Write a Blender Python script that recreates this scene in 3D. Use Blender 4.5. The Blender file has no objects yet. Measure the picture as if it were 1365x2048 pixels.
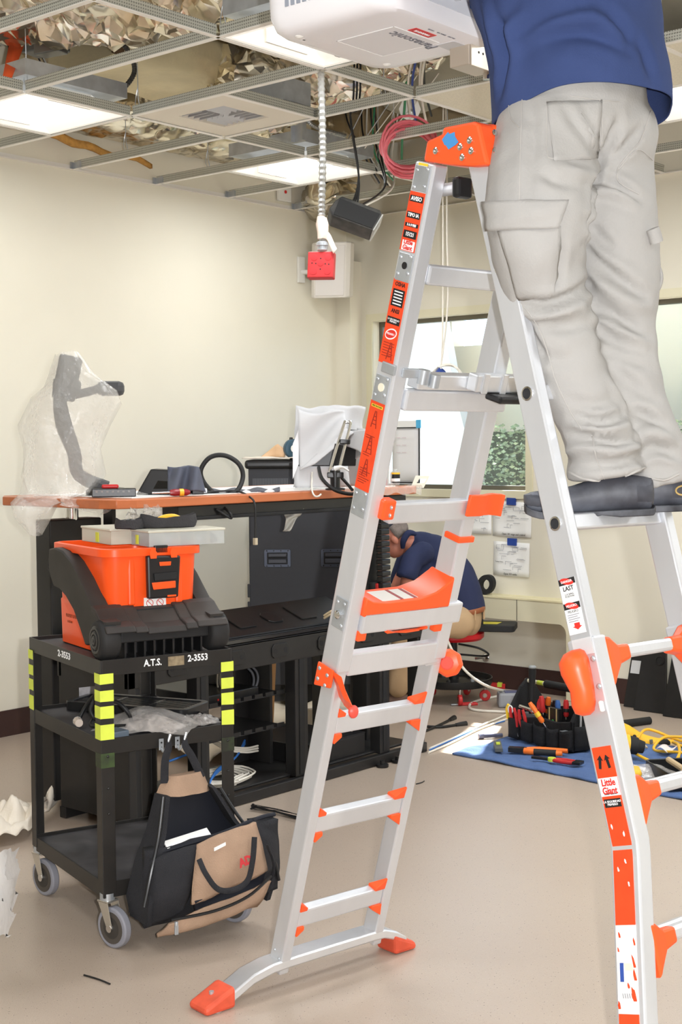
import bpy, bmesh, math, random
from mathutils import Vector, Matrix, noise
from mathutils.bvhtree import BVHTree
random.seed(7)
SC = bpy.context.scene
COL = SC.collection
PI = math.pi
V = Vector

# ---------------------------------------------------------------- camera
FPX, CAM_H = 2769.25, 1.56
_yaw, _pit, _rol = [math.radians(a) for a in (40.53, -2.798, -.4406)]
_f = V((-math.sin(_yaw)*math.cos(_pit), math.cos(_yaw)*math.cos(_pit), math.sin(_pit)))
_r = V((math.cos(_yaw), math.sin(_yaw), 0)); _u = _r.cross(_f)
CR = _r*math.cos(_rol) + _u*math.sin(_rol); CU = _u*math.cos(_rol) - _r*math.sin(_rol)
CAM = V((0, 0, CAM_H))
cd = bpy.data.cameras.new('camera'); cam = bpy.data.objects.new('camera', cd); COL.objects.link(cam)
cd.sensor_fit = 'VERTICAL'; cd.sensor_height = 24; cd.lens = FPX/2048*24; cd.clip_start = .05; cd.clip_end = 200
cam.matrix_world = Matrix(((CR.x, CU.x, -_f.x, 0), (CR.y, CU.y, -_f.y, 0), (CR.z, CU.z, -_f.z, CAM_H), (0, 0, 0, 1)))
SC.camera = cam

def ray(x, y): return CR*((x-682.5)/FPX) - CU*((y-1024)/FPX) + _f
def at(x, y, d): return CAM + ray(x, y)*d            # point at distance d along the view axis
def atz(x, y, z): q = ray(x, y); return CAM + q*((z-CAM_H)/q.z)
def atx(x, y, v): q = ray(x, y); return CAM + q*(v/q.x)
def aty(x, y, v): q = ray(x, y); return CAM + q*(v/q.y)

# ---------------------------------------------------------------- light
SC.view_settings.view_transform = 'Standard'; SC.view_settings.look = 'None'
SC.view_settings.gamma = 1; SC.view_settings.use_curve_mapping = False
SC.view_settings.exposure = -0.32
SC.cycles.use_denoising = True
w = bpy.data.worlds.new('sky'); SC.world = w; w.use_nodes = True
wn = w.node_tree; bg = wn.nodes['Background']
sky = wn.nodes.new('ShaderNodeTexSky'); sky.sky_type = 'HOSEK_WILKIE'; sky.turbidity = 3.0
sky.sun_direction = (-.29, .59, .75); sky.ground_albedo = .4
wn.links.new(sky.outputs[0], bg.inputs[0]); bg.inputs[1].default_value = 17.0

def lamp(name, kind, loc, energy, color=(1, 1, 1), rot=None, **kw):
    l = bpy.data.lights.new(name, kind); l.energy = energy; l.color = color
    for k, v in kw.items(): setattr(l, k, v)
    o = bpy.data.objects.new(name, l); COL.objects.link(o); o.location = loc
    if rot is not None: o.rotation_euler = rot
    return o
SUN_DIR = V((.7, -1.43, -1.8)).normalized()
lamp('sun', 'SUN', (0, 20, 20), 26.0, (1, .97, .9), SUN_DIR.to_track_quat('-Z', 'Y').to_euler(), angle=.009)
lamp('camera_flash', 'SPOT', CAM + CR*.11 + CU*.02, 620, (.97, .98, 1), _f.to_track_quat('-Z', 'Y').to_euler(), spot_size=1.5, spot_blend=.7, shadow_soft_size=.02)
for x, y, z, e in [(-1.0, 1.0, 3.06, 14), (-1.4, -.9, 3.95, 34), (1.2, 1.6, 3.95, 40), (1.2, -.9, 3.95, 34), (-3.4, -.8, 3.95, 46), (-3.9, 1.2, 3.98, 40), (1.2, 4.2, 3.06, 60), (1.2, 6.2, 3.06, 60), (-.6, 5.6, 3.06, 60), (-1.1, 4.05, 3.06, 32)]:  # unseen overhead fill lights; the high ones are added to brighten the plenum
    lamp('unseen_ceiling_fill', 'AREA', (x, y, z), e*.72, (.925, .965, 1), (0, 0, 0), shape='RECTANGLE', size=.9, size_y=.5)
for x, y, e in [(-5.3, 4.055, 14), (-3.5, 4.055, 26), (-5.3, 5.88, 18), (-2.9, 5.88, 45)]:   # the tubes of the four fixtures in view
    lamp('troffer_lamp', 'AREA', (x, y, 3.09), e, (.925, .965, 1), (0, 0, 0), shape='RECTANGLE', size=.5, size_y=.5)

# ---------------------------------------------------------------- helpers
def lin(c):
    c = c/255
    return c/12.92 if c <= .04045 else ((c+.055)/1.055)**2.4
MATS = {}
def mat(name, rgb, rough=.5, metal=0, var=0, vs=8, bump=0, bs=60, spec=.5, alpha=1, trans=0, emit=0, rgb2=None, stretch=None, ior=1.45, sheen=0):
    if name in MATS: return MATS[name]
    m = bpy.data.materials.new(name); m.use_nodes = True
    nt = m.node_tree; b = nt.nodes['Principled BSDF']; N = nt.nodes.new; L = nt.links.new
    c = tuple(lin(v) for v in rgb) + (1,)
    b.inputs['Base Color'].default_value = c
    b.inputs['Roughness'].default_value = rough; b.inputs['Metallic'].default_value = metal
    b.inputs['Specular IOR Level'].default_value = spec; b.inputs['Alpha'].default_value = alpha
    b.inputs['Transmission Weight'].default_value = trans; b.inputs['IOR'].default_value = ior
    if sheen: b.inputs['Sheen Weight'].default_value = sheen
    if emit:
        b.inputs['Emission Color'].default_value = c; b.inputs['Emission Strength'].default_value = emit
    src = None
    if var or bump:
        tc = N('ShaderNodeTexCoord'); src = tc.outputs['Object']
        if stretch:
            mp = N('ShaderNodeMapping'); mp.inputs['Scale'].default_value = stretch; L(src, mp.inputs['Vector']); src = mp.outputs['Vector']
    if var:
        n = N('ShaderNodeTexNoise'); n.inputs['Scale'].default_value = vs; n.inputs['Detail'].default_value = 6; L(src, n.inputs['Vector'])
        r = N('ShaderNodeMapRange'); r.inputs['From Min'].default_value = .35; r.inputs['From Max'].default_value = .65; L(n.outputs['Fac'], r.inputs['Value'])
        mx = N('ShaderNodeMix'); mx.data_type = 'RGBA'; L(r.outputs['Result'], mx.inputs['Factor'])
        mx.inputs['A'].default_value = c
        mx.inputs['B'].default_value = (tuple(lin(v) for v in rgb2) + (1,)) if rgb2 else tuple(v*(1-var) for v in c[:3]) + (1,)
        L(mx.outputs['Result'], b.inputs['Base Color'])
    if bump:
        n = N('ShaderNodeTexNoise'); n.inputs['Scale'].default_value = bs; n.inputs['Detail'].default_value = 4; L(src, n.inputs['Vector'])
        bp = N('ShaderNodeBump'); bp.inputs['Strength'].default_value = bump; bp.inputs['Distance'].default_value = .01
        L(n.outputs['Fac'], bp.inputs['Height']); L(bp.outputs['Normal'], b.inputs['Normal'])
    MATS[name] = m
    return m

class MB:
    def __init__(s): s.v = []; s.f = []
    def add(s, vs, fs):
        k = len(s.v); s.v += [V(p) for p in vs]; s.f += [tuple(i+k for i in f) for f in fs]; return s
    def hexa(s, p):  # 8 points: bottom ring 0-3, top ring 4-7
        return s.add(p, [(3, 2, 1, 0), (4, 5, 6, 7), (0, 1, 5, 4), (1, 2, 6, 5), (2, 3, 7, 6), (3, 0, 4, 7)])
    def box(s, lo, hi, M=None):
        a, b = lo, hi
        p = [V(q) for q in ((a[0], a[1], a[2]), (b[0], a[1], a[2]), (b[0], b[1], a[2]), (a[0], b[1], a[2]), (a[0], a[1], b[2]), (b[0], a[1], b[2]), (b[0], b[1], b[2]), (a[0], b[1], b[2]))]
        if M is not None: p = [M @ q for q in p]
        return s.hexa(p)
    def cbox(s, c, d, M=None): return s.box([c[i]-d[i]/2 for i in range(3)], [c[i]+d[i]/2 for i in range(3)], M)
    def beam(s, p0, p1, ax, wx, wy, off=(0, 0)):  # box bar from p0 to p1; ax ~ direction of width wx
        p0, p1 = V(p0), V(p1); t = (p1-p0).normalized(); a = V(ax); a = (a - t*a.dot(t)).normalized(); b = t.cross(a)
        q = [(-wx/2, -wy/2), (wx/2, -wy/2), (wx/2, wy/2), (-wx/2, wy/2)]
        return s.hexa([p0+a*(x+off[0])+b*(y+off[1]) for x, y in q] + [p1+a*(x+off[0])+b*(y+off[1]) for x, y in q])
    def rings(s, R, cap=True, closed=True):
        k = len(s.v); n = len(R[0])
        for r in R: s.v += [V(p) for p in r]
        for i in range(len(R)-1):
            for j in range(n if closed else n-1):
                a = k+i*n+j; b = k+i*n+(j+1) % n
                s.f.append((a, b, b+n, a+n))
        if cap:
            s.f.append(tuple(k+j for j in reversed(range(n)))); s.f.append(tuple(k+(len(R)-1)*n+j for j in range(n)))
        return s
    def tube(s, pts, r, n=8, cap=True, smooth=0, aspect=1, ax=None):
        P = [V(p) for p in pts]; rr = list(r) if isinstance(r, (list, tuple)) else [r]*len(P)
        if smooth and len(P) > 2:
            Q, S = [], []
            for i in range(len(P)-1):
                a, b, c, d = P[max(i-1, 0)], P[i], P[i+1], P[min(i+2, len(P)-1)]
                for k in range(smooth):
                    t = k/smooth
                    Q.append(.5*((2*b)+(c-a)*t+(2*a-5*b+4*c-d)*t*t+(3*b-a-3*c+d)*t**3)); S.append(rr[i]*(1-t)+rr[i+1]*t)
            Q.append(P[-1]); S.append(rr[-1]); P, rr = Q, S
        R = []; prev = V(ax) if ax is not None else None
        for i, p in enumerate(P):
            t = (P[min(i+1, len(P)-1)]-P[max(i-1, 0)])
            t = t.normalized() if t.length > 1e-9 else V((0, 0, 1))
            if prev is None: prev = V((0, 0, 1)) if abs(t.z) < .9 else V((1, 0, 0))
            a = prev - t*prev.dot(t)
            if a.length < 1e-6: a = t.orthogonal()
            a.normalize(); prev = a; b = t.cross(a)
            R.append([p + a*math.cos(2*PI*j/n)*rr[i] + b*math.sin(2*PI*j/n)*rr[i]*aspect for j in range(n)])
        return s.rings(R, cap)
    def cyl(s, p0, p1, r0, r1=None, n=14): return s.tube([p0, p1], [r0, r0 if r1 is None else r1], n)
    def lathe(s, prof, o=(0, 0, 0), ax=(0, 0, 1), n=18, cap=True):
        o = V(o); t = V(ax).normalized(); a = t.orthogonal().normalized(); b = t.cross(a)
        return s.rings([[o + t*z + a*math.cos(2*PI*j/n)*r + b*math.sin(2*PI*j/n)*r for j in range(n)] for r, z in prof], cap)
    def prism(s, poly, M, h, h0=0):  # polygon in M's xy plane, extruded along its z from h0 to h
        n = len(poly)
        return s.rings([[M @ V((x, y, h0)) for x, y in poly], [M @ V((x, y, h)) for x, y in poly]], True)
    def grid(s, fn, nu, nv):
        k = len(s.v)
        for i in range(nu+1):
            for j in range(nv+1): s.v.append(V(fn(i/nu, j/nv)))
        for i in range(nu):
            for j in range(nv):
                a = k+i*(nv+1)+j; s.f.append((a, a+nv+1, a+nv+2, a+1))
        return s
    def ball(s, c, r, n=12, m=8, M=None):
        c = V(c); r = r if isinstance(r, (tuple, list)) else (r, r, r); R = []
        for i in range(m+1):
            t = PI*i/m; t = min(max(t, .02), PI-.02)
            R.append([c + (M @ V((math.sin(t)*math.cos(2*PI*j/n)*r[0], math.sin(t)*math.sin(2*PI*j/n)*r[1], -math.cos(t)*r[2])) if M else V((math.sin(t)*math.cos(2*PI*j/n)*r[0], math.sin(t)*math.sin(2*PI*j/n)*r[1], -math.cos(t)*r[2]))) for j in range(n)])
        return s.rings(R)
    def build(s, name, m, parent=None, ang=35, bevel=0, solid=0, sub=0, seg=2, loc=None, crinkle=None):
        me = bpy.data.meshes.new(name); me.from_pydata([tuple(p) for p in s.v], [], s.f)
        bm = bmesh.new(); bm.from_mesh(me); bmesh.ops.recalc_face_normals(bm, faces=bm.faces); bm.to_mesh(me); bm.free()
        return link(name, me, m, parent, ang, bevel, solid, sub, seg, loc)

def link(name, me, m, parent=None, ang=35, bevel=0, solid=0, sub=0, seg=2, loc=None):
    o = bpy.data.objects.new(name, me); COL.objects.link(o)
    if m is not None: me.materials.append(m)
    if parent is not None: o.parent = parent
    if loc is not None: o.location = loc
    if ang and len(me.polygons):
        me.polygons.foreach_set('use_smooth', [True]*len(me.polygons))
        me.set_sharp_from_angle(angle=math.radians(ang))
    if solid:
        d = o.modifiers.new('s', 'SOLIDIFY'); d.thickness = solid; d.offset = 0
    if bevel:
        d = o.modifiers.new('b', 'BEVEL'); d.width = bevel; d.segments = seg; d.limit_method = 'ANGLE'; d.angle_limit = math.radians(40)
    if sub:
        d = o.modifiers.new('u', 'SUBSURF'); d.levels = sub; d.render_levels = sub
    return o

def tag(o, label=None, cat=None, group=None, kind=None):
    if label: o['label'] = label
    if cat: o['category'] = cat
    if group: o['group'] = group
    if kind: o['kind'] = kind
    return o
def thing(name, label, cat, loc=(0, 0, 0), rz=0, group=None):
    o = bpy.data.objects.new(name, None); COL.objects.link(o); o.location = loc; o.rotation_euler = (0, 0, rz)
    return tag(o, label, cat, group)
def copy_tree(o, parent=None):
    c = o.copy(); COL.objects.link(c)
    if parent is not None: c.parent = parent
    for ch in list(o.children): copy_tree(ch, c)
    return c
def inv(o): return Matrix.Translation(o.location) @ o.rotation_euler.to_matrix().to_4x4()
def loc_of(o):
    Mi = inv(o).inverted()
    return lambda p: Mi @ V(p)
def frame(o, right, up):
    r = V(right).normalized(); u = V(up); u = (u - r*u.dot(r)).normalized(); n = r.cross(u); o = V(o)
    return Matrix(((r.x, u.x, n.x, o.x), (r.y, u.y, n.y, o.y), (r.z, u.z, n.z, o.z), (0, 0, 0, 1)))
def text(name, body, size, M, m, parent=None, align='CENTER', sx=1, bold=0):
    c = bpy.data.curves.new(name, 'FONT'); c.body = body; c.size = size; c.extrude = .0004; c.align_x = align; c.align_y = 'CENTER'; c.offset = bold; c.resolution_u = 2
    c.space_line = .85
    q = bpy.data.objects.new(name, c); me = bpy.data.meshes.new_from_object(q); bpy.data.objects.remove(q)
    o = bpy.data.objects.new(name, me); COL.objects.link(o); me.materials.clear(); me.materials.append(m)
    o.matrix_local = M @ Matrix.Diagonal((sx, 1, 1, 1))
    if parent is not None: o.parent = parent
    return o
def stuff(o): o['kind'] = 'stuff'; return o
def structure(o): o['kind'] = 'structure'; return o
def crumple(mb, amp, sc, seed=0):
    for i, p in enumerate(mb.v):
        q = p*sc + V((seed, seed*1.7, 0)); mb.v[i] = p + noise.noise_vector(q)*amp + noise.noise_vector(q*2.7)*amp*.45
    return mb

# ---------------------------------------------------------------- materials
M_wall = mat('painted_wall', (231, 225, 208), .6, var=.02, vs=3, bump=.03, bs=180, spec=.3)
M_white = mat('white_paint', (240, 238, 232), .45)
M_cream = mat('cream_paint', (226, 219, 190), .5)
M_base = mat('brown_vinyl', (66, 44, 40), .5, var=.15)
M_alu = mat('aluminium', (222, 224, 228), .4, .55, var=.12, vs=6, bump=.02, bs=90, stretch=(1, 1, .15))
M_alu2 = mat('bright_aluminium', (230, 232, 235), .3, .65, var=.08, vs=9)
M_steel = mat('zinc_steel', (198, 203, 208), .32, .6, var=.2, vs=14)
M_chrome = mat('chrome', (225, 225, 225), .12, 1)
M_orange = mat('orange_plastic', (255, 92, 40), .38)
M_orange2 = mat('orange_tote_plastic', (255, 88, 28), .34)
M_black = mat('black_powder_coat', (34, 33, 33), .42, var=.2, vs=12)
M_blackm = mat('black_matte', (26, 26, 27), .65)
M_blackp = mat('black_plastic', (30, 30, 31), .33)
M_rubber = mat('black_rubber', (38, 37, 37), .7, var=.25, vs=10)
M_grub = mat('grey_rubber', (140, 140, 148), .6)
M_foil = mat('foil', (238, 234, 224), .16, .95, var=.3, vs=4, rgb2=(214, 200, 172))
M_foil2 = mat('dull_foil', (222, 216, 200), .34, .6, var=.25, vs=6, bump=1.0, bs=16)
for n_ in M_foil2.node_tree.nodes:
    if n_.type == 'BUMP': n_.inputs['Distance'].default_value = .03
M_kraft = mat('kraft_foil', (218, 204, 168), .4, .4, var=.2, vs=3, bump=.9, bs=9)
M_paper = mat('paper', (244, 243, 240), .7)
M_red = mat('red_plastic', (205, 40, 40), .4)
M_yel = mat('yellow_plastic', (246, 190, 50), .4)
M_blue = mat('blue_tape', (40, 70, 150), .6)
M_wire_w = mat('white_cable', (232, 226, 214), .5)
M_wire_b = mat('black_cable', (28, 28, 28), .5)
M_ink = mat('black_ink', (30, 28, 28), .7)
M_inkw = mat('white_ink', (245, 245, 245), .6)
M_inkr = mat('red_ink', (214, 50, 40), .6)
# ================================================================ room shell
WX, FY, CZ, TOPZ = -6.2, 7.33, 3.1, 4.1
def wallmat_floor():
    m = bpy.data.materials.new('speckled_floor'); m.use_nodes = True; nt = m.node_tree; N = nt.nodes.new; L = nt.links.new
    b = nt.nodes['Principled BSDF']; b.inputs['Roughness'].default_value = .32; b.inputs['Specular IOR Level'].default_value = .45
    tc = N('ShaderNodeTexCoord')
    n1 = N('ShaderNodeTexNoise'); n1.inputs['Scale'].default_value = 1.6; n1.inputs['Detail'].default_value = 5; L(tc.outputs['Object'], n1.inputs['Vector'])
    v1 = N('ShaderNodeTexVoronoi'); v1.inputs['Scale'].default_value = 95; L(tc.outputs['Object'], v1.inputs['Vector'])
    v2 = N('ShaderNodeTexVoronoi'); v2.inputs['Scale'].default_value = 210; L(tc.outputs['Object'], v2.inputs['Vector'])
    mx = N('ShaderNodeMix'); mx.data_type = 'RGBA'; L(n1.outputs['Fac'], mx.inputs['Factor'])
    mx.inputs['A'].default_value = tuple(lin(v) for v in (178, 160, 144))+(1,); mx.inputs['B'].default_value = tuple(lin(v) for v in (187, 171, 155))+(1,)
    prev = mx.outputs['Result']
    for v, thr, sel, col in ((v1, .16, .82, (108, 94, 84)), (v2, .22, .7, (146, 126, 110)), (v2, .2, .2, (204, 190, 176))):
        d = N('ShaderNodeMath'); d.operation = 'LESS_THAN'; d.inputs[1].default_value = thr; L(v.outputs['Distance'], d.inputs[0])
        sp = N('ShaderNodeSeparateColor'); L(v.outputs['Color'], sp.inputs[0])
        c = N('ShaderNodeMath'); c.operation = 'GREATER_THAN' if sel > .5 else 'LESS_THAN'; c.inputs[1].default_value = sel; L(sp.outputs[0 if sel > .5 else 1], c.inputs[0])
        q = N('ShaderNodeMath'); q.operation = 'MULTIPLY'; L(d.outputs[0], q.inputs[0]); L(c.outputs[0], q.inputs[1])
        x = N('ShaderNodeMix'); x.data_type = 'RGBA'; L(q.outputs[0], x.inputs['Factor']); L(prev, x.inputs['A']); x.inputs['B'].default_value = tuple(lin(k) for k in col)+(1,)
        prev = x.outputs['Result']
    L(prev, b.inputs['Base Color'])
    n2 = N('ShaderNodeTexNoise'); n2.inputs['Scale'].default_value = 240; L(tc.outputs['Object'], n2.inputs['Vector'])
    bp = N('ShaderNodeBump'); bp.inputs['Strength'].default_value = .12; bp.inputs['Distance'].default_value = .004; L(n2.outputs['Fac'], bp.inputs['Height']); L(bp.outputs['Normal'], b.inputs['Normal'])
    return m
structure(MB().box((-6.35, -2.6, -.1), (3.1, 7.5, 0)).build('floor', wallmat_floor(), ang=0))
structure(MB().box((-6.35, -2.6, 0), (WX, 7.5, TOPZ)).build('wall_left', M_wall, ang=0))
structure(MB().box((3.0, -2.6, 0), (3.1, 7.5, TOPZ)).build('wall_right', M_wall, ang=0))
structure(MB().box((WX, -2.6, 0), (3.0, -2.5, TOPZ)).build('wall_rear', M_wall, ang=0))
# far wall with three window openings
wins = [(-5.97, -4.74, 1.26, 2.39), (-4.2, -2.95, 1.26, 2.39), (-2.2, -.9, 1.26, 2.39)]
fw = MB(); FT = FY+.17
fw.box((WX, FY, 0), (3.0, FT, 1.26)); fw.box((WX, FY, 2.39), (3.0, FT, TOPZ))
xs = [WX] + [v for a in wins for v in a[:2]] + [3.0]
for i in range(0, len(xs), 2): fw.box((xs[i], FY, 1.26), (xs[i+1], FT, 2.39))
structure(fw.build('wall_far', M_wall, ang=0))
M_frame = mat('bronze_frame', (112, 108, 96), .4, .6)
M_glass = mat('window_glass', (235, 240, 236), .0, alpha=.07, spec=.5)
for i, (a, b, c, d) in enumerate(wins):
    m = MB(); t = .028; y0, y1 = FY+.07, FY+.12
    m.box((a, y0, c), (a+t, y1, d)).box((b-t, y0, c), (b, y1, d)).box((a+t, y0, d-t), (b-t, y1, d)).box((a+t, y0, c), (b-t, y1, c+t))
    wi = structure(m.build('window_%d' % (i+1), M_frame, ang=0))
    g = MB().box((a+t, y0+.02, c+t), (b-t, y0+.026, d-t)).build('pane', M_glass, wi, ang=0)
    tr = MB(); e = .05
    tr.box((a-e, FY-.012, d), (b+e, FY+.002, d+e)).box((a-e, FY-.012, c-e), (b+e, FY+.002, c)).box((a-e, FY-.012, c), (a, FY+.002, d)).box((b, FY-.012, c), (b+e, FY+.002, d))
    structure(tr.build('trim_%d' % (i+1), M_cream, ang=0))
# corner boxing: furred-out strip at the corner
structure(MB().box((WX, FY-.12, 0), (WX+.13, FY, CZ-.3)).build('trim_4', M_wall, ang=0))
structure(MB().box((WX, -2.5, 0), (WX+.012, FY-.12, .14)).build('baseboard_left', M_base, ang=0))
structure(MB().box((WX+.13, FY-.012, 0), (3.0, FY, .15)).build('baseboard_far', M_base, ang=0))
# built-in ledge frame below the window: band with a leg and a rounded inner corner
led = MB(); yb = 7.19
poly = [(-6.0, .46), (-4.43, .46)]
for k in range(7):
    t = PI/2*k/6; poly.append((-4.43+.06*math.sin(t), .40+.06*math.cos(t)))
poly += [(-4.37, 0), (-4.30, 0), (-4.30, .595), (-6.0, .595)]
led.prism(poly, frame((0, FY, 0), (1, 0, 0), (0, 0, 1)), FY-yb)
lo = structure(led.build('trim_5', M_cream, ang=20, bevel=.004))
MB().box((-6.0, yb-.004, .592), (-4.30, FY, .602)).build('top_lip', mat('pale_cream', (236, 226, 186), .5), lo, ang=0)
MB().box((-4.722, yb-.002, .46), (-4.718, yb+.01, .595)).build('seam', M_frame, lo, ang=0)
# chrome door stop on the wall
ds = thing('door_stop', 'small chrome door stop low on the far wall', 'door stop', aty(970, 1316, 7.31))
MB().lathe([(.012, 0), (.026, .0), (.027, .006), (.02, .012), (.006, .014)], (0, .015, 0), (0, -1, 0)).build('rosette', M_chrome, ds)
MB().tube([(0, 0, 0), (-.02, -.02, .0), (-.05, -.035, -.004)], [.006, .006, .009]).build('stem', M_chrome, ds)
# ceiling deck above the open grid
M_deck = mat('deck_concrete', (190, 186, 176), .8, var=.2, vs=1.5, bump=.2, bs=14)
structure(MB().box((-6.35, -2.6, TOPZ), (3.1, 7.5, TOPZ+.1)).build('ceiling', M_deck, ang=0))
# ---------------------------------------------------------------- outside, seen through the windows
M_conc = mat('sunlit_concrete', (238, 234, 222), .8)
M_stucco = mat('stucco', (226, 216, 190), .8, var=.06, vs=2)
structure(MB().box((-16, 7.5, -.12), (6, 16, -.02)).build('outside_ground', M_conc, ang=0))
ow = MB(); ow.box((-14, 11.0, 0), (-7.97, 11.2, 4)).box((-7.97, 11, 0), (-7.2, 11.2, 2.5)).box((-7.2, 11, 0), (-5.2, 11.2, 4)).box((-5.2, 11, 0), (4, 11.2, 2.42))
structure(ow.build('outside_wall', M_stucco, ang=0))
sc = MB(); sc.prism([(-10.5, .0), (-7.3, 0), (-7.3, 1.2), (-7.55, 2.0), (-7.9, 3.6), (-10.5, 3.6)], frame((0, 10.6, 0), (1, 0, 0), (0, 0, 1)), .12)
structure(sc.build('outside_wall_screen', mat('white_stucco', (250, 247, 240), .8), ang=0))
# unseen sun blockers, added: only their gap lets a streak of sun into the room
pr = MB(); z0, z1 = 3.3, 3.38
pr.hexa([V(p) for p in ((-14, 7.5, z0), (-5.12, 7.5, z0), (-5.86, 9.3, z0), (-14, 9.3, z0), (-14, 7.5, z1), (-5.12, 7.5, z1), (-5.86, 9.3, z1), (-14, 9.3, z1))])
pr.hexa([V(p) for p in ((-4.92, 7.5, z0), (4, 7.5, z0), (4, 9.3, z0), (-5.6, 9.3, z0), (-4.92, 7.5, z1), (4, 7.5, z1), (4, 9.3, z1), (-5.6, 9.3, z1))])
structure(pr.build('outside_sun_blocker', M_stucco, ang=0))
# clipped hedge: leaf cards with thickness on a dark core
M_leaf = mat('hedge_leaf', (112, 134, 98), .45, var=.6, vs=12, rgb2=(170, 184, 150))
hg = MB(); rnd = random.Random(3)
for i in range(15000):
    p = V((rnd.uniform(-7.0, -2.0), 10.0+rnd.gauss(0, .1), rnd.uniform(.0, 1.72)))
    M = Matrix.Rotation(rnd.uniform(0, 6.28), 3, 'Z') @ Matrix.Rotation(rnd.uniform(-1, 1), 3, 'X'); s = rnd.uniform(.014, .032)
    hg.add([p + M @ V(q)*s for q in ((-1, 0, 0), (0, -.2, .55), (1, 0, 0), (0, .2, -.55))], [(0, 1, 2), (0, 2, 3)])
he = hg.build('hedge', M_leaf, ang=0); tag(he, 'clipped green hedge standing outside beyond the window', 'hedge', kind='stuff')
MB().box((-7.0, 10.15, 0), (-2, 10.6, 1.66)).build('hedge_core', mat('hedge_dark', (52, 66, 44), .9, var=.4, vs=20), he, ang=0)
# ================================================================ suspended ceiling grid
def tee_mat():
    m = mat('tee_steel', (206, 206, 196), .36, .4); nt = m.node_tree; N = nt.nodes.new; L = nt.links.new; b = nt.nodes['Principled BSDF']
    tc = N('ShaderNodeTexCoord'); sp = N('ShaderNodeSeparateXYZ'); L(tc.outputs['Object'], sp.inputs[0])
    ad = N('ShaderNodeMath'); L(sp.outputs[0], ad.inputs[0]); L(sp.outputs[1], ad.inputs[1])
    cb = N('ShaderNodeCombineXYZ'); L(ad.outputs[0], cb.inputs[0]); L(sp.outputs[2], cb.inputs[1])
    v = N('ShaderNodeTexVoronoi'); v.voronoi_dimensions = '2D'; v.inputs['Scale'].default_value = 90; v.inputs['Randomness'].default_value = 0; L(cb.outputs[0], v.inputs['Vector'])
    t = N('ShaderNodeMath'); t.operation = 'LESS_THAN'; t.inputs[1].default_value = .27; L(v.outputs['Distance'], t.inputs[0])
    mx = N('ShaderNodeMix'); mx.data_type = 'RGBA'; L(t.outputs[0], mx.inputs['Factor']); mx.inputs['A'].default_value = tuple(lin(k) for k in (206, 206, 196))+(1,); mx.inputs['B'].default_value = tuple(lin(k) for k in (140, 140, 132))+(1,)
    L(mx.outputs['Result'], b.inputs['Base Color'])
    return m
M_tee = tee_mat()
M_flange = mat('white_enamel', (240, 236, 230), .4)
grid = thing('ceiling_grid', 'open suspended ceiling grid of galvanised tees with white flanges, mostly without tiles', 'ceiling grid', (0, 0, 0))
def tee(a, b, wall=None):
    a, b = V(a), V(b); along_x = abs(b.x-a.x) > abs(b.y-a.y); u = V((0, 1, 0)) if along_x else V((1, 0, 0))
    t = (b-a).normalized(); a2, b2 = a+t*.012, b-t*.012
    o = MB().beam(a2+V((0, 0, CZ+.019)), b2+V((0, 0, CZ+.019)), u, .004, .034).beam(a2+V((0, 0, CZ+.04)), b2+V((0, 0, CZ+.04)), u, .010, .012).build('cross_tee', M_tee, grid, ang=0)
    MB().beam(a2+V((0, 0, CZ)), b2+V((0, 0, CZ)), u, .024, .003).build('flange', M_flange, o, ang=0)
    if wall is not None:
        p = V(wall) + V((0, 0, CZ+.02))
        MB().cbox(p+V((.03, 0, 0)), (.075, .012, .036)).cbox(p+V((.0, 0, 0)), (.004, .05, .04)).cbox(p+V((.055, 0, .0)), (.02, .02, .044)).build('wall_clip', M_steel, o, ang=0, bevel=.002)
XS = [-5.0, -4.39, -3.8, -3.2, -2.6]
for x, y0, y1 in ((-3.8, 2.55, 7.33), (-5.0, 2.55, 7.33), (-2.6, 3.15, 7.33)):
    n = [y for y in (2.55, 3.15, 3.75, 4.36, 4.97, 5.58, 6.18, 6.79, 7.33) if y0 <= y <= y1]
    for i in range(len(n)-1): tee((x, n[i], 0), (x, n[i+1], 0))
tee((-4.39, 4.36, 0), (-4.39, 4.97, 0)); tee((-5.6, 3.75, 0), (-5.6, 4.36, 0)); tee((-5.6, 5.58, 0), (-5.6, 6.18, 0)); tee((-3.2, 3.75, 0), (-3.2, 4.36, 0)); tee((-3.2, 4.97, 0), (-3.2, 6.18, 0))
for y in (3.75, 4.36, 4.97, 5.58, 6.18, 6.79):
    tee((-6.19, y, 0), (-5.0, y, 0), (-6.19, y, 0)); tee((-5.0, y, 0), (-3.8, y, 0))
    if y > 3: tee((-3.8, y, 0), (-2.6, y, 0)); tee((-2.6, y, 0), (-1.4, y, 0))
tee((-5.0, 3.15, 0), (-3.8, 3.15, 0))
structure(MB().box((WX, -2.5, CZ-.003), (WX+.024, FY-.12, CZ)).box((WX, -2.5, CZ), (WX+.003, FY-.12, CZ+.024)).build('trim_6', M_flange, ang=0))
structure(MB().box((WX+.13, FY-.024, CZ-.003), (3, FY, CZ)).build('trim_7', M_flange, ang=0))
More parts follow.
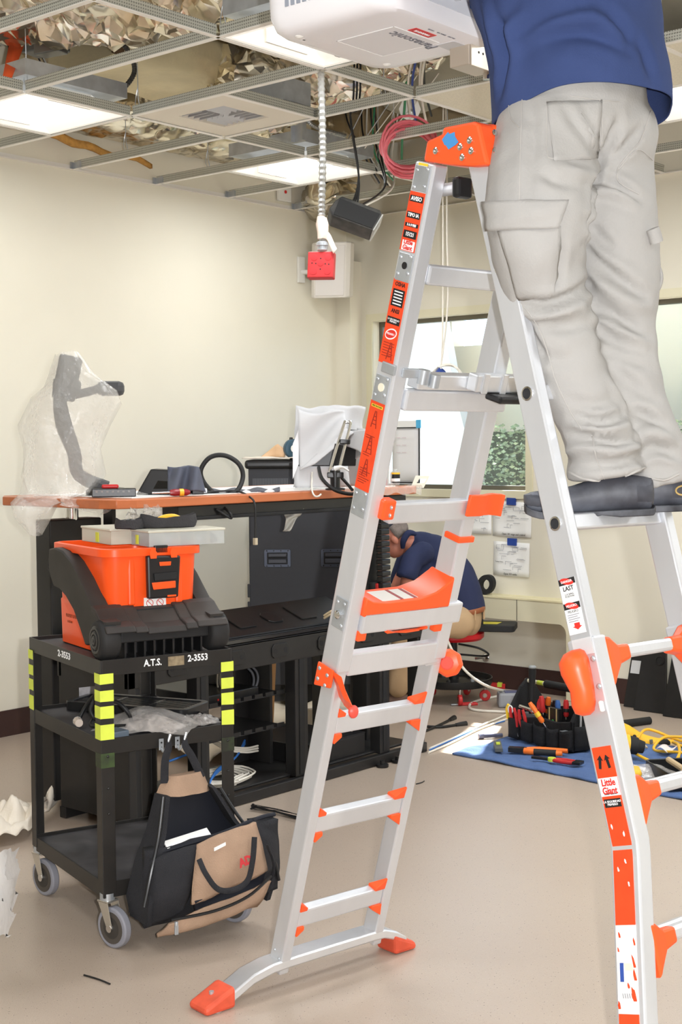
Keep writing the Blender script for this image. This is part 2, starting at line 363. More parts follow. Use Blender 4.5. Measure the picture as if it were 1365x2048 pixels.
# hanger wires from the deck to the tees
hw0 = None
for x, y in [(-5.9, 4.0), (-5.75, 4.97), (-5.75, 5.58), (-5.8, 6.18), (-3.8, 3.78), (-5.0, 4.4), (-3.8, 4.36), (-2.6, 4.98), (-4.4, 5.58), (-4.0, 5.0), (-4.5, 6.18), (-5.0, 6.2), (-4.2, 6.79), (-5.05, 3.8)]:
    m = MB().tube([(0, 0, CZ+.035), (.01, .004, CZ+.05), (.003, .0, CZ+.09), (-.004, 0, CZ+.4), (0, 0, TOPZ+.002)], .0022, 5)
    m.tube([(0, 0, CZ+.035), (-.018, .0, CZ+.07), (-.012, .004, CZ+.12), (.004, 0, CZ+.15)], .0022, 5)
    m.build('hanger_wire', M_steel, grid, loc=(x, y, 0))

# lights: 2 ft recessed troffers
M_lens = mat('lit_diffuser', (255, 250, 240), .5, emit=5.0)
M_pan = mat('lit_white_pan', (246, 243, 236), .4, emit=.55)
def troffer(x, y, label):
    t = thing('ceiling_light', label, 'ceiling light', (x, y, CZ+.002))
    h = .285; m = MB()
    m.rings([[(-h, -h, 0), (h, -h, 0), (h, h, 0), (-h, h, 0)], [(-h*.93, -h*.93, .0), (h*.93, -h*.93, 0), (h*.93, h*.93, 0), (-h*.93, h*.93, 0)], [(-h*.8, -h*.45, .075), (h*.8, -h*.45, .075), (h*.8, h*.45, .075), (-h*.8, h*.45, .075)]], cap=False)
    m.add([(-h*.8, -h*.45, .075), (h*.8, -h*.45, .075), (h*.8, h*.45, .075), (-h*.8, h*.45, .075)], [(0, 1, 2, 3)])
    m.build('reflector_pan', M_pan, t, ang=20)
    c = MB(); n = 10
    c.rings([[(-.22, .115*math.cos(PI*k/n), .072-.06*math.sin(PI*k/n)) for k in range(n+1)], [(.22, .115*math.cos(PI*k/n), .072-.06*math.sin(PI*k/n)) for k in range(n+1)]])
    c.build('diffuser', M_lens, t, ang=40)
    MB().box((-.29, -.29, .08), (.29, .29, .15)).build('housing', M_steel, t, ang=0)
    for s in (-1, 1): MB().box((s*.228-.006, -.12, .008), (s*.228+.006, .12, .074)).build('end_bracket', M_white, t, ang=0)
    return t
troffer(-5.3, 4.055, 'lit square ceiling light beside the left wall, nearest the top left corner')
troffer(-3.5, 4.055, 'lit square ceiling light half hidden behind the projector')
troffer(-5.3, 5.88, 'lit square ceiling light above the red junction box, near the room corner')
troffer(-2.9, 5.88, 'lit square ceiling light behind the hem of the blue shirt')
# air diffuser in a lay-in panel
ad = thing('air_diffuser', 'square white air diffuser panel with curved louvre blades in the open grid', 'air vent', (-4.695, 4.665, CZ+.003))
m = MB(); h = .29; q = .15
m.rings([[(-h, -h, 0), (h, -h, 0), (h, h, 0), (-h, h, 0)], [(-q, -q, 0), (q, -q, 0), (q, q, 0), (-q, q, 0)], [(-q, -q, .05), (q, -q, .05), (q, q, .05), (-q, q, .05)]], cap=False)
m.add([(-q, -q, .05), (q, -q, .05), (q, q, .05), (-q, q, .05)], [(0, 1, 2, 3)])
m.build('panel', mat('vent_white', (226, 218, 204), .5), ad, ang=20)
M_blade = mat('louvre_grey', (196, 196, 200), .35, .3)
for k in range(8):
    u = -q + .02 + k*.037
    for (sx, sw) in ((1, 0), (0, 1)):
        # four-way pattern: two quadrants of blades along x, two along y
        for sgn in (-1, 1):
            b = MB()
            if sx: b.grid(lambda a, c: (sgn*(.012+a*(q-.014)), u if True else 0, .003+c*.03 if False else .004+c*.03), 1, 1) if (u*sgn > 0) else None
            else: b.grid(lambda a, c: (u, -sgn*(.012+a*(q-.014)), .004+c*.03), 1, 1) if (u*sgn > 0) else None
            if b.v:
                for i, p in enumerate(b.v):
                    d = (p.z-.004)*.6
                    b.v[i] = p + (V((0, d, 0)) if sx else V((d, 0, 0)))
                b.build('louvre_blade', M_blade, ad, ang=0, solid=.002)
MB().box((-.02, .1, .052), (.29, .29, .16)).build('plenum_box', M_steel, ad, ang=0)
# tiles
M_tile = mat('mineral_tile', (236, 230, 212), .9, var=.12, vs=160, bump=.2, bs=160)
def tile(x0, x1, y0, y1, label):
    o = MB().box((x0+.004, y0+.004, CZ+.002), (x1-.004, y1-.004, CZ+.018)).build('ceiling_tile', M_tile, ang=0, bevel=.003)
    tag(o, label, 'ceiling tile')
tile(-3.8, -3.2, 4.97, 5.58, 'pale speckled ceiling tile left of the blue shirt, above the orange ladder cap')
tile(-2.6, -2.0, 4.97, 5.58, 'pale speckled ceiling tile at the right edge, beside the blue shirt')
tile(-3.2, -2.6, 4.97, 5.58, 'pale speckled ceiling tile hidden behind the blue shirt')

# ---------------------------------------------------------------- above the grid: ducts and wiring
def duct(label, pts, r, m, amp=.05, sc=6, seed=0, name='foil_duct', n=36, sm=14, bands=(), cat='duct'):
    b = MB().tube(pts, r, 64, smooth=34); crumple(b, amp, sc, seed)
    rn = random.Random(seed); fine = [noise.noise_vector(p*17+V((seed, 3, 1)))*.028 + noise.noise_vector(V((p.x*34, p.y*34, p.z*12)))*.016 + V((rn.uniform(-1, 1), rn.uniform(-1, 1), rn.uniform(-1, 1)))*.004 for p in b.v]
    b.v = [p+q for p, q in zip(b.v, fine)]; F = []
    for f in b.f: F += [(f[0], f[k], f[k+1]) for k in range(1, len(f)-1)]
    b.f = F; t = thing(name, label, cat, (0, 0, 0)); b.build('jacket', m, t, ang=24)
    for k, (p0, p1, rr) in enumerate(bands): MB().cyl(p0, p1, rr, n=28).build('band', M_steel, t, ang=40)
    return t
duct('big crumpled foil duct crossing the top left corner above the grid', [(-6.1, 2.9, 3.78), (-5.5, 3.4, 3.72), (-4.9, 3.98, 3.66), (-4.2, 4.5, 3.68), (-3.2, 4.95, 3.8)], [.27, .29, .31, .28, .26], M_foil, .06, 6, 2)
duct('crumpled silver foil duct in the middle of the open ceiling, behind the air diffuser', [(-5.5, 5.6, 3.62), (-5.3, 5.48, 3.5), (-4.9, 5.25, 3.47), (-4.2, 5.4, 3.58), (-3.4, 5.1, 3.8)], [.2, .25, .28, .22, .2], M_foil, .05, 6, 9)
duct('thin bright foil duct above the projector, at the top of the ceiling opening', [(-4.3, 3.1, 3.88), (-3.7, 3.9, 3.84), (-3.0, 4.5, 3.86), (-2.3, 5.4, 3.9)], .17, M_foil, .03, 9, 5)
# kraft faced insulation wrapped duct
b = MB().rings([[(x, y, z) for x, z in ((-5.68, 3.42), (-5.12, 3.42), (-5.04, 3.5), (-5.04, 3.92), (-5.12, 4.0), (-5.68, 4.0))] for y in (4.42, 4.6, 4.8, 4.95, 5.05, 5.12)])
k0 = thing('wrapped_duct', 'rectangular duct wrapped in golden kraft foil insulation above the grid', 'duct')
crumple(b, .02, 4, 3).build('jacket', M_kraft, k0, ang=60)
MB().tube([(-5.14, 4.40, 3.42), (-5.08, 4.42, 3.6), (-5.04, 4.40, 3.8), (-5.05, 4.42, 4.0)], .03, 6).build('torn_edge', mat('brown_fibre', (92, 70, 48), .95, var=.4, vs=30), k0)
# rectangular foil duct along the left wall with yellow insulation showing
b = MB(); 
for i in range(16):
    pass
wd = []
for i in range(90):
    r_ = []
    for (xa, za), (xb, zb) in zip(((-6.17, 3.3), (-5.86, 3.28), (-5.74, 3.36), (-5.72, 3.66), (-5.8, 3.72), (-6.17, 3.72)), ((-5.86, 3.28), (-5.74, 3.36), (-5.72, 3.66), (-5.8, 3.72), (-6.17, 3.72), (-6.17, 3.3))):
        for q in range(9): t_ = q/9; p = V((xa+(xb-xa)*t_, 4.55+.0283*i, za+(zb-za)*t_)); r_.append(p + (noise.noise_vector(p*15)*.02 + noise.noise_vector(p*31)*.008 if p.x > -6.15 else V((0, 0, 0))))
    wd.append(r_)
b.rings(wd)
k1 = thing('side_duct', 'long dull foil wrapped duct along the left wall with orange insulation showing', 'duct')
b.build('jacket', M_foil, k1, ang=24)
MB().grid(lambda a, c: (-6.15+.02*math.sin(a*9), 4.7+a*.8, 3.235+.05*c*(1-a*.5)-.05*a+.01*math.sin(a*17)), 14, 2).build('insulation', mat('orange_fibre', (214, 160, 84), .95, var=.3, vs=20, bump=.8, bs=60), k1, solid=.02)
b = MB().tube([(-4.9, 6.35, 3.75), (-4.1, 6.0, 3.72), (-3.2, 6.0, 3.72), (-1.6, 6.3, 3.75)], .3, 32, smooth=10)
k2 = thing('dull_duct', 'wide dull grey wrapped duct running right behind the ladder top and the man', 'duct'); crumple(b, .03, 5, 6).build('jacket', mat('grey_wrap', (172, 166, 150), .5, .5, var=.2, vs=3, bump=.5, bs=18), k2, ang=180)
b = MB().box((-6.2, 6.9, 3.5), (-1, 7.1, 4.1)); tag(structure(b.build('beam', mat('tan_beam', (168, 150, 118), .8, var=.3, vs=3), ang=0)))
b = MB().cbox((-4.35, 6.55, 3.62), (.5, .1, .2)); o = b.build('wood_block', mat('dark_wood', (110, 78, 58), .7, var=.3, vs=8, stretch=(1, 6, 6)), bevel=.008); tag(o, 'dark brown wood block above the pink cable coil', 'wood block')
# foil scrap hanging in the room corner
b = MB().ball((-5.98, 6.9, 3.16), (.2, .16, .12), 20, 12); crumple(b, .06, 9, 21); o = b.build('foil_sleeve', M_foil, ang=180); tag(o, 'crumpled foil sleeve hanging through the grid near the corner', 'foil sleeve')
# steel stud hanging down
st = thing('steel_stud', 'vertical galvanised steel stud behind the air diffuser', 'stud', (-4.93, 5.46, CZ+.05))
MB().box((-.04, -.002, 0), (.04, .002, 1.0)).build('web', M_steel, st, ang=0)
for s in (-1, 1): MB().box((s*.04-.002, -.03, 0), (s*.04+.002, .002, 1.0)).build('stud_flange', M_steel, st, ang=0)
# electrical box on the deck
jb = thing('junction_box', 'grey steel junction box with knockouts at the upper left', 'junction box', (-5.4, 4.18, 3.48), .2)
MB().box((-.1, -.06, -.05), (.1, .06, .08)).build('body', mat('box_grey', (120, 122, 124), .4, .7), jb, ang=0, bevel=.006)
for k in range(4): MB().cyl((-.066+k*.044, -.062, .0), (-.066+k*.044, -.058, .0), .014).build('knockout', M_steel, jb)
MB().box((-.02, -.065, -.07), (.12, .02, .03)).build('cover', mat('box_grey2', (150, 152, 152), .35, .8), jb, ang=0, bevel=.005)
def flex(name, label, pts, r, m, cat='conduit', parent=None, pitch=.011, dep=.18):
    b = MB(); P = [V(p) for p in pts]; Q = []
    for i in range(len(P)-1):
        a, bb, c, d = P[max(i-1, 0)], P[i], P[i+1], P[min(i+2, len(P)-1)]
        n = max(4, int((c-bb).length/(pitch/2)))
        for k in range(n):
            t = k/n; Q.append(.5*((2*bb)+(c-a)*t+(2*a-5*bb+4*c-d)*t*t+(3*bb-a-3*c+d)*t**3))
    Q.append(P[-1]); b.tube(Q, [r*(1+dep*(-1 if i % 2 else 0)) for i in range(len(Q))], 8)
    o = b.build(name, m, parent, ang=25)
    if label: tag(o, label, cat)
    return o
M_flex = mat('flex_steel', (150, 150, 148), .3, .85)
flex('flex_conduit', 'grey flexible conduit running left into the junction box', [(-6.0, 3.9, 3.46), (-5.63, 4.09, 3.5), (-5.5, 4.15, 3.5)], .014, M_flex)
flex('flex_conduit', 'dark flexible conduit curving down in front of the kraft wrapped duct', [(-5.3, 4.2, 3.52), (-5.08, 4.25, 3.5), (-5.0, 4.32, 3.42), (-5.02, 4.4, 3.32), (-5.1, 4.36, 3.22), (-5.25, 4.33, 3.18)], .013, mat('flex_dark', (92, 92, 90), .35, .8))
flex('flex_conduit', 'flexible conduit sloping down behind the steel stud', [(-4.6, 5.0, 3.75), (-4.75, 5.2, 3.55), (-4.85, 5.35, 3.4), (-4.9, 5.5, 3.25), (-4.82, 5.7, 3.2)], .013, M_flex)
o = MB().grid(lambda a, c: V((-5.45+.42*a, 4.02-.36*a, 3.5-.35*a)) + V((.05*(1-a*.5), .06*(1-a*.5), 0))*c, 6, 1).build('orange_strap', mat('orange_tape', (238, 96, 44), .6), solid=.004); tag(o, 'flat orange warning strap hanging at the upper left edge', 'strap')
# loose wiring
BUNDLES = {}
def cable(label, pts, r, m, name='cable', cat='cable', group=None, n=7, sm=7):
    if group:   # strands of one bundle are parts of one thing
        if group not in BUNDLES: BUNDLES[group] = thing('cable_bundle', label, 'cables')
        return MB().tube(pts, r, n, smooth=sm).build('strand', m, BUNDLES[group], ang=60)
    o = MB().tube(pts, r, n, smooth=sm).build(name, m, ang=60); tag(o, label, cat); return o
M_green = mat('green_wire', (52, 128, 86), .5)
cable('green wire trailing through the ceiling right of the red box conduit', [(-3.9, 5.2, 3.9), (-4.25, 5.5, 3.6), (-4.45, 5.75, 3.42), (-4.75, 6.1, 3.25), (-4.95, 6.35, 3.15)], .007, M_green)
rnd = random.Random(5)
for k in range(5):
    d = V((rnd.uniform(-.03, .03), rnd.uniform(-.03, .03), rnd.uniform(-.02, .02)))
    cable('bunch of pale and black cables running down behind the projector to the pink coil', [V((-2.9+.01*k, 4.2, 3.55))+d, V((-3.35, 4.6, 3.4))+d*.6, V((-3.86, 5.1, 3.34))+d, V((-4.2, 5.5, 3.3))+d*1.5, V((-4.4, 5.8, 3.22))+d*2], .006, [M_wire_w, M_wire_b, M_wire_w, M_wire_w, M_blue][k], group='cables from projector to coil')
for k in range(7):
    x, y = rnd.uniform(-.06, .06), rnd.uniform(-.06, .06)
    cable('tangled bundle of black, white and green cables by the grid corner above the black speaker', [(-5.1+x, 6.4+y, 3.9), (-5.05+x*1.6, 6.3+y*1.5, 3.5), (-5.0+x*.8, 6.25+y*.6, 3.2), (-4.55+x*.4, 5.72+y*.5, 2.9), (-4.2+x*.2, 5.08+y*.2, 2.68)] if k < 3 else [(-5.1+x, 6.3+y, 3.9), (-5.1+x*2, 6.25+y*2, 3.5), (-5.05+x*.8, 6.2+y*.6, 3.22), (-4.98+x, 6.3+y, 3.05)], .005, [M_wire_b, M_wire_b, M_wire_w, M_wire_w, M_wire_b, M_wire_b, M_green][k], group='cables in the ceiling near the corner')
for k in range(5):
    x = rnd.uniform(-.15, .15)
    cable('stray grey wires hanging in the open ceiling beside the grey steel box, upper left', [(-5.75+x, 4.22, 4.0), (-5.72+x*.8, 4.24, 3.6), (-5.7+x*1.1, 4.3, 3.4), (-5.66+x*.4, 4.3, 3.2)], .004, M_steel if k % 2 else M_wire_b, group='stray wires at the upper left')
for k in range(4):
    x = rnd.uniform(-.3, .3)
    cable('thin stray wires slanting through the open ceiling behind the hanging conduit', [(-4.3+x, 5.9, 3.9), (-4.6+x, 5.9, 3.5), (-5.0+x*.6, 6.0, 3.2)], .003, M_wire_w if k % 2 else M_steel, group='slanting stray wires')
# pink coil
pc = thing('cable_coil', 'coil of pink cable hanging in the ceiling left of the ladder top', 'cable coil', (-4.33, 5.62, 3.06))
MP = mat('pink_cable', (245, 128, 140), .5)
for k in range(8):
    a = rnd.uniform(.12, .15); c = rnd.uniform(.10, .14); dz = rnd.uniform(-.03, .02); q = rnd.uniform(-.03, .03)
    rt, ft = V((.76, .65, 0)), V((-.65, .76, 0))
    MB().tube([rt*(a*math.cos(2*PI*t/20)) + ft*(q+.02*math.sin(4*PI*t/20)) + V((0, 0, dz+c*math.sin(2*PI*t/20))) for t in range(21)], .007, 6).build('turn', MP, pc, ang=60)
oc = thing('octagon_box', 'small white octagonal electrical box above the pink coil', 'electrical box', (-4.62, 6.0, 3.36))
MB().lathe([(.06, 0), (.06, .05)], (0, 0, 0), (.6, -.75, -.2), 8).build('body', M_white, oc, ang=0, bevel=.003)
MB().lathe([(.018, .05), (.018, .07), (.008, .075)], (.01, 0, -.02), (.6, -.75, -.2), 10).build('connector', M_steel, oc)
# flexible conduit with a red junction box hanging from the grid
rb = thing('red_junction_box', 'square red steel junction box hanging from a flexible conduit', 'junction box', (-3.81, 4.35, 0))
flex('conduit', None, [(0, 0, 3.11), (.004, .003, 2.8), (-.002, 0, 2.5), (.003, .002, 2.39)], .0165, mat('flex_bright', (186, 186, 184), .28, .85), None, rb, pitch=.022, dep=.22)
MB().lathe([(.017, 0), (.021, .004), (.021, .02), (.025, .022), (.025, .034), (.017, .04)], (0, 0, 2.36), (0, 0, 1)).build('connector', M_steel, rb)
RM = frame((-.005, -.0, 2.30), (.87, .49, -.02), (.0, .0, 1)); RM2 = RM @ Matrix.Rotation(-.15, 4, 'X')
M_redb = mat('red_painted_steel', (206, 52, 54), .4, var=.2, vs=18)
MB().box((-.055, -.055, -.022), (.055, .055, .022), RM2).build('box', M_redb, rb, ang=0, bevel=.004)
for x, y, r in ((-.028, .03, .014), (.03, .03, .014), (-.028, -.03, .014), (.03, -.03, .014), (0, .005, .013)): MB().lathe([(r, .022), (r, .0232), (r*.9, .0234)], RM2 @ V((x, y, 0)), RM2.to_3x3() @ V((0, 0, 1)), 16).build('knockout', mat('red_knockout', (196, 46, 50), .4), rb)
for x, y in ((0, .025), (-.036, .006), (-.02, .004), (.02, .002), (.035, 0), (0, -.02)): MB().cyl(RM2 @ V((x, y, .022)), RM2 @ V((x, y, .0226)), .003, n=8).build('screw_hole', M_ink, rb)
tp = MB().tube([(0, 0, 2.50), (.0, 0, 2.47), (.002, 0, 2.43), (0, 0, 2.41)], [.022, .026, .024, .021], 10); crumple(tp, .008, 30, 3)
ta = tp.build('masking_tape', mat('masking_tape', (236, 214, 200), .8), ang=60); ta.location = (-3.81, 4.35, 0); tag(ta, 'wad of pale masking tape wrapped on the hanging conduit', 'tape')
MB().grid(lambda a, c: (.01+.05*a+.01*c, .012*c, 2.42-.07*a+.02*c+.006*math.sin(a*5)), 6, 2).build('loose_end', MATS['masking_tape'], ta, solid=.002)
# black speaker hanging on cables
sp = thing('hanging_speaker', 'dusty black box speaker hanging tilted on cables beside the red box', 'speaker', at(708, 438, 6.3))
for k in range(3): MB().tube([V((-.02+.02*k, 0, .05)), V((-.01, .05, .2)), V((-.1, .1, .5)), V((-.12+.02*k, .15, .62)), V((-.1, .16, 1.56))], .005, 6, smooth=5).build('suspension_cable', M_wire_b, sp, ang=60)
SM = frame((0, 0, 0), CR*.93 - V((0, 0, .34)), V((0, 0, 1))*.8 + CR*.35 + _f*.35)
pl = [(-.105, .03), (-.085, .062), (.1, .062), (.115, .045), (.1, -.05), (-.095, -.05), (-.118, -.02)]
MB().prism(pl, SM, .05, -.05).build('cabinet', mat('dusty_black', (44, 43, 42), .55, var=.5, vs=14, rgb2=(82, 80, 76)), sp, ang=30, bevel=.006)
MB().prism([(-.09, -.045), (.095, -.045), (.108, .04), (-.09, .045)], SM, .055, .05).build('grille', mat('speaker_grille', (36, 36, 36), .8), sp, ang=0, bevel=.002)
MB().prism([(.1, -.05), (.106, -.05), (.121, .045), (.115, .045)], SM, .05, -.05).build('wrap_edge', mat('clear_wrap', (220, 220, 215), .2, alpha=.5), sp, ang=0)
# white wall speaker with bracket
ws = thing('wall_speaker', 'white wedge shaped loudspeaker on a bracket high on the left wall', 'speaker', (-6.03, 6.98, 2.7))
WM = frame((0, 0, 0), (.86, .51, 0), (.06, -.1, 1))
pr = [(-.14, -.13), (-.105, -.15), (.105, -.15), (.135, -.13), (.155, .17), (-.125, .17)]
pts = []
b = MB(); b.rings([[WM @ V((x*s, y, z)) for x, y in ((-.135, -.17), (.12, -.17), (.14, .19), (-.12, .19))] for z, s in ((.09, .8), (.05, 1.0), (-.1, 1.0), (-.12, .7))])
b.build('cabinet', mat('speaker_white', (232, 226, 218), .5), ws, ang=20, bevel=.01)
MB().prism([(-.1, -.155), (.09, -.155), (.108, .17), (-.092, .17)], WM, .098, .088).build('grille', mat('grille_white', (224, 218, 212), .7), ws, ang=0, bevel=.003)
MB().box((-.168, -.16, -.07), (-.15, -.1, .1)).cyl((-.16, -.13, 0), (-.06, -.03, 0), .016).build('bracket', M_white, ws, bevel=.002)
# small thermostat-like box in the plenum
th = thing('wall_sensor', 'small white wall box with a red light by the grid near the corner', 'sensor', (-6.19, 6.68, 3.2))
MB().box((0, -.06, -.06), (.025, .06, .06)).build('body', M_white, th, ang=0, bevel=.006); MB().cyl((.025, 0, 0), (.028, 0, 0), .011).build('indicator', M_red, th)
# white cables hanging in front of the window, coiled and taped at the end
hc = thing('hanging_cable', 'white cables hanging in front of the window, coiled end bound with blue tape', 'cable', aty(890, 392, 6.6))
o0 = V(hc.location); e1 = aty(880, 748, 6.6)-o0
for dx in (-.012, .016):
    MB().tube([V((dx*.3, 0, .75)), V((dx, 0, .2)), V((dx, 0, -.2)), V((dx*1.3, 0, -.6)), e1+V((dx*.2+.02, 0, .12)), e1], .0055, 7, smooth=6).build('strand', M_wire_w, hc, ang=60)
for k in range(5):
    a = .11+.02*rnd.random(); c = .045+.02*rnd.random()
    MB().tube([e1 + V((.05+a*.85*math.cos(2*PI*t/16+2.2), rnd.uniform(-.006, .006), -.015+c*1.15*math.sin(2*PI*t/16+2.2))) for t in range(17)], .0055, 6, smooth=3).build('coil_turn', M_wire_w, hc, ang=60)
MB().cyl(e1+V((.02, 0, .02)), e1+V((-.02, 0, -.02)), .026, n=10).build('blue_tape', M_blue, hc)
MB().cyl(e1+V((.02, -.01, -.02)), e1+V((.03, -.01, -.08)), .018, .022, n=10).build('plug', M_white, hc)
# ================================================================ articulated ladder
LAD = thing('articulated_ladder', 'tall aluminium A-frame ladder with orange plastic fittings and orange warning stickers', 'ladder', (-2.607, 2.859, 0), math.radians(-9.51))
_Li = inv(LAD).inverted()
def LE(px, py, e):  # where the sight line through a pixel meets the ladder plane y = e, in ladder coordinates
    o = _Li @ CAM; d = _Li.to_3x3() @ ray(px, py); return o + d*((e-o.y)/d.y)
aL = math.radians(16.69); aR = math.radians(15.99)
dL = V((math.sin(aL), 0, math.cos(aL))); kL = V((math.cos(aL), 0, -math.sin(aL)))
dR = V((math.sin(aR), 0, -math.cos(aR))); kR = V((math.cos(aR), 0, math.sin(aR)))
OL = V((0, 0, .235)); OR = V((.896, 0, 1.672))
S = .3048
def PL(n, k=0, e=0): return OL + dL*(S*n) + kL*k + V((0, e, 0))
def PR(n, k=0, e=0): return OR + dR*(S*n) + kR*k + V((0, e, 0))
def bar(P, n0, n1, k0, k1, e0, e1): return MB().hexa([P(n0, k0, e0), P(n0, k1, e0), P(n0, k1, e1), P(n0, k0, e1), P(n1, k0, e0), P(n1, k1, e0), P(n1, k1, e1), P(n1, k0, e1)])
W2 = .322
# left half: lower (inner) rails and upper (outer) rails
for e0, e1 in ((-.034, .0), (W2, W2+.034)): bar(PL, -.66, 3.2, -.058, 0, e0, e1).build('lower_rail', M_alu, LAD, ang=0, bevel=.005)
for e0, e1 in ((-.042, .005), (W2-.005, W2+.042)): bar(PL, 2.44, 6.85, -.066, .006, e0, e1).build('upper_rail', M_alu, LAD, ang=0, bevel=.006)
# right half: upper rails, then wider lower rails that flare towards the feet
for s, ee in ((-1, 0), (1, W2)):
    e0, e1 = (ee-.032, ee) if s < 0 else (ee, ee+.032)
    bar(PR, -2.15, 2.6, -.033, .033, e0, e1).build('upper_rail', M_alu, LAD, ang=0, bevel=.005)
    f = lambda n: 0 if n < 3.35 else (n-3.35)*.085
    R = []
    for n in (1.86, 3.2, 3.32, 3.42, 3.6, 4.4, 5.1, 5.36):
        q = f(n)*s; a, b = (e0-.006+q, e1+.006+q)
        R.append([PR(n, -.038, a), PR(n, .04, a), PR(n, .04, b), PR(n, -.038, b)])
    MB().rings(R).build('lower_rail', M_alu, LAD, ang=0, bevel=.005)
    b = MB(); q = f(5.4)*s; b.hexa([PR(5.3, -.05, e0-.016+q), PR(5.3, .05, e0-.016+q), PR(5.3, .05, e1+.016+q), PR(5.3, -.05, e1+.016+q)] + [V((p.x, p.y, .001)) for p in (PR(5.56, -.05, e0-.02+q), PR(5.56, .05, e0-.02+q), PR(5.56, .05, e1+.02+q), PR(5.56, -.05, e1+.02+q))])
    b.build('foot', M_orange, LAD, ang=0, bevel=.008)
# rungs of the left half
def rungL(n, h, d, k, e0, e1, name='rung'):
    return bar(lambda m, kk, e: PL(m, kk, e), n-h/S, n, k-d, k, e0, e1).build(name, M_alu, LAD, ang=0, bevel=.006)
for n in (0, 1, 2):
    rungL(n, .056, .034, -.004, 0, W2)
    for ee, s in ((0, 1), (W2, -1)):
        for up in (1, -1):
            z = n + (.012 if up > 0 else -.056/S-.012+.0); h = .03*up
            b = MB(); w_ = .026 if s > 0 else .038
            b.hexa([PL(z-.02*up, -.004, ee), PL(z-.02*up, .0, ee), PL(z-.02*up, .0, ee+s*w_), PL(z-.02*up, -.035, ee+s*w_),
                    PL(z+.1*up*(1 if s < 0 else .7), -.004, ee), PL(z+.1*up*(1 if s < 0 else .7), .004, ee), PL(z+.015*up, .002, ee+s*w_), PL(z+.015*up, -.035, ee+s*w_)])
            b.build('rung_cap', M_orange, LAD, ang=0, bevel=.002)
rungL(2.62, .068, .03, .004, .0, W2+.02); rungL(2.6, .068, .02, .002, W2-.03, W2+.03, 'rung_sleeve')
rungL(3.02, .062, .03, .018, .006, W2+.055)
rungL(4.02, .058, .03, .016, .03, W2+.05)
rungL(5.02, .056, .03, .016, .006, W2+.055)
rungL(6.06, .05, .03, .01, .006, W2+.05)
# spreader platform above rung 5
b = bar(PL, 5.03, 5.16, -.02, .024, .03, W2+.02); b.build('platform_edge', M_alu2, LAD, ang=0, bevel=.004)
bar(PL, 5.05, 5.2, .024, .06, .2, W2+.12).build('platform_block', M_alu2, LAD, ang=0, bevel=.004)
for x in (.22, .29, .36): bar(PL, 5.04, 5.22, .06, .066, x, x+.022).build('platform_rib', M_alu2, LAD, ang=0, bevel=.003)
bar(PL, 4.98, 5.045, .04, .10, .26, W2+.14).build('black_bumper', M_blackp, LAD, ang=0, bevel=.006)
MB().cyl(PL(5.08, .02, .045), PL(5.2, .02, .045), .016).build('hinge_bracket', M_steel, LAD); MB().cyl(PL(5.06, .032, .075), PL(5.17, .032, .075), .014).build('hinge_pin', M_steel, LAD)
bar(PL, 5.13, 5.22, -.04, .012, -.05, -.042).build('bracket_plate', M_steel, LAD, ang=0, bevel=.003)
bar(PL, 5.12, 5.2, .006, .016, -.02, .06).build('bracket_strap', M_steel, LAD, ang=0, bevel=.003)
# rivet plates on the outside of the near rail
def rivets(P, pts, e, parent=LAD, r=.006):
    for n, k in pts: MB().lathe([(r, 0), (r*.8, .002), (r*.3, .0035)], P(n, k, e), (0, -1, 0), 10).build('rivet', M_steel, parent)
for n in (4.0, 5.0, 6.02, 6.72):
    bar(PL, n-(.13 if n < 6.5 else .1), n+.1, -.058, -.004, -.0445, -.042).build('rivet_plate', M_steel, LAD, ang=0, bevel=.003)
    rivets(PL, [(n-.075, -.05), (n-.055, -.014), (n+.06, -.05), (n+.08, -.014)], -.0445)
MB().cyl(PL(5.0, -.03, -.0445), PL(5.0, -.03, -.047), .011).build('rung_hole', mat('hole_pale', (236, 228, 206), .5), LAD)
MB().cyl(PL(6.02, -.03, -.0445), PL(6.02, -.03, -.046), .009).build('rung_hole', M_ink, LAD)
b = bar(PL, 2.84, 3.12, -.05, .0, -.046, -.042); b.build('rivet_plate', M_steel, LAD, ang=0, bevel=.003)
MB().lathe([(.012, 0), (.012, .008), (.007, .012)], PL(2.97, -.025, -.046), (0, -1, 0), 8).build('bolt', M_chrome, LAD); rivets(PL, [(3.07, -.04), (3.08, -.012), (2.88, -.01)], -.046)
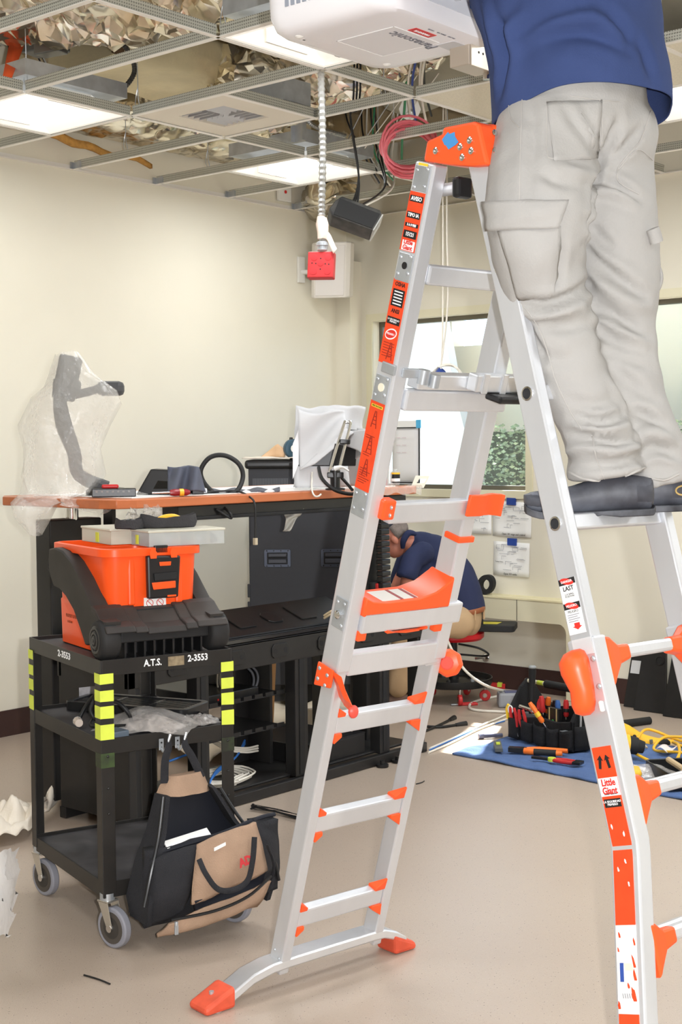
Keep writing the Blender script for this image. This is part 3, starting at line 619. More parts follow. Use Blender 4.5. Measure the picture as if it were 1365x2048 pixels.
# holes of the round rungs on the right half
M_dark = mat('dark_hole', (40, 40, 42), .8)
for n in (-1, 0, 1):
    MB().lathe([(.0165, 0), (.0165, .003), (.0125, .004), (.0125, -.012)], PR(n, 0, -.0325), (0, -1, 0), 18, cap=False).build('rung_collar', M_chrome, LAD)
    MB().cyl(PR(n, 0, -.0328), PR(n, 0, -.0335), .0125).build('rung_hole', M_dark, LAD)
    MB().tube([PR(n, 0, -.03), PR(n, 0, W2+.03)], .017, 14).build('rung', M_alu2, LAD); bar(PR, n-.055, n+.06, -.004, .02, 0, W2).build('rung_tread', M_alu, LAD, ang=0, bevel=.004)
for n in (2.0, 3.0, 4.0, 5.0):
    q = max(0, n-3.35)*.085; e0, e1 = -q, W2+q
    bar(PR, n-.045, n+.05, -.005, .034, e0, e1).build('rung', M_alu, LAD, ang=0, bevel=.007); bar(PR, n-.05, n-.0, -.034, -.008, e0, e1).build('rung_lip', M_alu2, LAD, ang=0, bevel=.006)
    for ee, s in ((e0, 1), (e1, -1)):   # flared orange rung ends
        R = []
        for x, hu, hd, kk in ((0, .14, .25, .042), (.018, .13, .18, .04), (.045, .06, .09, .036), (.085, .055, .06, .036)):
            R.append([PR(n-hu, .008, ee+s*x), PR(n-hu*.9, kk, ee+s*x), PR(n+hd, kk, ee+s*x), PR(n+hd, .0, ee+s*x)])
        MB().rings(R).build('rung_cap', M_orange, LAD, ang=0, bevel=.006)
# the near orange lock on the right half, and rivets
R = []
for n, r, k in ((1.93, .01, -.005), (1.95, .022, -.006), (2.01, .031, -.008), (2.09, .031, -.008), (2.22, .025, -.004), (2.32, .025, -.008), (2.38, .02, -.012), (2.405, .008, -.014)):
    R.append([PR(n, k+r*1.15*math.cos(2*PI*j/16), -.046-.5*r+r*1.0*math.sin(2*PI*j/16)) for j in range(16)])
MB().rings(R).build('rock_lock', M_orange, LAD, ang=60)
rivets(PR, [(2.02, .034), (2.22, .034)], -.046, r=.007)
bar(PR, 2.32, 2.40, .025, .034, -.052, -.040).build('lock_tongue', M_white, LAD, ang=0, bevel=.004)
bar(PR, 1.86, 1.98, -.02, .036, -.0415, -.0385).build('clear_plate', mat('clear_acrylic', (225, 225, 225), .15, alpha=.55), LAD, ang=0)
# orange fittings on the left half
bar(PL, 3.88, 4.06, -.01, .026, -.006, .036).build('rung_bracket', M_orange, LAD, ang=0, bevel=.006)
rivets(lambda n, k, e: PL(n, .0275, k), [(3.93, .016), (4.0, .016)], 0)
R = []
for x, k in ((W2-.02, .02), (W2+.03, .022), (W2+.05, .016), (W2+.075, .012), (W2+.1, .02), (W2+.108, .028)):
    R.append([PL(3.88-.1*max(0, x-W2-.03), k, x), PL(3.88-.1*max(0, x-W2-.03), k+.01, x), PL(4.08, k+.01, x), PL(4.08, k, x)])
MB().rings(R).build('rung_bracket', M_orange, LAD, ang=30, bevel=.002)
bar(PL, 3.6, 3.66, -.05, .012, W2-.012, W2+.05).build('rail_collar', M_orange, LAD, ang=0, bevel=.004)
# work tray (orange) above rung 3 with label
R = []
for x, up, kk in ((.004, .04, .02), (.03, .0, .03), (.08, -.02, .04), (.2, -.015, .05), (.26, .03, .04), (.31, .13, .03), (W2-.002, .16, .02)):
    R.append([PL(2.98, -.08, x), PL(2.98, .018, x), PL(3.12+up, .018, x), PL(3.12+up, -.08, x)])
MB().rings(R).build('work_tray', M_orange, LAD, ang=20, bevel=.004)
bar(PL, 3.098, 3.106, -.06, .008, .07, .22).build('tray_label', mat('label_grey', (216, 212, 204), .5), LAD, ang=0)
for x in (.135, .185): bar(PL, 3.1, 3.1075, -.06, .008, x, x+.012).build('label_band', mat('label_maroon', (150, 60, 60), .5), LAD, ang=0)
MB().rings([[PL(2.80, .008, x), PL(2.80, .02, x), PL(2.83+h, .02, x), PL(2.83+h, .008, x)] for x, h in ((.1, 0), (.13, -.03), (.17, -.045), (.22, -.04), (.25, -.01))]).build('tray_underside', M_orange, LAD, ang=20)
for x, h in ((.004, .1), (W2-.035, .1)): bar(PL, 2.74, 2.84, -.01, .012, x, x+.03).build('tray_clip', M_orange, LAD, ang=0, bevel=.004)
# lock brackets at the foot of the upper rails
R = [[PL(2.47, -.068, -.052), PL(2.47, .0, -.052), PL(2.47, .0, -.044), PL(2.47, -.068, -.044)], [PL(2.24, -.068, -.052), PL(2.3, .0, -.052), PL(2.3, .0, -.044), PL(2.24, -.068, -.044)]]
MB().rings(R).build('lock_bracket', M_orange, LAD, ang=0, bevel=.004); rivets(PL, [(2.42, -.055), (2.40, -.02), (2.32, -.055), (2.3, -.022)], -.052)
MB().rings([[PL(a, k0, e0), PL(a, k1, e0), PL(b_, k1, e1), PL(b_, k0, e1)] for a, b_, k0, k1, e0, e1 in ((2.47, 2.22, -.012, .034, -.05, -.012), (2.38, 2.15, .02, .052, -.046, -.008), (2.27, 2.12, .05, .078, -.04, -.004))]).build('lock_lever', M_orange, LAD, ang=0, bevel=.004)
MB().ball(PL(2.18, .076, -.022), (.012, .016, .018), 10, 8).build('lock_pin', mat('lock_red', (236, 84, 70), .4), LAD)
c = PL(2.38, -.0, W2+.066)
MB().lathe([(.03, -.02), (.04, -.012), (.042, .01), (.034, .022), (.022, .026)], c, (.5, -.8, .1), 8).build('lock_knob', M_orange, LAD, ang=30, bevel=.003)
MB().lathe([(.02, .026), (.016, .029)], c, (.5, -.8, .1), 12).build('knob_face', mat('lock_red', (236, 84, 70), .4), LAD)
# top hinge caps
cap = [(846, 322), (853, 281), (884, 267), (885, 254), (946, 242), (957, 246), (976, 330), (945, 333), (897, 330)]
for e_face, th, nm in ((-.052, .07, 'hinge_cap'), (W2+.052, -.07, 'hinge_cap')):
    P2 = [LE(x, y, -.052) for x, y in cap]; P2 = [(p.x, p.z) for p in P2]
    MB().rings([[V((x, e_face, z)) for x, z in P2], [V((x, e_face+th*.72, z)) for x, z in P2], [V((x if i not in (4, 5, 6) else x+.012, e_face+th, z)) for i, (x, z) in enumerate(P2)]]).build(nm, M_orange, LAD, ang=0, bevel=.009)
P2 = [LE(x, y, -.052) for x, y in cap]
for px, py in ((873, 302), (941, 281), (922, 294), (944, 302), (926, 315)):
    p = LE(px, py, -.053); MB().lathe([(.0085, 0), (.0085, .003), (.005, .004), (.005, .001)], p, (0, -1, 0), 12).build('cap_rivet', M_chrome, LAD)
for dz in (.035, .075): MB().lathe([(.008, 0), (.008, .003), (.005, .0045)], P2[6]+V((.004-.0, .02, dz)), (1, 0, .25), 12).build('cap_rivet', M_chrome, LAD)
b = [LE(x, y, -.0535) for x, y in ((885, 279), (897, 264), (900, 268), (910, 264), (911, 273), (918, 284), (912, 290), (898, 299), (893, 291), (890, 290))]
MB().rings([b, [p+V((0, -.001, 0)) for p in b]]).build('blue_tape', mat('painter_tape', (72, 144, 205), .7), LAD, ang=0)
for q in (.02, W2-.02): MB().cyl(V((.53, q, 2.185)), V((.65, q, 2.18)), .016).build('spreader_rod', M_alu2, LAD)
MB().box((.638, -.02, 2.15), (.664, .03, 2.2)).build('spreader_knob', M_blackp, LAD, ang=0, bevel=.008)
# stabiliser bar at the foot of the left half
R = []; g0 = -.055-.03
for e, z in ((-.262, .02), (-.21, .04), (-.13, .075), (-.06, .088), (.0, .09), (W2, .09), (W2+.04, .088), (W2+.09, .07), (W2+.13, .045)):
    x0 = g0 - .09*(z-.235)*0
    R.append([V((g0-.035, e, z-.028)), V((g0+.04, e, z-.028)), V((g0+.04, e, z)), V((g0-.035, e, z))])
MB().rings(R).build('stabiliser_bar', M_alu2, LAD, ang=40, bevel=.005)
for s, e0, e1 in ((-1, -.2, -.30), (1, W2+.075, W2+.165)):
    MB().hexa([V((g0-.043, e0, .002)), V((g0+.048, e0, .002)), V((g0+.048, e1, .001)), V((g0-.043, e1, .001)), V((g0-.043, e0, .062)), V((g0+.048, e0, .062)), V((g0+.044, e1, .022)), V((g0-.04, e1, .022))]).build('foot', mat('worn_orange', (232, 92, 62), .6, var=.25, vs=16), LAD, ang=0, bevel=.01)
    MB().cyl(V((g0, (e0+e1)/2, .04)), V((g0, (e0+e1)/2, .048)), .007).build('foot_rivet', M_steel, LAD)
rivets(PL, [(-.45, -.04), (-.5, -.015)], -.034, r=.004)
# ---- stickers
M_stk = mat('orange_sticker', (240, 76, 34), .45, var=.12, vs=30)
def sticker(P, n0, n1, k0, k1, e, m, th=.0007, name='sticker'):
    return bar(P, n0, n1, k0, k1, e-th, e).build(name, m, LAD, ang=0)
ML = lambda n, k, e, dirn=1: frame(PL(n, k, e), kL, dL)
MR = lambda n, k, e: frame(PR(n, k, e), kR, -dR)
eL = -.042
for n0, n1 in ((6.135, 6.61), (5.2, 5.9), (4.1, 4.87)): sticker(PL, n0, n1, -.062, -.006, eL, M_stk)
def blk(P, n0, n1, k0, k1, e, m=M_ink): return sticker(P, n0, n1, k0, k1, e-.0007, m, .0004, 'print_block')
c0 = -.034; eT = eL-.0013
for n0, n1, s, bd, c in ((6.53, 6.58, 'AVISO', .014, M_inkw), (6.4, 6.45, 'TIPO IA', .012, M_inkw), (6.33, 6.36, '3 A 9 PIES', .008, M_inkw), (6.24, 6.3, '15121', .013, M_inkw)):
    blk(PL, n0, n1, -.058, -.01, eL); text('lettering', s, bd, ML((n0+n1)/2, c0, eT), c, LAD, bold=.0004)
blk(PL, 6.14, 6.22, -.056, -.01, eL, M_inkw); text('lettering', 'Little\nGiant', .016, ML(6.185, c0, eT), M_inkr, LAD, bold=.0005)
text('lettering', 'OSHA', .014, ML(5.86, c0, eL-.0008), M_ink, LAD, bold=.0004); text('lettering', 'ANSI', .014, ML(5.64, c0, eL-.0008), M_ink, LAD, bold=.0004)
blk(PL, 5.68, 5.82, -.056, -.012, eL); 
for k in range(5): blk(PL, 5.695+k*.025, 5.705+k*.025, -.05, -.018, eL-.0003, M_inkw)
blk(PL, 5.53, 5.59, -.058, -.01, eL); text('lettering', 'LA SEGURIDAD\nPRIMERO', .0065, ML(5.56, c0, eT), M_inkw, LAD)
MB().lathe([(.022, 0), (.022, .0006)], (0, 0, 0), (0, -1, 0), 20).build('print_oval', M_inkw, LAD).matrix_local = Matrix.Translation(PL(5.45, c0, eL-.0007)) @ Matrix.Diagonal((1, 1, .62, 1))
MB().lathe([(.019, 0), (.019, .0006)], (0, 0, 0), (0, -1, 0), 20).build('print_oval', M_inkr, LAD).matrix_local = Matrix.Translation(PL(5.45, c0, eL-.0012)) @ Matrix.Diagonal((1, 1, .55, 1))
text('lettering', 'PELIGRO', .0075, ML(5.45, c0, eL-.002), M_inkw, LAD)
M_fine = mat('dark_red_print', (150, 40, 24), .6)
for n in [5.26+.022*i for i in range(6)] + [4.16+.02*i for i in range(7)] + [4.4, 4.42, 4.55, 4.57]: blk(PL, n, n+.006, -.055, -.014-.008*((int(n*100)) % 3), eL, M_fine)
def ladder_icon(n, k): 
    b = MB(); 
    for s in (-1, 1): b.beam(PL(n, k, eL-.0009)+kL*.010*s - dL*.022, PL(n, k+.002*s, eL-.0009)+dL*.022, (0, 1, 0), .0006, .003)
    for i in range(3): b.beam(PL(n, k-.007+.001*i, eL-.0009)+dL*(-.012+.01*i), PL(n, k+.007-.001*i, eL-.0009)+dL*(-.012+.01*i), (0, 1, 0), .0006, .002)
    b.build('print_icon', M_fine, LAD, ang=0)
for n in (4.72, 4.5, 4.3): ladder_icon(n, c0)
ladder_icon(5.31, c0+.008)
blk(PL, 4.82, 4.845, -.056, -.012, eL, mat('sticker_yellow', (236, 200, 60), .5)); text('lettering', 'PRECAUCION', .006, ML(4.8325, c0, eT), M_ink, LAD)
sticker(PL, 6.805, 6.84, -.05, -.016, -.043, mat('sticker_yellow', (236, 200, 60), .5))
# right half stickers
eR = -.0322; eF = -.0385; kc = 0
sticker(PR, 1.41, 1.82, -.028, .02, eR, M_paper)
for n0, s in ((1.41, 'DANGER'), (1.59, 'PELIGRO')):
    blk(PR, n0+.045, n0, -.028, .02, eR)
    o = MB().lathe([(.0195, 0), (.0195, .0005)], (0, 0, 0), (0, -1, 0), 20).build('print_oval', M_inkr, LAD); o.matrix_local = Matrix.Translation(PR(n0+.023, -.004, eR-.0012)) @ Matrix.Diagonal((1, 1, .36, 1))
    text('lettering', s, .008, MR(n0+.023, -.004, eR-.002), M_inkw, LAD)
text('lettering', 'LAST', .014, MR(1.485, -.004, eR-.0008), M_ink, LAD, bold=.0003); text('lettering', 'LOCKING\nPOSITION', .006, MR(1.535, -.004, eR-.0008), M_ink, LAD)
text('lettering', 'PELIGRO', .008, MR(1.655, -.004, eR-.0008), M_ink, LAD)
for k in range(4): blk(PR, 1.675+k*.016, 1.681+k*.016, -.022, .012-.006*(k % 2), eR, mat('grey_print', (150, 150, 155), .6))
b = [PR(n, k, eR-.001) for n, k in ((1.74, -.008), (1.74, .008), (1.765, .008), (1.765, .014), (1.79, 0), (1.765, -.014), (1.765, -.008))]
MB().rings([b, [p+V((0, -.0006, 0)) for p in b]]).build('print_arrow', M_inkr, LAD, ang=0)
# the long orange sticker follows the flare
fe = lambda n: -max(0, n-3.35)*.085
def stripR(n0, n1, k0, k1, m, lift=.0008):
    ns = [n0] + [x for x in (3.35,) if n0 < x < n1] + [n1]
    MB().rings([[PR(n, k0, eF+fe(n)-lift), PR(n, k1, eF+fe(n)-lift), PR(n, k1, eF+fe(n)+.001), PR(n, k0, eF+fe(n)+.001)] for n in ns]).build('sticker', m, LAD, ang=0)
stripR(2.64, 3.86, -.03, .024, M_stk); stripR(4.42, 5.1, -.03, .024, M_stk)
stripR(3.86, 4.42, -.03, .024, mat('worn_label', (244, 240, 236), .6, var=.5, vs=26, rgb2=(240, 232, 226)))
stripR(2.86, 2.99, -.03, .024, M_inkw, .0014)
text('lettering', 'Little\nGiant', .021, MR(2.925, -.003, eF-.002), M_inkr, LAD, bold=.0006, sx=.9); text('lettering', 'Ladder Systems', .0055, MR(2.975, -.003, eF-.002), M_ink, LAD)
stripR(3.01, 3.07, -.026, .02, M_ink, .0014); text('lettering', 'LA SEGURIDAD\nPRIMERO', .0072, MR(3.04, -.003, eF-.002), M_inkw, LAD)
for k in (-.014, .008):
    b = MB(); s = -1 if k < 0 else 1
    b.prism([(-.004, -.014), (.003, -.014), (.004, .006), (.009, .004), (0, .016), (-.009, .004), (-.004, .006)], MR(2.75, k, eF-.0012) @ Matrix.Rotation(.2*s, 4, 'Z'), .0006); b.build('print_icon', M_ink, LAD, ang=0)
def flake(n, k, w_, h, m, lift):
    pl = [(math.cos(2*PI*i/9)*w_*random.uniform(.5, 1.1), math.sin(2*PI*i/9)*h*random.uniform(.5, 1.1)) for i in range(9)]
    MB().prism(pl, MR(n, k, eF+fe(n)-lift), .0004).build('worn_flake', m, LAD, ang=0)
for n, k, a, b_ in ((3.93, -.02, .004, .012), (3.98, .02, .003, .02), (4.12, .018, .004, .03), (4.2, .02, .005, .025), (4.25, -.0, .004, .01), (4.33, .016, .006, .03), (4.38, -.026, .004, .016), (4.02, -.024, .003, .01)): flake(n, k, a, b_, M_stk, .0013)
for n, k in ((3.2, -.02), (3.26, .01), (3.45, .005), (3.5, -.016), (3.6, .012)): flake(n, k, .003, .007, M_inkw, .0013)
stripR(4.1, 4.22, -.022, -.012, mat('blue_print', (50, 80, 160), .6), .0013)
blk(PR, 4.1, 4.2, -.008, .014, eF+fe(4.15)+.0004, mat('cream_print', (236, 226, 200), .6))
for k in range(5): blk(PR, 4.29, 4.36, -.016+k*.006, -.014+k*.006, eF+fe(4.32), mat('grey_print', (150, 150, 155), .6))
# ================================================================ utility cart
RC = math.radians(-17.5); CO = (-3.559, 3.05, 0)
CART = thing('utility_cart', 'black steel three-shelf utility cart with yellow striped tape on its legs and grey casters', 'cart', CO, RC)
CM = inv(CART)
hx, hy = .3225, .2285
M_cart = mat('cart_black', (36, 34, 32), .4, var=.25, vs=9)
M_cshelf = mat('worn_black_shelf', (44, 43, 44), .55, var=.55, vs=5, rgb2=(78, 76, 78))
def shelf(z, name='shelf', lip=.012, ap=.05):
    m = MB(); m.box((-hx+.004, -hy+.004, z-lip-.004), (hx-.004, hy-.004, z-lip))
    o = m.build(name, M_cshelf, CART, ang=0)
    for a in ((-hx, -hy, hx, -hy+.005), (-hx, hy-.005, hx, hy), (-hx, -hy+.005, -hx+.005, hy-.005), (hx-.005, -hy+.005, hx, hy-.005)):
        MB().box((a[0], a[1], z-ap), (a[2], a[3], z)).build('apron', M_cart, o, ang=0, bevel=.0015)
shelf(.9); shelf(.655); shelf(.205)
M_tapeY = mat('yellow_tape', (222, 236, 84), .5, var=.08, vs=25)
for sx in (-1, 1):
    for sy in (-1, 1):
        x, y = sx*hx, sy*hy; w = .044; t = .005
        poly = [(0, 0), (-w, 0), (-w, -t), (-t, -t), (-t, -w), (0, -w)]
        P = [(x+sx*(.002)+px*sx, y+sy*(.002)+py*sy) for px, py in poly]
        lg = MB().rings([[V((a, b, .168)) for a, b in P], [V((a, b, .852 if sx > 0 or 1 else .9)) for a, b in P]]).build('leg', M_cart, CART, ang=0, bevel=.0015)
        if not (sx < 0 and sy > 0):
            for z0, z1 in ((.827, .858), (.772, .806), (.718, .757), (.652, .7)):
                q = .0012; P2 = [(x+sx*(.002+q)+px*sx, y+sy*(.002+q)+py*sy) for px, py in [(0, 0), (-w-q, 0), (-w-q, -q*.6), (-q*.6, -q*.6), (-q*.6, -w-q), (0, -w-q)]]
                MB().rings([[V((a, b, z0+random.uniform(-.002, .002))) for a, b in P2], [V((a, b, z1)) for a, b in P2]]).build('tape_stripe', M_tapeY, lg, ang=0)
            if sx > 0:
                q = .0009; P2 = [(x+sx*(.002+q)+px*sx, y+sy*(.002+q)+py*sy) for px, py in [(0, 0), (-w-q, 0), (-w-q, -q*.6), (-q*.6, -q*.6), (-q*.6, -w-q), (0, -w-q)]]
                MB().rings([[V((a, b, .565)) for a, b in P2], [V((a, b, .61)) for a, b in P2]]).build('green_overspray', mat('green_haze', (66, 88, 44), .5, var=.6, vs=14, rgb2=(40, 42, 34)), lg, ang=0)
        for z in (.6, .5, .42): MB().lathe([(.0045, 0), (.004, .003), (.001, .0045)], (x+sx*.002, y-sy*.02, z), (sx, 0, 0), 8).build('bolt_head', M_cart, lg)
        # caster
        a = {(1, -1): .35, (-1, -1): .25, (1, 1): .5, (-1, 1): .2}[(sx, sy)]
        d = V((math.cos(a), math.sin(a), 0)); n = V((-d.y, d.x, 0)); c0 = V((x-sx*.02, y-sy*.02, 0)); wc = c0 + d*.03 + V((0, 0, .064))
        ca = MB().lathe([(.064, -.014), (.064, .014)], wc, n, 36).build('caster_wheel', M_grub, CART, bevel=.005)
        MB().lathe([(.05, -.0148), (.05, .0148)], wc, n, 30).build('wheel_disc', mat('caster_disc', (78, 72, 66), .6), ca)
        MB().lathe([(.034, -.0155), (.034, .0155)], wc, n, 24).build('hub_ring', mat('caster_disc2', (60, 56, 52), .6), ca)
        MB().lathe([(.012, -.025), (.012, .025)], wc, n, 12).build('axle', M_chrome, ca)
        m = MB(); M = Matrix(((d.x, n.x, 0, c0.x), (d.y, n.y, 0, c0.y), (0, 0, 1, 0), (0, 0, 0, 1)))
        for s in (-1, 1):
            m.rings([[M @ V((px, s*.021, pz)) for px, pz in ((-.02, .145), (.024, .145), (.043, .068), (.038, .054), (.022, .056))], [M @ V((px, s*.0235, pz)) for px, pz in ((-.02, .145), (.024, .145), (.043, .068), (.038, .054), (.022, .056))]])
        m.box((-.022, -.0235, .141), (.026, .0235, .147), M)
        m.build('caster_fork', mat('zinc_warm', (206, 202, 192), .25, .8), CART, ang=0, bevel=.002)
        MB().cyl(c0+V((0, 0, .147)), c0+V((0, 0, .168)), .024).build('swivel', M_steel, CART)
# painted numbers and asset plate on the aprons
FR = frame((hx+.0008, 0, .0), (0, 1, 0), (0, 0, 1)); FS = frame((0, -hy-.0008, 0), (1, 0, 0), (0, 0, 1))
text('lettering', 'A.T.S.', .03, FR @ Matrix.Translation((-.052, .878, 0)), M_inkw, CART, bold=.0007, sx=.85)
text('lettering', '2-3553', .03, FR @ Matrix.Translation((.105, .88, 0)), M_inkw, CART, bold=.0007, sx=.85)
text('lettering', '2-3553', .03, FS @ Matrix.Translation((.015, .879, 0)), M_inkw, CART, bold=.0007, sx=1.35)
MB().box((hx+.0005, .0, .862), (hx+.0018, .056, .892)).build('asset_plate', mat('brass_plate', (176, 160, 132), .4, .6, var=.4, vs=60), CART, ang=0)
for y in (-.028, .028):
    hk = MB().box((hx+.001, y-.008, .598), (hx+.004, y+.008, .634)).build('coat_hook', M_steel, CART, ang=0, bevel=.001)
    MB().tube([(hx+.004, y, .605), (hx+.016, y, .596), (hx+.026, y+.004, .606), (hx+.03, y+.012, .63), (hx+.028, y+.02, .65)], [.004, .004, .004, .004, .0055], 8, smooth=4).build('hook_arm', M_steel, hk)
    for z in (.622, .606): MB().cyl((hx+.004, y, z), (hx+.0055, y, z), .003, n=8).build('screw', M_ink, hk)

# ---------------------------------------------------------------- orange wheeled tote on the cart
TOTE = thing('wheeled_tote', 'orange plastic rolling tote with black arms and wheels standing on the cart', 'tote', CM @ V((0, 0, .89)), RC)
def rrect(x0, x1, y0, y1, r, n=5):
    P = []
    for cx, cy, a0 in ((x1-r, y1-r, 0), (x0+r, y1-r, 90), (x0+r, y0+r, 180), (x1-r, y0+r, 270)):
        for k in range(n+1): a = math.radians(a0+90*k/n); P.append((cx+r*math.cos(a), cy+r*math.sin(a)))
    return P
def ring(x0, x1, y0, y1, r, z): return [V((x, y, z)) for x, y in rrect(x0, x1, y0, y1, r)]
m = MB().rings([ring(-.222, .06, -.15, .155, .02, .002), ring(-.226, .07, -.152, .157, .02, .15), ring(-.228, .205, -.154, .159, .045, .155), ring(-.236, .222, -.16, .165, .05, .318), ring(-.252, .238, -.176, .181, .06, .318), ring(-.252, .238, -.176, .181, .06, .343), ring(-.238, .224, -.162, .167, .05, .345), ring(-.226, .21, -.15, .155, .04, .1), ring(-.21, .19, -.14, .145, .03, .03)])
body = m.build('body', M_orange2, TOTE, ang=30, bevel=.003)
MB().box((.0, -.1685, .0), (.0, -.1685, .0))
for y in (-.075, .09): MB().box((.2, y-.012, .16), (.222, y+.012, .318)).build('front_rib', M_orange2, TOTE, ang=0, bevel=.006)
arm = [(-.175, .325), (-.12, .332), (-.05, .325), (.03, .295), (.11, .245), (.19, .18), (.25, .135), (.31, .125), (.30, .06), (.22, .045), (.15, .035), (.11, .08), (.05, .14), (-.02, .18), (-.08, .2), (-.135, .205), (-.165, .235), (-.185, .27)]
for s in (-1, 1):
    y0, y1 = (-.215, -.152) if s < 0 else (.157, .218)
    MB().rings([[V((x, y0+.008 if s < 0 else y1-.008, z)) for x, z in [(a*.97+.002, b*.97+.005) for a, b in arm]], [V((x, (y0+.014) if s < 0 else (y1-.014), z)) for x, z in arm], [V((x, y1 if s < 0 else y0, z)) for x, z in arm]]).build('side_arm', mat('dusty_rubber', (56, 52, 48), .62, var=.4, vs=6), TOTE, ang=25)
    wy0, wy1 = (-.222, -.155) if s < 0 else (.155, .222); wc = V((.27, 0, .066))
    wh = MB().lathe([(.05, wy0), (.058, wy0+.004), (.064, wy0+.016), (.064, wy1-.016), (.058, wy1-.004), (.05, wy1)], wc, (0, 1, 0), 34).build('wheel', M_rubber, TOTE, ang=50)
    for r0, o in ((.045, 0), (.03, -.002), (.016, -.004)):
        yy = wy0+o if s < 0 else wy1-o
        MB().lathe([(r0, yy), (r0-.003, yy+s*.003), (r0-.01, yy+s*.0035), (r0-.013, yy)], wc, (0, 1, 0), 30, cap=False).build('hub_ring', M_blackp, wh)
    MB().lathe([(.007, (wy0 if s < 0 else wy1)), (.007, (wy0 if s < 0 else wy1)+s*.006), (.003, (wy0 if s < 0 else wy1)+s*.008)], wc, (0, 1, 0), 10).build('axle_cap', M_blackp, wh)
MB().ball((-.18, -.19, .27), (.014, .02, .03), 10, 8).build('pull_grip', M_blackm, TOTE)
# hood between the wheels, in panels
prof = [(.205, .165), (.235, .155), (.285, .118), (.325, .105), (.338, .088), (.326, .086), (.28, .1), (.22, .14), (.205, .15)]
M_hood = mat('dusty_hood', (66, 60, 56), .6, var=.5, vs=5)
for y0, y1, lift in ((-.21, -.11, .004), (-.112, -.068, .0), (-.07, .065, -.006), (.063, .105, .0), (.103, .212, .004)):
    MB().rings([[V((x, y0, z+lift)) for x, z in prof], [V((x, y1, z+lift)) for x, z in prof]]).build('hood_panel', M_hood, TOTE, ang=0, bevel=.005)
MB().box((.262, -.15, .055), (.305, .155, .092)).build('axle_beam', M_blackm, TOTE, ang=0, bevel=.004)
MB().box((.07, -.14, .012), (.24, .145, .15)).build('under_tray', M_blackm, TOTE, ang=0)
for k in range(9): MB().box((.2, -.135+k*.033, .004), (.295, -.129+k*.033, .058)).build('fin', M_blackp, TOTE, ang=0)
# latch
LT = MB().prism([(-.03, .18), (.076, .18), (.086, .315), (-.032, .32)], frame((.226, 0, 0), (0, 1, 0), (0, 0, 1)), .022, 0).build('latch', M_blackp, TOTE, ang=0, bevel=.006)
LF = frame((.249, 0, 0), (0, 1, 0), (0, 0, 1))
for y in (-.012, .06): MB().prism([(y-.01, .31), (y+.01, .31), (y+.012, .33), (y-.006, .345), (y-.014, .33)], LF, .003).build('latch_hinge', M_orange2, LT, ang=0)
MB().box((.222, .0, .325), (.238, .045, .35)).build('latch_top', M_blackp, LT, ang=0, bevel=.002)
MB().prism([(.01, .285), (.048, .285), (.05, .298), (.008, .298)], LF, .002).build('latch_slot', M_orange2, LT, ang=0, bevel=.001)
MB().prism([(-.012, .262), (.068, .264), (.066, .24), (-.01, .238)], LF, .006).build('latch_bar', M_blackm, LT, ang=0, bevel=.002)
MB().prism([(-.014, .21), (.064, .212), (.064, .235), (-.02, .233)], LF, .004).build('latch_window', M_orange2, LT, ang=0, bevel=.002)
MB().prism([(.035, .184), (.066, .184), (.066, .19), (.035, .19)], LF, .002).build('latch_window', M_orange2, LT, ang=0)
# warning label and stencilled text
LB = MB().box((.2135, -.032, .145), (.2165, .045, .182)).build('warning_label', M_paper, TOTE, ang=0)
for y in (-.012, .024):
    MB().lathe([(.0125, 0), (.0125, .0006), (.0105, .0006), (.0105, 0)], (.2168, y, .164), (1, 0, 0), 20, cap=False).build('print_circle', M_inkr, LB)
    MB().beam((.2172, y-.008, .172), (.2172, y+.008, .156), (1, 0, 0), .0006, .002).build('print_bar', M_inkr, LB, ang=0)
TF = frame((0, -.1535, 0), (1, 0, 0), (0, 0, 1))
M_faint = mat('faded_stencil', (150, 66, 34), .6)
text('lettering', 'PROPERTY OF U C DAVIS', .0165, TF @ Matrix.Translation((-.088, .098, .0002)), M_faint, TOTE, sx=.78)
text('lettering', '754 752 5811', .0105, TF @ Matrix.Translation((-.125, .078, .0002)), M_faint, TOTE, sx=.78)

# ---------------------------------------------------------------- clear organizers and pouch on the tote
M_clear = mat('milky_plastic', (232, 228, 210), .3, alpha=.72, spec=.6)
M_clear2 = mat('clear_plastic', (226, 230, 228), .12, alpha=.35, spec=.6)
def organizer(name, label, c, rz, sx, sy, cells, tint, zb):
    t = thing(name, label, 'organizer box', CM @ V((c[0], c[1], zb)), RC+rz)
    m = MB(); h = .044
    for a in ((-sx, -sy, sx, -sy+.002), (-sx, sy-.002, sx, sy), (-sx, -sy, -sx+.002, sy), (sx-.002, -sy, sx, sy)): m.box((a[0], a[1], 0), (a[2], a[3], h))
    m.box((-sx, -sy, 0), (sx, sy, .002)); m.build('tray', M_clear2 if tint else M_clear, t, ang=0)
    MB().box((-sx-.004, -sy-.004, h), (sx+.004, sy+.004, h+.008)).build('lid', M_clear, t, ang=0, bevel=.003)
    for k in range(1, cells): 
        y = -sy+2*sy*k/cells; MB().box((-sx+.002, y-.001, .002), (sx-.002, y+.001, h-.002)).build('divider', M_clear, t, ang=0)
    for k in range(cells):
        b = MB().ball((0, -sy+2*sy*(k+.5)/cells, .016), (sx*.85, sy/cells*.8, .016), 10, 6); crumple(b, .008, 50, k); o = b.build('small_parts', [mat('parts_a', (150, 140, 136), .5, var=.5, vs=80), mat('parts_b', (225, 225, 228), .5, var=.4, vs=70), mat('parts_c', (170, 90, 84), .5, var=.5, vs=70)][(k+(0 if tint else 2)) % 3 if tint == 0 else k % 2], t); stuff(o)
    return t
oa = organizer('organizer_box', 'milky flat organizer box lying on the rear of the orange tote', (-.062, .055), 0, .128, .135, 4, 0, 1.236)
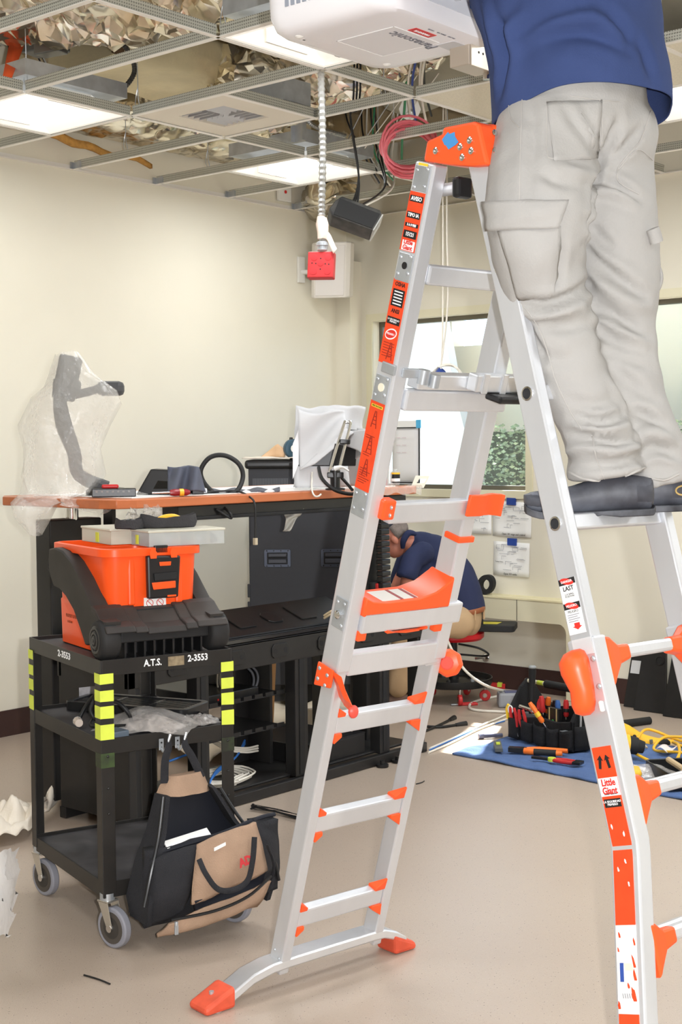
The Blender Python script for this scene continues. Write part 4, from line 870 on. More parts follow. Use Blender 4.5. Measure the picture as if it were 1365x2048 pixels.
MB().box((-.0, -.1375, .004), (.026, -.1355, .036)).build('yellow_label', mat('label_yellow', (222, 226, 70), .5), oa, ang=0)
ob = organizer('organizer_box', 'clear flat organizer box overhanging the front rim of the tote', (.155, .12), 0, .07, .135, 5, 1, 1.236)
MB().box((-.03, -.1385, .004), (-.012, -.1355, .034)).build('yellow_label', MATS['label_yellow'], ob, ang=0)
MB().box((.02, -.10, .004), (.0, -.1, .004))
# charcoal pouch with a yellow handled tool
po = thing('tool_pouch', 'charcoal fabric pouch with a yellow tool lying on the organizer boxes', 'pouch', CM @ V((.1, .05, 1.288)), RC)
M_pouch = mat('charcoal_fabric', (62, 60, 62), .9, var=.2, vs=20, bump=.3, bs=200)
for cx, cy, rx, ry, h in ((-.005, -.075, .035, .05, .03), (.0, .06, .05, .1, .036)):
    n = 20; R = []
    for k, (s, z) in enumerate(((.9, .001), (1.0, .004), (1.03, h*.6), (.96, h))):
        R.append([V((cx+rx*s*math.cos(2*PI*j/n), cy+ry*s*math.sin(2*PI*j/n), z + (.012*abs(math.sin(2*PI*j/n))**4 if k == 3 else 0))) for j in range(n)])
    R += [[V((cx+rx*.86*math.cos(2*PI*j/n), cy+ry*.86*math.sin(2*PI*j/n), h*.92)) for j in range(n)], [V((cx+rx*.6*math.cos(2*PI*j/n), cy+ry*.6*math.sin(2*PI*j/n), h*.4)) for j in range(n)]]
    crumple(MB().rings(R), .006, 20, cy).build('pocket', M_pouch, po, ang=50)
MB().tube([(.02, .0, .02), (.028, .03, .034), (.03, .07, .036), (.024, .11, .022)], [.007, .01, .01, .006], 10, smooth=4).build('yellow_handle', M_yel, po)
MB().ball((-.0, -.075, .02), (.02, .026, .014), 12, 8).build('black_knob', M_blackp, po)

# ---------------------------------------------------------------- on the middle shelf
gr = thing('plastic_grate', 'black plastic slatted grate lying across the middle shelf of the cart', 'grate', CM @ V((-.13, .07, .646)), RC+.62)
m = MB(); P = rrect(-.22, .26, -.095, .095, .03); Q = rrect(-.2, .24, -.075, .075, .02)
m.rings([[V((x, y, .0)) for x, y in P], [V((x, y, .03)) for x, y in P], [V((x, y, .03)) for x, y in Q], [V((x, y, .0)) for x, y in Q], [V((x, y, 0)) for x, y in P]], cap=False)
m.build('rim', M_blackp, gr, ang=30, bevel=.002)
for k in range(9): MB().box((-.2, -.072+k*.0175, .006), (.24, -.066+k*.0175, .026)).build('slat', M_blackp, gr, ang=0)
for x in (-.06, .09): MB().box((x-.006, -.075, .004), (x+.006, .075, .0265)).build('cross_bar', M_blackp, gr, ang=0)
def zip_bag(label, c, rz, sx, sy, h, seed):
    t = thing('plastic_bag', label, 'plastic bag', CM @ V((c[0], c[1], .648)), RC+rz)
    def f(a, b):
        x, y = (a-.5)*2, (b-.5)*2; z = h*max(0, (1-x*x*.9))*max(0, (1-y*y*.95)) + .004
        return V((x*sx, y*sy, z)) + noise.noise_vector(V((x*3+seed, y*3, 0)))*.012*(1 if abs(x) < .9 else .3)
    MB().grid(f, 22, 16).build('film', mat('bag_film', (236, 230, 224), .12, alpha=.33, spec=1.0, bump=.6, bs=30), t, ang=180)
    b = MB().grid(lambda a, b: V((((a-.5)*1.4)*sx, ((b-.5)*1.3)*sy, .003+.7*h*max(0, 1-((a-.5)*2)**2)*max(0, 1-((b-.5)*2)**2)+.006*noise.noise(V((a*14, b*14, seed))))), 18, 14)
    o = b.build('contents', mat('bag_contents', (206, 196, 188), .4, var=.6, vs=50, rgb2=(120, 112, 108)), t, ang=60, solid=.002); stuff(o)
zip_bag('clear zip bag of small hardware near the hooks on the middle shelf', (.215, -.02), .75, .16, .1, .06, 1)
zip_bag('flat clear bag at the right end of the middle shelf', (.22, .16), .2, .07, .05, .02, 6)
pw = thing('power_cord', 'coiled black power cord with a plug on the middle shelf behind the taped leg', 'power cord', CM @ V((.12, -.14, .65)), RC)
MB().tube([(-.1, -.045, .01), (-.09, -.02, .06), (-.05, .0, .1), (-.03, -.03, .05), (.0, -.0, .01), (.06, .06, .012), (.1, .05, .05), (.07, .02, .09), (.0, .01, .07), (-.06, -.01, .015), (.02, -.04, .01), (.12, .03, .02)], .0065, 8, smooth=7).build('cord', M_wire_b, pw, ang=60)
MB().tube([(-.1, -.05, .01), (-.07, -.06, .014)], [.012, .016], 10).build('plug', M_blackp, pw); MB().tube([(-.07, -.06, .014), (-.035, -.068, .014)], [.015, .013], 10).build('plug_sleeve', mat('pale_sleeve', (206, 190, 176), .5), pw)
pk = MB().box((-.03, -.05, 0), (.04, .03, .02)).build('blue_grey_box', mat('slate_blue', (96, 108, 120), .5), None, ang=0, bevel=.003)
pk.name = 'small_box'; pk.location = CM @ V((.26, -.16, .648)); pk.rotation_euler = (0, 0, RC+.2); tag(pk, 'small slate grey box on the middle shelf beside the front taped leg', 'box')

# ---------------------------------------------------------------- tool bag hanging from the hooks
BAG = thing('tool_bag', 'open black and tan fabric tool bag hanging by its straps from the cart hooks', 'bag', CO, RC)
M_bagk = mat('black_nylon', (40, 40, 44), .85, var=.25, vs=14, bump=.35, bs=260)
M_bagt = mat('tan_canvas', (176, 146, 122), .9, var=.18, vs=10, bump=.35, bs=260)
M_bagi = mat('navy_lining', (28, 30, 40), .75, var=.3, vs=6, stretch=(1, 1, .2))
# back panel: shell against the cart, narrow at the top
def shell(zs, m, name, dx=.0, inner=False, amp=.006):
    R = []
    for z, y0, y1, x0, x1 in zs:
        n = 14; r = []
        for k in range(n+1):
            t = k/n; y = y0+(y1-y0)*t; r.append(V((x1-(x1-x0)*(2*t-1)**4+.0, y, z)))
        for k in range(n+1):
            t = 1-k/n; y = y0+(y1-y0)*t; r.append(V((x0-.0, y, z)))
        R.append(r)
    return crumple(MB().rings(R), amp, 12, len(zs)).build(name, m, BAG, ang=50)
shell([(.52, -.02, .105, .345, .375), (.49, -.045, .12, .342, .39), (.46, -.06, .135, .34, .4)], M_bagt, 'yoke')
shell([(.462, -.055, .13, .336, .352), (.36, -.085, .19, .334, .352), (.24, -.12, .27, .333, .355), (.1, -.15, .29, .333, .36)], M_bagi, 'back_panel')
for s in (0, 1):
    zs = []
    pts = [(.47, -.06, .138, .4), (.36, -.09, .2, .43), (.26, -.13, .285, .46), (.16, -.16, .31, .47), (.09, -.15, .3, .45)]
    R = []
    for z, y0, y1, x in pts:
        y = y0 if s == 0 else y1; d = .012 if s == 0 else -.012
        R.append([V((.336, y, z)), V((x, y+d, z)), V((x, y+d*2.2, z)), V((.336, y+d*1.6, z))])
    crumple(MB().rings(R), .006, 14, s).build('side_gusset', M_bagk, BAG, ang=50)
    # zipper edge along the opening
    MB().tube([V((x+.004, (y0 if s == 0 else y1), z)) for z, y0, y1, x in pts[:4]], .0055, 7, smooth=5).build('zipper', M_blackp, BAG)
# front compartment: folded open, hanging forward
def panel(name, corners, m, dep, nu=16, nv=12, amp=.008, bulge=.03, seed=0):
    a, b, c, d = [V(q) for q in corners]  # top-left, top-right, bottom-right, bottom-left
    nrm = (b-a).cross(d-a).normalized(); nrm = nrm if nrm.x > 0 else -nrm
    mb = MB(); 
    def f(u, v): 
        p = (a*(1-v)+b*v)*(1-u)+(d*(1-v)+c*v)*u
        return p + nrm*(bulge*math.sin(PI*u)*math.sin(PI*v)**.6) + noise.noise_vector(p*14+V((seed, 0, 0)))*amp
    mb.grid(f, nu, nv); return mb.build(name, m, BAG, ang=180, solid=dep)
panel('main_compartment', [(.42, -.13, .315), (.45, .31, .36), (.44, .31, .13), (.39, -.14, .075)], M_bagk, .05, bulge=.04, seed=3)
panel('pocket_left', [(.445, -.125, .295), (.475, .02, .325), (.475, -.03, .13), (.425, -.135, .085)], M_bagk, .03, bulge=.03, seed=5)
panel('tan_panel', [(.485, .015, .33), (.49, .215, .37), (.51, .24, .215), (.51, -.02, .15)], M_bagt, .02, bulge=.03, seed=8)
panel('pocket_right', [(.46, .215, .375), (.44, .30, .365), (.45, .31, .2), (.49, .24, .2)], M_bagk, .03, bulge=.02, seed=9)
panel('pocket_opening', [(.515, -.01, .165), (.515, .235, .215), (.5, .24, .15), (.5, .0, .11)], M_bagi, .01, bulge=-.02, seed=2)
panel('lower_flap', [(.5, -.09, .105), (.53, .25, .185), (.5, .21, .105), (.46, -.11, .06)], M_bagt, .012, bulge=.03, seed=11)
MB().tube([(.505, -.085, .115), (.53, .05, .125), (.545, .16, .155), (.53, .25, .2)], .005, 7, smooth=6).build('zipper', M_blackp, BAG)
MB().tube([(.43, -.13, .30), (.46, -.02, .325), (.475, .1, .345), (.465, .24, .37), (.45, .31, .37)], .007, 7, smooth=6).build('rim_piping', M_bagi, BAG)
MB().tube([(.528, .0, .295), (.545, .015, .25), (.555, .05, .2), (.56, .1, .19), (.56, .15, .21), (.55, .175, .27), (.535, .19, .335)], .009, 8, smooth=6, aspect=.35, ax=(0, 1, 0)).build('handle', M_bagk, BAG)
MB().tube([(.525, .24, .3), (.53, .262, .23), (.515, .25, .17)], .009, 6, smooth=4, aspect=.35).build('strap_tail', M_bagk, BAG)
MB().grid(lambda a, b: V((.452-.03*b, -.07+.15*a, .318+.02*a+.015*b)), 3, 3).build('papers', M_paper, BAG, ang=0, solid=.006)
MB().grid(lambda a, b: V((.532, .05+.04*a, .312+.012*a+.01*b)), 2, 2).build('card', M_paper, BAG, ang=0, solid=.003)
LG = frame((.5475, .155, .268), (-.05, 1, .22), (-.2, -.25, 1))
lt = text('lettering', 'ADJ', .036, LG, mat('red_embroidery', (198, 56, 60), .8), BAG, bold=.002, sx=.9)
for p in ((.52, -.075, .1), (.43, -.128, .27)): 
    zp = MB().box((-.003, -.006, -.028), (.003, .006, 0)).cyl((0, 0, .0), (0, 0, .012), .006, n=8); o = zp.build('zipper_pull', M_steel, BAG, ang=0, bevel=.001); o.location = p
for y, yt in ((-.028, -.035), (.03, .095)):
    MB().tube([(.352, y+.014, .634), (.358, y+.01, .61), (.36, (y+yt)/2, .57), (.36, yt, .5)], [.006, .012, .013, .014], 8, smooth=6, aspect=.25, ax=(0, 1, 0)).build('hanging_strap', M_bagk, BAG)
# ================================================================ instructor desk base with lift columns
DX = -4.2
DESK = thing('equipment_desk', 'black steel equipment desk frame with a raised wood desktop on lift columns', 'desk', (0, 0, 0))
M_wood = mat('cherry_laminate', (196, 112, 68), .4, var=.14, vs=4, stretch=(6, .5, 6))
m = MB(); P = [(-4.2, 3.66), (-4.2, 5.4)]
for k in range(7): a = PI/2*k/6; P.append((-4.36+.16*math.cos(a), 5.44+.16*math.sin(a)))
P += [(-4.95, 5.6), (-5.07, 5.5)]
P += [(-5.07, 3.65), (-4.95, 3.56), (-4.3, 3.55), (-4.23, 3.58)]
m.rings([[V((x, y, 1.31)) for x, y in P], [V((x, y, 1.347)) for x, y in P]])
m.build('desktop', M_wood, DESK, ang=20, bevel=.004)
MB().box((-4.95, 3.72, 1.347), (-4.3, 5.45, 1.350)).build('paper_cover', M_paper, DESK, ang=0)
MB().box((-4.34, 3.92, 1.255), (-4.24, 5.46, 1.308)).build('under_beam', M_blackp, DESK, ang=0, bevel=.004)
MB().box((-4.245, 3.92, 1.247), (-4.225, 5.46, 1.262)).build('beam_lip', M_blackm, DESK, ang=0, bevel=.003)
for y0, y1, nm in ((3.63, 3.91, 'lift_column'), (5.36, 5.46, 'lift_column')):
    xc = -4.77 if y0 < 4 else -4.47
    MB().box((xc-.05, y0, .05), (xc+.05, y1, 1.25)).build(nm, M_black, DESK, ang=0, bevel=.006)
    MB().cyl((xc+.02, (y0+y1)/2, 1.24), (xc+.02, (y0+y1)/2, 1.31), .03).build('piston', M_chrome, DESK)
MB().box((-4.72, 3.92, 1.2), (-4.66, 3.94, 1.31)).build('bracket', M_black, DESK, ang=0)
b = MB(); 
MB().hexa([V(p) for p in ((-4.42, 5.5, 1.18), (-4.3, 5.5, 1.28), (-4.3, 5.53, 1.28), (-4.42, 5.53, 1.18), (-4.42, 5.5, 1.22), (-4.3, 5.5, 1.31), (-4.3, 5.53, 1.31), (-4.42, 5.53, 1.22))]).build('gusset', M_black, DESK, ang=0)
# cable chain beside the right column
for k in range(17):
    z = 1.22-k*.03
    MB().box((-4.40+.001*k, 5.405, z-.026), (-4.36+.001*k, 5.475, z)).build('chain_link', M_blackp, DESK, ang=0, bevel=.005)
# base frame
def fb(lo, hi, nm, mm=None): return MB().box(lo, hi).build(nm, mm or M_black, DESK, ang=0, bevel=.004)
fb((-4.225, 3.6, .588), (-4.2, 5.56, .702), 'front_rail'); fb((-4.30, 3.6, .69), (-4.2, 5.56, .702), 'top_ledge')
fb((-4.65, 3.6, .6), (-4.62, 5.56, .7), 'rear_rail'); fb((-4.225, 3.6, .002), (-4.19, 5.56, .05), 'bottom_rail'); fb((-4.65, 3.6, .002), (-4.61, 5.56, .05), 'bottom_rail'); fb((-4.92, 3.79, .002), (-4.3, 3.88, .11), 'foot_beam')
for x0 in (-4.27, -4.65):
    for y0, w in ((3.62, .06), (3.98, .07), (4.59, .085), (5.2, .075), (5.5, .06)):
        fb((x0, y0, .05), (x0+.065, y0+w, .6), 'post')
        if x0 > -4.5:
            MB().box((x0+.063, y0+w*.3, .06), (x0+.068, y0+w*.7, .59)).build('rack_strip', M_blackm, DESK, ang=0)
fb((-4.62, 3.64, .05), (-4.24, 5.5, .062), 'base_shelf'); fb((-4.64, 3.6, .05), (-4.2, 3.64, .7), 'end_panel')
for z in (.28, .43): 
    o = fb((-4.62, 4.08, z), (-4.26, 4.59, z+.006), 'rack_shelf')
    for k in range(7): MB().box((-4.262, 4.1+k*.07, z+.006), (-4.256, 4.15+k*.07, z+.022)).build('slot_lip', M_blackp, o, ang=0)
fb((-4.6, 4.68, .06), (-4.45, 4.70, .6), 'partition')
# angled lid with outlet plates on top of the base
lid = MB().hexa([V(p) for p in ((-4.38, 3.7, .69), (-4.38, 5.28, .69), (-4.62, 5.28, .78), (-4.62, 3.7, .78), (-4.38, 3.7, .70), (-4.38, 5.28, .70), (-4.62, 5.28, .79), (-4.62, 3.7, .79))]).build('angled_lid', M_black, DESK, ang=0, bevel=.003)
fb((-4.62, 3.64, .6), (-4.38, 5.5, .692), 'cable_trough'); fb((-4.39, 3.64, .62), (-4.3, 5.5, .64), 'gutter', M_blackm)
LFm = frame((-4.38, 0, .7005), (0, 1, 0), (-.24, 0, .09))
def plate(y, kind):
    if kind: 
        o = MB().prism(rrect(y-.055, y+.055, .06, .2, .006, 2), LFm, .006).build('blank_plate', M_black, lid, ang=0, bevel=.002)
    else:
        o = MB().prism([(y-.05, .09), (y-.03, .07), (y+.03, .07), (y+.05, .09), (y+.05, .15), (y+.03, .17), (y-.03, .17), (y-.05, .15)], LFm, .006).build('outlet_plate', M_blackp, lid, ang=0, bevel=.002)
for y, k in ((4.53, 1), (4.74, 0), (4.95, 1)): plate(y, k)
for k in range(26): MB().box((-4.302, 4.0+k*.045, .668), (-4.299, 4.03+k*.045, .674)).build('trough_slot', M_rubber, DESK, ang=0)
def pl2(y, z):
    F = frame((-4.2, y, z), (0, 1, 0), (0, 0, 1))
    o = MB().prism([(-.055, -.018), (-.04, -.032), (.04, -.032), (.055, -.018), (.055, .015), (.04, .032), (-.04, .032), (-.055, .015)], F, .006).build('outlet_plate', M_blackp, DESK, ang=0, bevel=.002)
    for s in (-1, 1): MB().cyl(F @ V((s*.032, 0, .006)), F @ V((s*.032, 0, .0066)), .012).build('cable_hole', M_blackm, o)
for px, py in ((355, 1348), (472, 1325), (560, 1311), (651, 1295), (735, 1281), (812, 1267)):
    p = atx(px, py, -4.2); pl2(p.y, .645)
for y in (5.16, 5.28): 
    MB().lathe([(.03, .0), (.03, .012), (.012, .013), (.012, .03)], (-4.16, y, .002), (0, 0, 1), 14).build('levelling_foot', M_blackp, DESK)
# ---- things in and on the base
def cabl(label, pts, r, m, group=None, cat='cable', name='cable'):
    return cable(label, pts, r, m, name, cat, group)
cw = thing('cable_coil', 'coil of white network cable lying on the bottom shelf of the desk base', 'cable coil', (-4.4, 4.28, .064))
for k in range(9):
    r = .1+.012*k*.8; MB().tube([(r*.75*math.cos(2*PI*t/24)+random.uniform(-.004, .004), r*1.15*math.sin(2*PI*t/24), .007+.0075*(k % 3)+.004*math.sin(t)) for t in range(25)], .0045, 6).build('turn', M_wire_w, cw, ang=60)
M_bluec = mat('blue_cable', (52, 120, 205), .5)
for k in range(3): cabl('blue network cables running over the white coil in the desk base', [(-4.3+.01*k, 4.1, .075), (-4.34, 4.22, .12+.006*k), (-4.4, 4.4, .15), (-4.5, 4.56, .17+.008*k)], .005, M_bluec, 'blue network cables')
cabl('short blue cable looping behind the cart leg in the desk base', [(-4.35, 3.95, .22), (-4.3, 4.05, .25), (-4.32, 4.14, .26), (-4.4, 4.13, .245)], .005, M_bluec)
for k in range(3): cabl('white network cables sweeping right inside the desk base', [(-4.5, 4.28, .26), (-4.45, 4.38, .2-.008*k), (-4.42, 4.48, .175-.01*k), (-4.44, 4.585, .165-.012*k)], .005, M_wire_w, 'white network cables')
for k in range(2): cabl('two white cables hanging straight down inside the desk base', [(-4.42, 4.32+.018*k, .6), (-4.43, 4.318+.018*k, .5), (-4.42, 4.322+.02*k, .44)], .0045, M_wire_w, 'vertical white cables')
for k in range(2): cabl('two grey cables curving down to the upper mesh shelf in the desk base', [(-4.4, 4.40+.03*k, .6), (-4.36, 4.47+.03*k, .53), (-4.36, 4.47+.02*k, .46), (-4.38, 4.42, .442), (-4.4, 4.36, .44)], .006, mat('grey_cable', (84, 86, 92), .5), 'grey cables')
dv = thing('media_switch', 'small black rack device with wires on the upper mesh shelf', 'device', (-4.5, 4.25, .4365))
MB().box((-.2, -.12, 0), (.2, .2, .04)).build('case', M_blackp, dv, ang=0, bevel=.004); MB().box((-.1, .1, .04), (.05, .16, .1)).cyl((.0, .13, .1), (.0, .13, .13), .03).build('camera_block', M_blackp, dv, bevel=.004)
MB().box((.2, -.06, .012), (.202, -.05, .02)).build('lamp', M_red, dv, ang=0)
d2 = thing('rack_amplifier', 'black rack amplifier with gold sockets low in the desk base behind the ladder', 'amplifier', (-4.5, 4.95, .062))
MB().box((-.24, -.2, 0), (.24, .2, .09)).build('case', M_black, d2, ang=0, bevel=.003); MB().box((.2, -.2, .09), (.24, .2, .1)).build('lip', M_blackp, d2, ang=0)
for k in range(5): MB().lathe([(.007, 0), (.007, .012), (.005, .013), (.005, .022)], (.18-.02*(k % 2), .0+.022*k, .09), (0, 0, 1), 10).build('gold_socket', mat('gold', (214, 170, 90), .25, 1), d2)
bx = MB().box((-.2, -.06, 0), (.06, .1, .12)).build('white_carton', mat('carton_white', (226, 220, 206), .7), None, ang=0, bevel=.004); bx.location = (-4.6, 5.385, .064); tag(bx, 'white carton inside the right bay of the desk base', 'carton')
cb2 = MB().box((-.03, -.09, 0), (.0, .09, .55)).build('cardboard_sheet', mat('cardboard', (176, 132, 84), .85, var=.1, vs=6), None, ang=0); cb2.location = (-5.0, 5.22, .002); cb2.rotation_euler = (0, .06, .3); tag(cb2, 'brown cardboard box standing behind the desk base', 'cardboard box')
dc = MB().grid(lambda a, b: V((-5.6+.8*a, 4.6+1.5*b, .012+.16*max(0, noise.noise(V((a*3, b*5, 4)))) + .09*math.exp(-((a-.6)*4)**2))), 24, 30); o = dc.build('drop_cloth', mat('canvas_cream', (228, 216, 194), .95, var=.08, vs=5, bump=.2, bs=120), ang=180, solid=.006); tag(o, 'cream canvas drop cloth lying behind the desk base', 'drop cloth')
nt_ = thing('notice_card', 'silver and white card stuck on the left end of the desk base', 'card', (0, 0, 0))
p0 = at(175, 1388, 4.95); MB().hexa([p0+CR*(x*.05)+V((0, 0, z*.045))+_f*d for d in (.002, 0) for x, z in ((-.6, -.6), (.6, -.5), (.6, .65), (-.6, .5))]).build('card', mat('silver_card', (188, 186, 190), .4, .5, var=.3, vs=40), nt_, ang=0)

def bagfilm(name, label, fn, nu, nv, m, cat, solid=.0):
    o = MB().grid(fn, nu, nv).build(name, m, ang=180, solid=solid); tag(o, label, cat); return o
# ================================================================ tall black cabinet behind the desk
CB = at(613, 1000, 7.8); RCB = math.radians(40.5)
CAB = thing('rack_cabinet', 'tall black equipment cabinet with recessed handles behind the desk', 'cabinet', (CB.x, CB.y, 0), RCB)
M_cab = mat('charcoal_laminate', (46, 47, 52), .55, var=.06, vs=40)
MB().box((-.325, 0, .2), (.33, .5, 1.43)).build('body', M_cab, CAB, ang=0, bevel=.004)
MB().box((-.345, -.02, 1.425), (.35, .52, 1.475)).build('top', M_blackp, CAB, ang=0, bevel=.018, seg=4)
MB().box((-.3, .04, .1), (.3, .46, .2)).build('plinth', M_blackm, CAB, ang=0)
for x in (-.26, .26):
    for y in (.06, .44): MB().lathe([(.045, -.014), (.05, -.008), (.05, .008), (.045, .014)], (x, y, .051), (1, 0, 0), 18).cyl((x, y, .06), (x, y, .1), .012).build('caster', M_rubber, CAB)
for k in range(30): MB().box((-.3+k*.0067, -.0012, 1.325), (-.2967+k*.0067, .0, 1.372)).build('vent_slot', mat('vent_dark', (96, 98, 104), .5), CAB, ang=0)
for x in (-.166, .155):
    F = frame((x, 0, .92), (1, 0, 0), (0, 0, 1))
    h = MB().prism(rrect(-.075, .075, -.05, .05, .01, 3), F, .004).build('handle_dish', mat('handle_blue', (74, 80, 94), .4, .4), CAB, ang=0, bevel=.0015)
    MB().prism([(-.058, -.033), (.058, -.033), (.058, .033), (-.058, .033)], F, .0055, .004).build('recess', M_blackm, h, ang=0)
    for z0, z1, dz in ((.008, .028, .012), (-.028, -.004, .016)): MB().box((x-.052, -dz, .92+z0), (x+.052, -.005, .92+z1)).build('grip', mat('handle_grip', (58, 60, 68), .4), h, ang=0, bevel=.004)
    for q in range(4):
        for z in (-.043, .043): MB().lathe([(.004, 0), (.0025, .002)], F @ V((-.06+q*.04, z, .004)), (0, -1, 0), 8).build('rivet', M_blackp, h)
for z in (.7, .6): MB().box((-.337, -.004, z), (-.32, .02, z+.075)).build('hinge', M_cab, CAB, ang=0, bevel=.003)
MB().box((.26, -.0012, .2), (.263, 0, 1.42)).build('edge_line', M_blackm, CAB, ang=0)
bagfilm('plastic_wrap', 'torn strip of pale plastic wrap hanging below the desktop beam', lambda a, b: at(566+42*b*(1-a)**1.5+14*b*a+8*a*(1-a)*3, 1021+(40*a)-4*b*(1-a)+3*math.sin(a*9), 6.35+.02*math.sin(a*8+b*5)), 14, 6, mat('torn_paper', (206, 204, 196), .6), 'plastic wrap', .003)
# on top of the cabinet
zt = 1.476; CBM = inv(CAB)
o = MB().grid(lambda a, b: CBM @ V((-.36+.36*a, -.02+.4*b, zt+.007+.008*noise.noise(V((a*4, b*4, 1)))+.004)), 10, 10).build('paper_sheet', mat('off_white_paper', (226, 216, 202), .8), ang=180, solid=.006); tag(o, 'creased off-white paper lying on the black cabinet', 'paper')
o = MB().grid(lambda a, b: CBM @ V((-.26+.14*a, .1+.05*b+.03*math.sin(a*5), zt+.016+.075*b*(1-abs(2*a-1.35)/1.36))), 10, 4).build('brown_paper', mat('kraft_paper', (214, 176, 138), .85), ang=60, solid=.003); tag(o, 'folded brown paper standing on the black cabinet', 'paper')
td = thing('tape_reel', 'dark blue round tape measure reel on the cabinet beside the wrapped monitor', 'tape reel', CBM @ V((-.075, .08, zt+.062)), RCB)
MB().lathe([(.045, -.022), (.055, -.016), (.055, .016), (.045, .022)], (0, 0, 0), (.4, -1, 0), 26).build('case', mat('teal_case', (44, 78, 96), .4), td, bevel=.004)
MB().lathe([(.022, .022), (.022, .026), (.01, .026), (.01, .022)], (0, 0, 0), (.4, -1, 0), 18, cap=False).build('hub', M_paper, td); MB().box((-.02, -.02, .046), (.0, .02, .064)).build('knob', M_blackp, td, ang=0, bevel=.004)
MB().cyl((-.0, .0, -.061), (0, 0, -.04), .02).build('base', M_blackp, td)

# ================================================================ things on the desktop (top at 1.35)
ZD = 1.351
M_film = mat('hazy_film', (246, 242, 234), .14, alpha=.3, spec=1.0, bump=1.0, bs=22)
# document camera wrapped in film
dcam = thing('document_camera', 'black document camera arm standing under a plastic bag on the left of the desk', 'document camera', (-4.62, 3.86, ZD))
def dl(px, py): return at(px, py, 5.93) - V((-4.62, 3.86, ZD))
b0 = V((0, 0, 0))
MB().lathe([(.09, 0), (.09, .02), (.075, .03), (.03, .035)], b0, n=20).build('base', M_blackp, dcam)
M_dcam = mat('camera_grey', (70, 70, 72), .5)
MB().tube([b0+V((0, 0, .03)), dl(158, 950), dl(148, 905), dl(128, 850), dl(120, 805), dl(124, 780)], [.03, .028, .03, .036, .03, .03], 10, smooth=4).build('arm', M_dcam, dcam)
MB().beam(dl(126, 800), dl(143, 712), CR, .09, .08).build('camera_head', M_dcam, dcam, ang=0, bevel=.012); MB().beam(dl(108, 770), dl(160, 775), V((0, 0, 1)), .06, .07).build('head_joint', M_dcam, dcam, ang=0, bevel=.012)
MB().tube([dl(150, 790), dl(190, 780), dl(200, 775)], .018, 8).build('lamp_arm', M_dcam, dcam)
MB().beam(dl(195, 777), dl(248, 777), V((0, 0, 1)), .062, .07).build('lamp_head', M_dcam, dcam, ang=0, bevel=.02)
# plastic bag over it : closed film hull with hanging skirts
ctr = at(150, 900, 5.93)
levels = [(708, 116, 160, .05), (745, 100, 180, .08), (775, 92, 235, .1), (800, 55, 246, .12), (850, 42, 212, .13), (900, 45, 205, .14), (950, 40, 208, .15), (985, 45, 190, .15), (1010, 50, 140, .12), (1040, 62, 118, .09), (1070, 90, 104, .05)]
R = []
for y, xa, xb, d in levels:
    n = 34; a, c = at(xa, y, 5.9), at(xb, y, 5.9); mid = (a+c)/2; hw = (c-a)/2; r = []
    for j in range(n):
        t = 2*PI*j/n; p = mid + hw*math.cos(t) + _f*(d*math.sin(t) + (.0 if y < 990 else -.35+.1))
        p = p + noise.noise_vector(p*9)*.028 + noise.noise_vector(V((p.x*26, p.y*26, p.z*5)))*.014
        r.append(p)
    R.append(r)
fb_ = MB().rings(R, cap=False).build('plastic_bag', M_film, ang=180); tag(fb_, 'hazy clear plastic bag draped over the document camera, hanging below the desktop', 'plastic bag')
# loose film along the desk edge
bagfilm('plastic_film', 'loose clear film draped over the desktop edge left of the black panel', lambda a, b: at(122+275*a, 990+8*math.sin(a*9)+b*(18+34*math.exp(-((a-.72)*6)**2)+16*math.exp(-((a-.3)*7)**2)), 5.52+.62*a-.03*b+.012*math.sin(a*40+b*9)) + noise.noise_vector(V((a*12, b*6, 2)))*.012, 60, 10, M_film, 'plastic film')
bagfilm('plastic_film', 'clear film wrapped around the rounded right end of the desktop', lambda a, b: V((-4.19-.0, 5.0, 0)) if False else atx(690+166*a, 972+16*b+3*math.sin(a*30+b*5), -4.19) if a < .93 else V((-4.2-(a-.93)*2.2, 5.59+.012*math.sin(b*6), 1.352-.045*b)), 40, 6, M_film, 'plastic film')
bagfilm('plastic_film', 'clear film hanging under the desktop above the organizer boxes', lambda a, b: at(262+60*a-8*b, 1018+32*b*(1-abs(a-.4)), 5.5) + noise.noise_vector(V((a*7, b*7, 8)))*.03, 14, 10, M_film, 'plastic film')
# control box, touch panel, cloth, screwdriver
cbx = thing('control_box', 'low black audio control box on the desktop beside the plastic bag', 'control box', at(228, 985, 5.75)*1)
cbx.location.z = ZD; cbx.rotation_euler = (0, 0, math.radians(50))
MB().box((-.09, -.05, 0), (.09, .05, .034)).build('case', M_blackp, cbx, ang=0, bevel=.003)
for k in range(7): MB().box((-.075+k*.022, -.0505, .018), (-.066+k*.022, -.0495, .026)).build('mark', mat('grey_mark', (140, 140, 140), .6), cbx, ang=0)
MB().box((-.05, -.02, .034), (.02, .02, .05)).build('red_clip', M_red, cbx, ang=0, bevel=.006)
tpn = thing('touch_panel', 'glossy black wedge touch panel half covered by a grey cloth', 'touch panel', at(335, 985, 6.0)*1); tpn.location.z = ZD; tpn.rotation_euler = (0, 0, math.radians(40.5))
MB().prism([(-.125, 0), (.11, 0), (.11, .1), (-.06, .11)], frame((0, .06, 0), (1, 0, 0), (0, 0, 1)), .14, 0).build('case', M_blackp, tpn, ang=0, bevel=.006)
MB().prism([(-.05, .025), (.07, .025), (.085, .05), (.05, .055), (-.03, .06)], frame((0, -.0805+.0, 0), (1, 0, 0), (0, 0, 1)), .0015).build('screen', mat('gloss_black', (14, 14, 16), .08), tpn, ang=0)
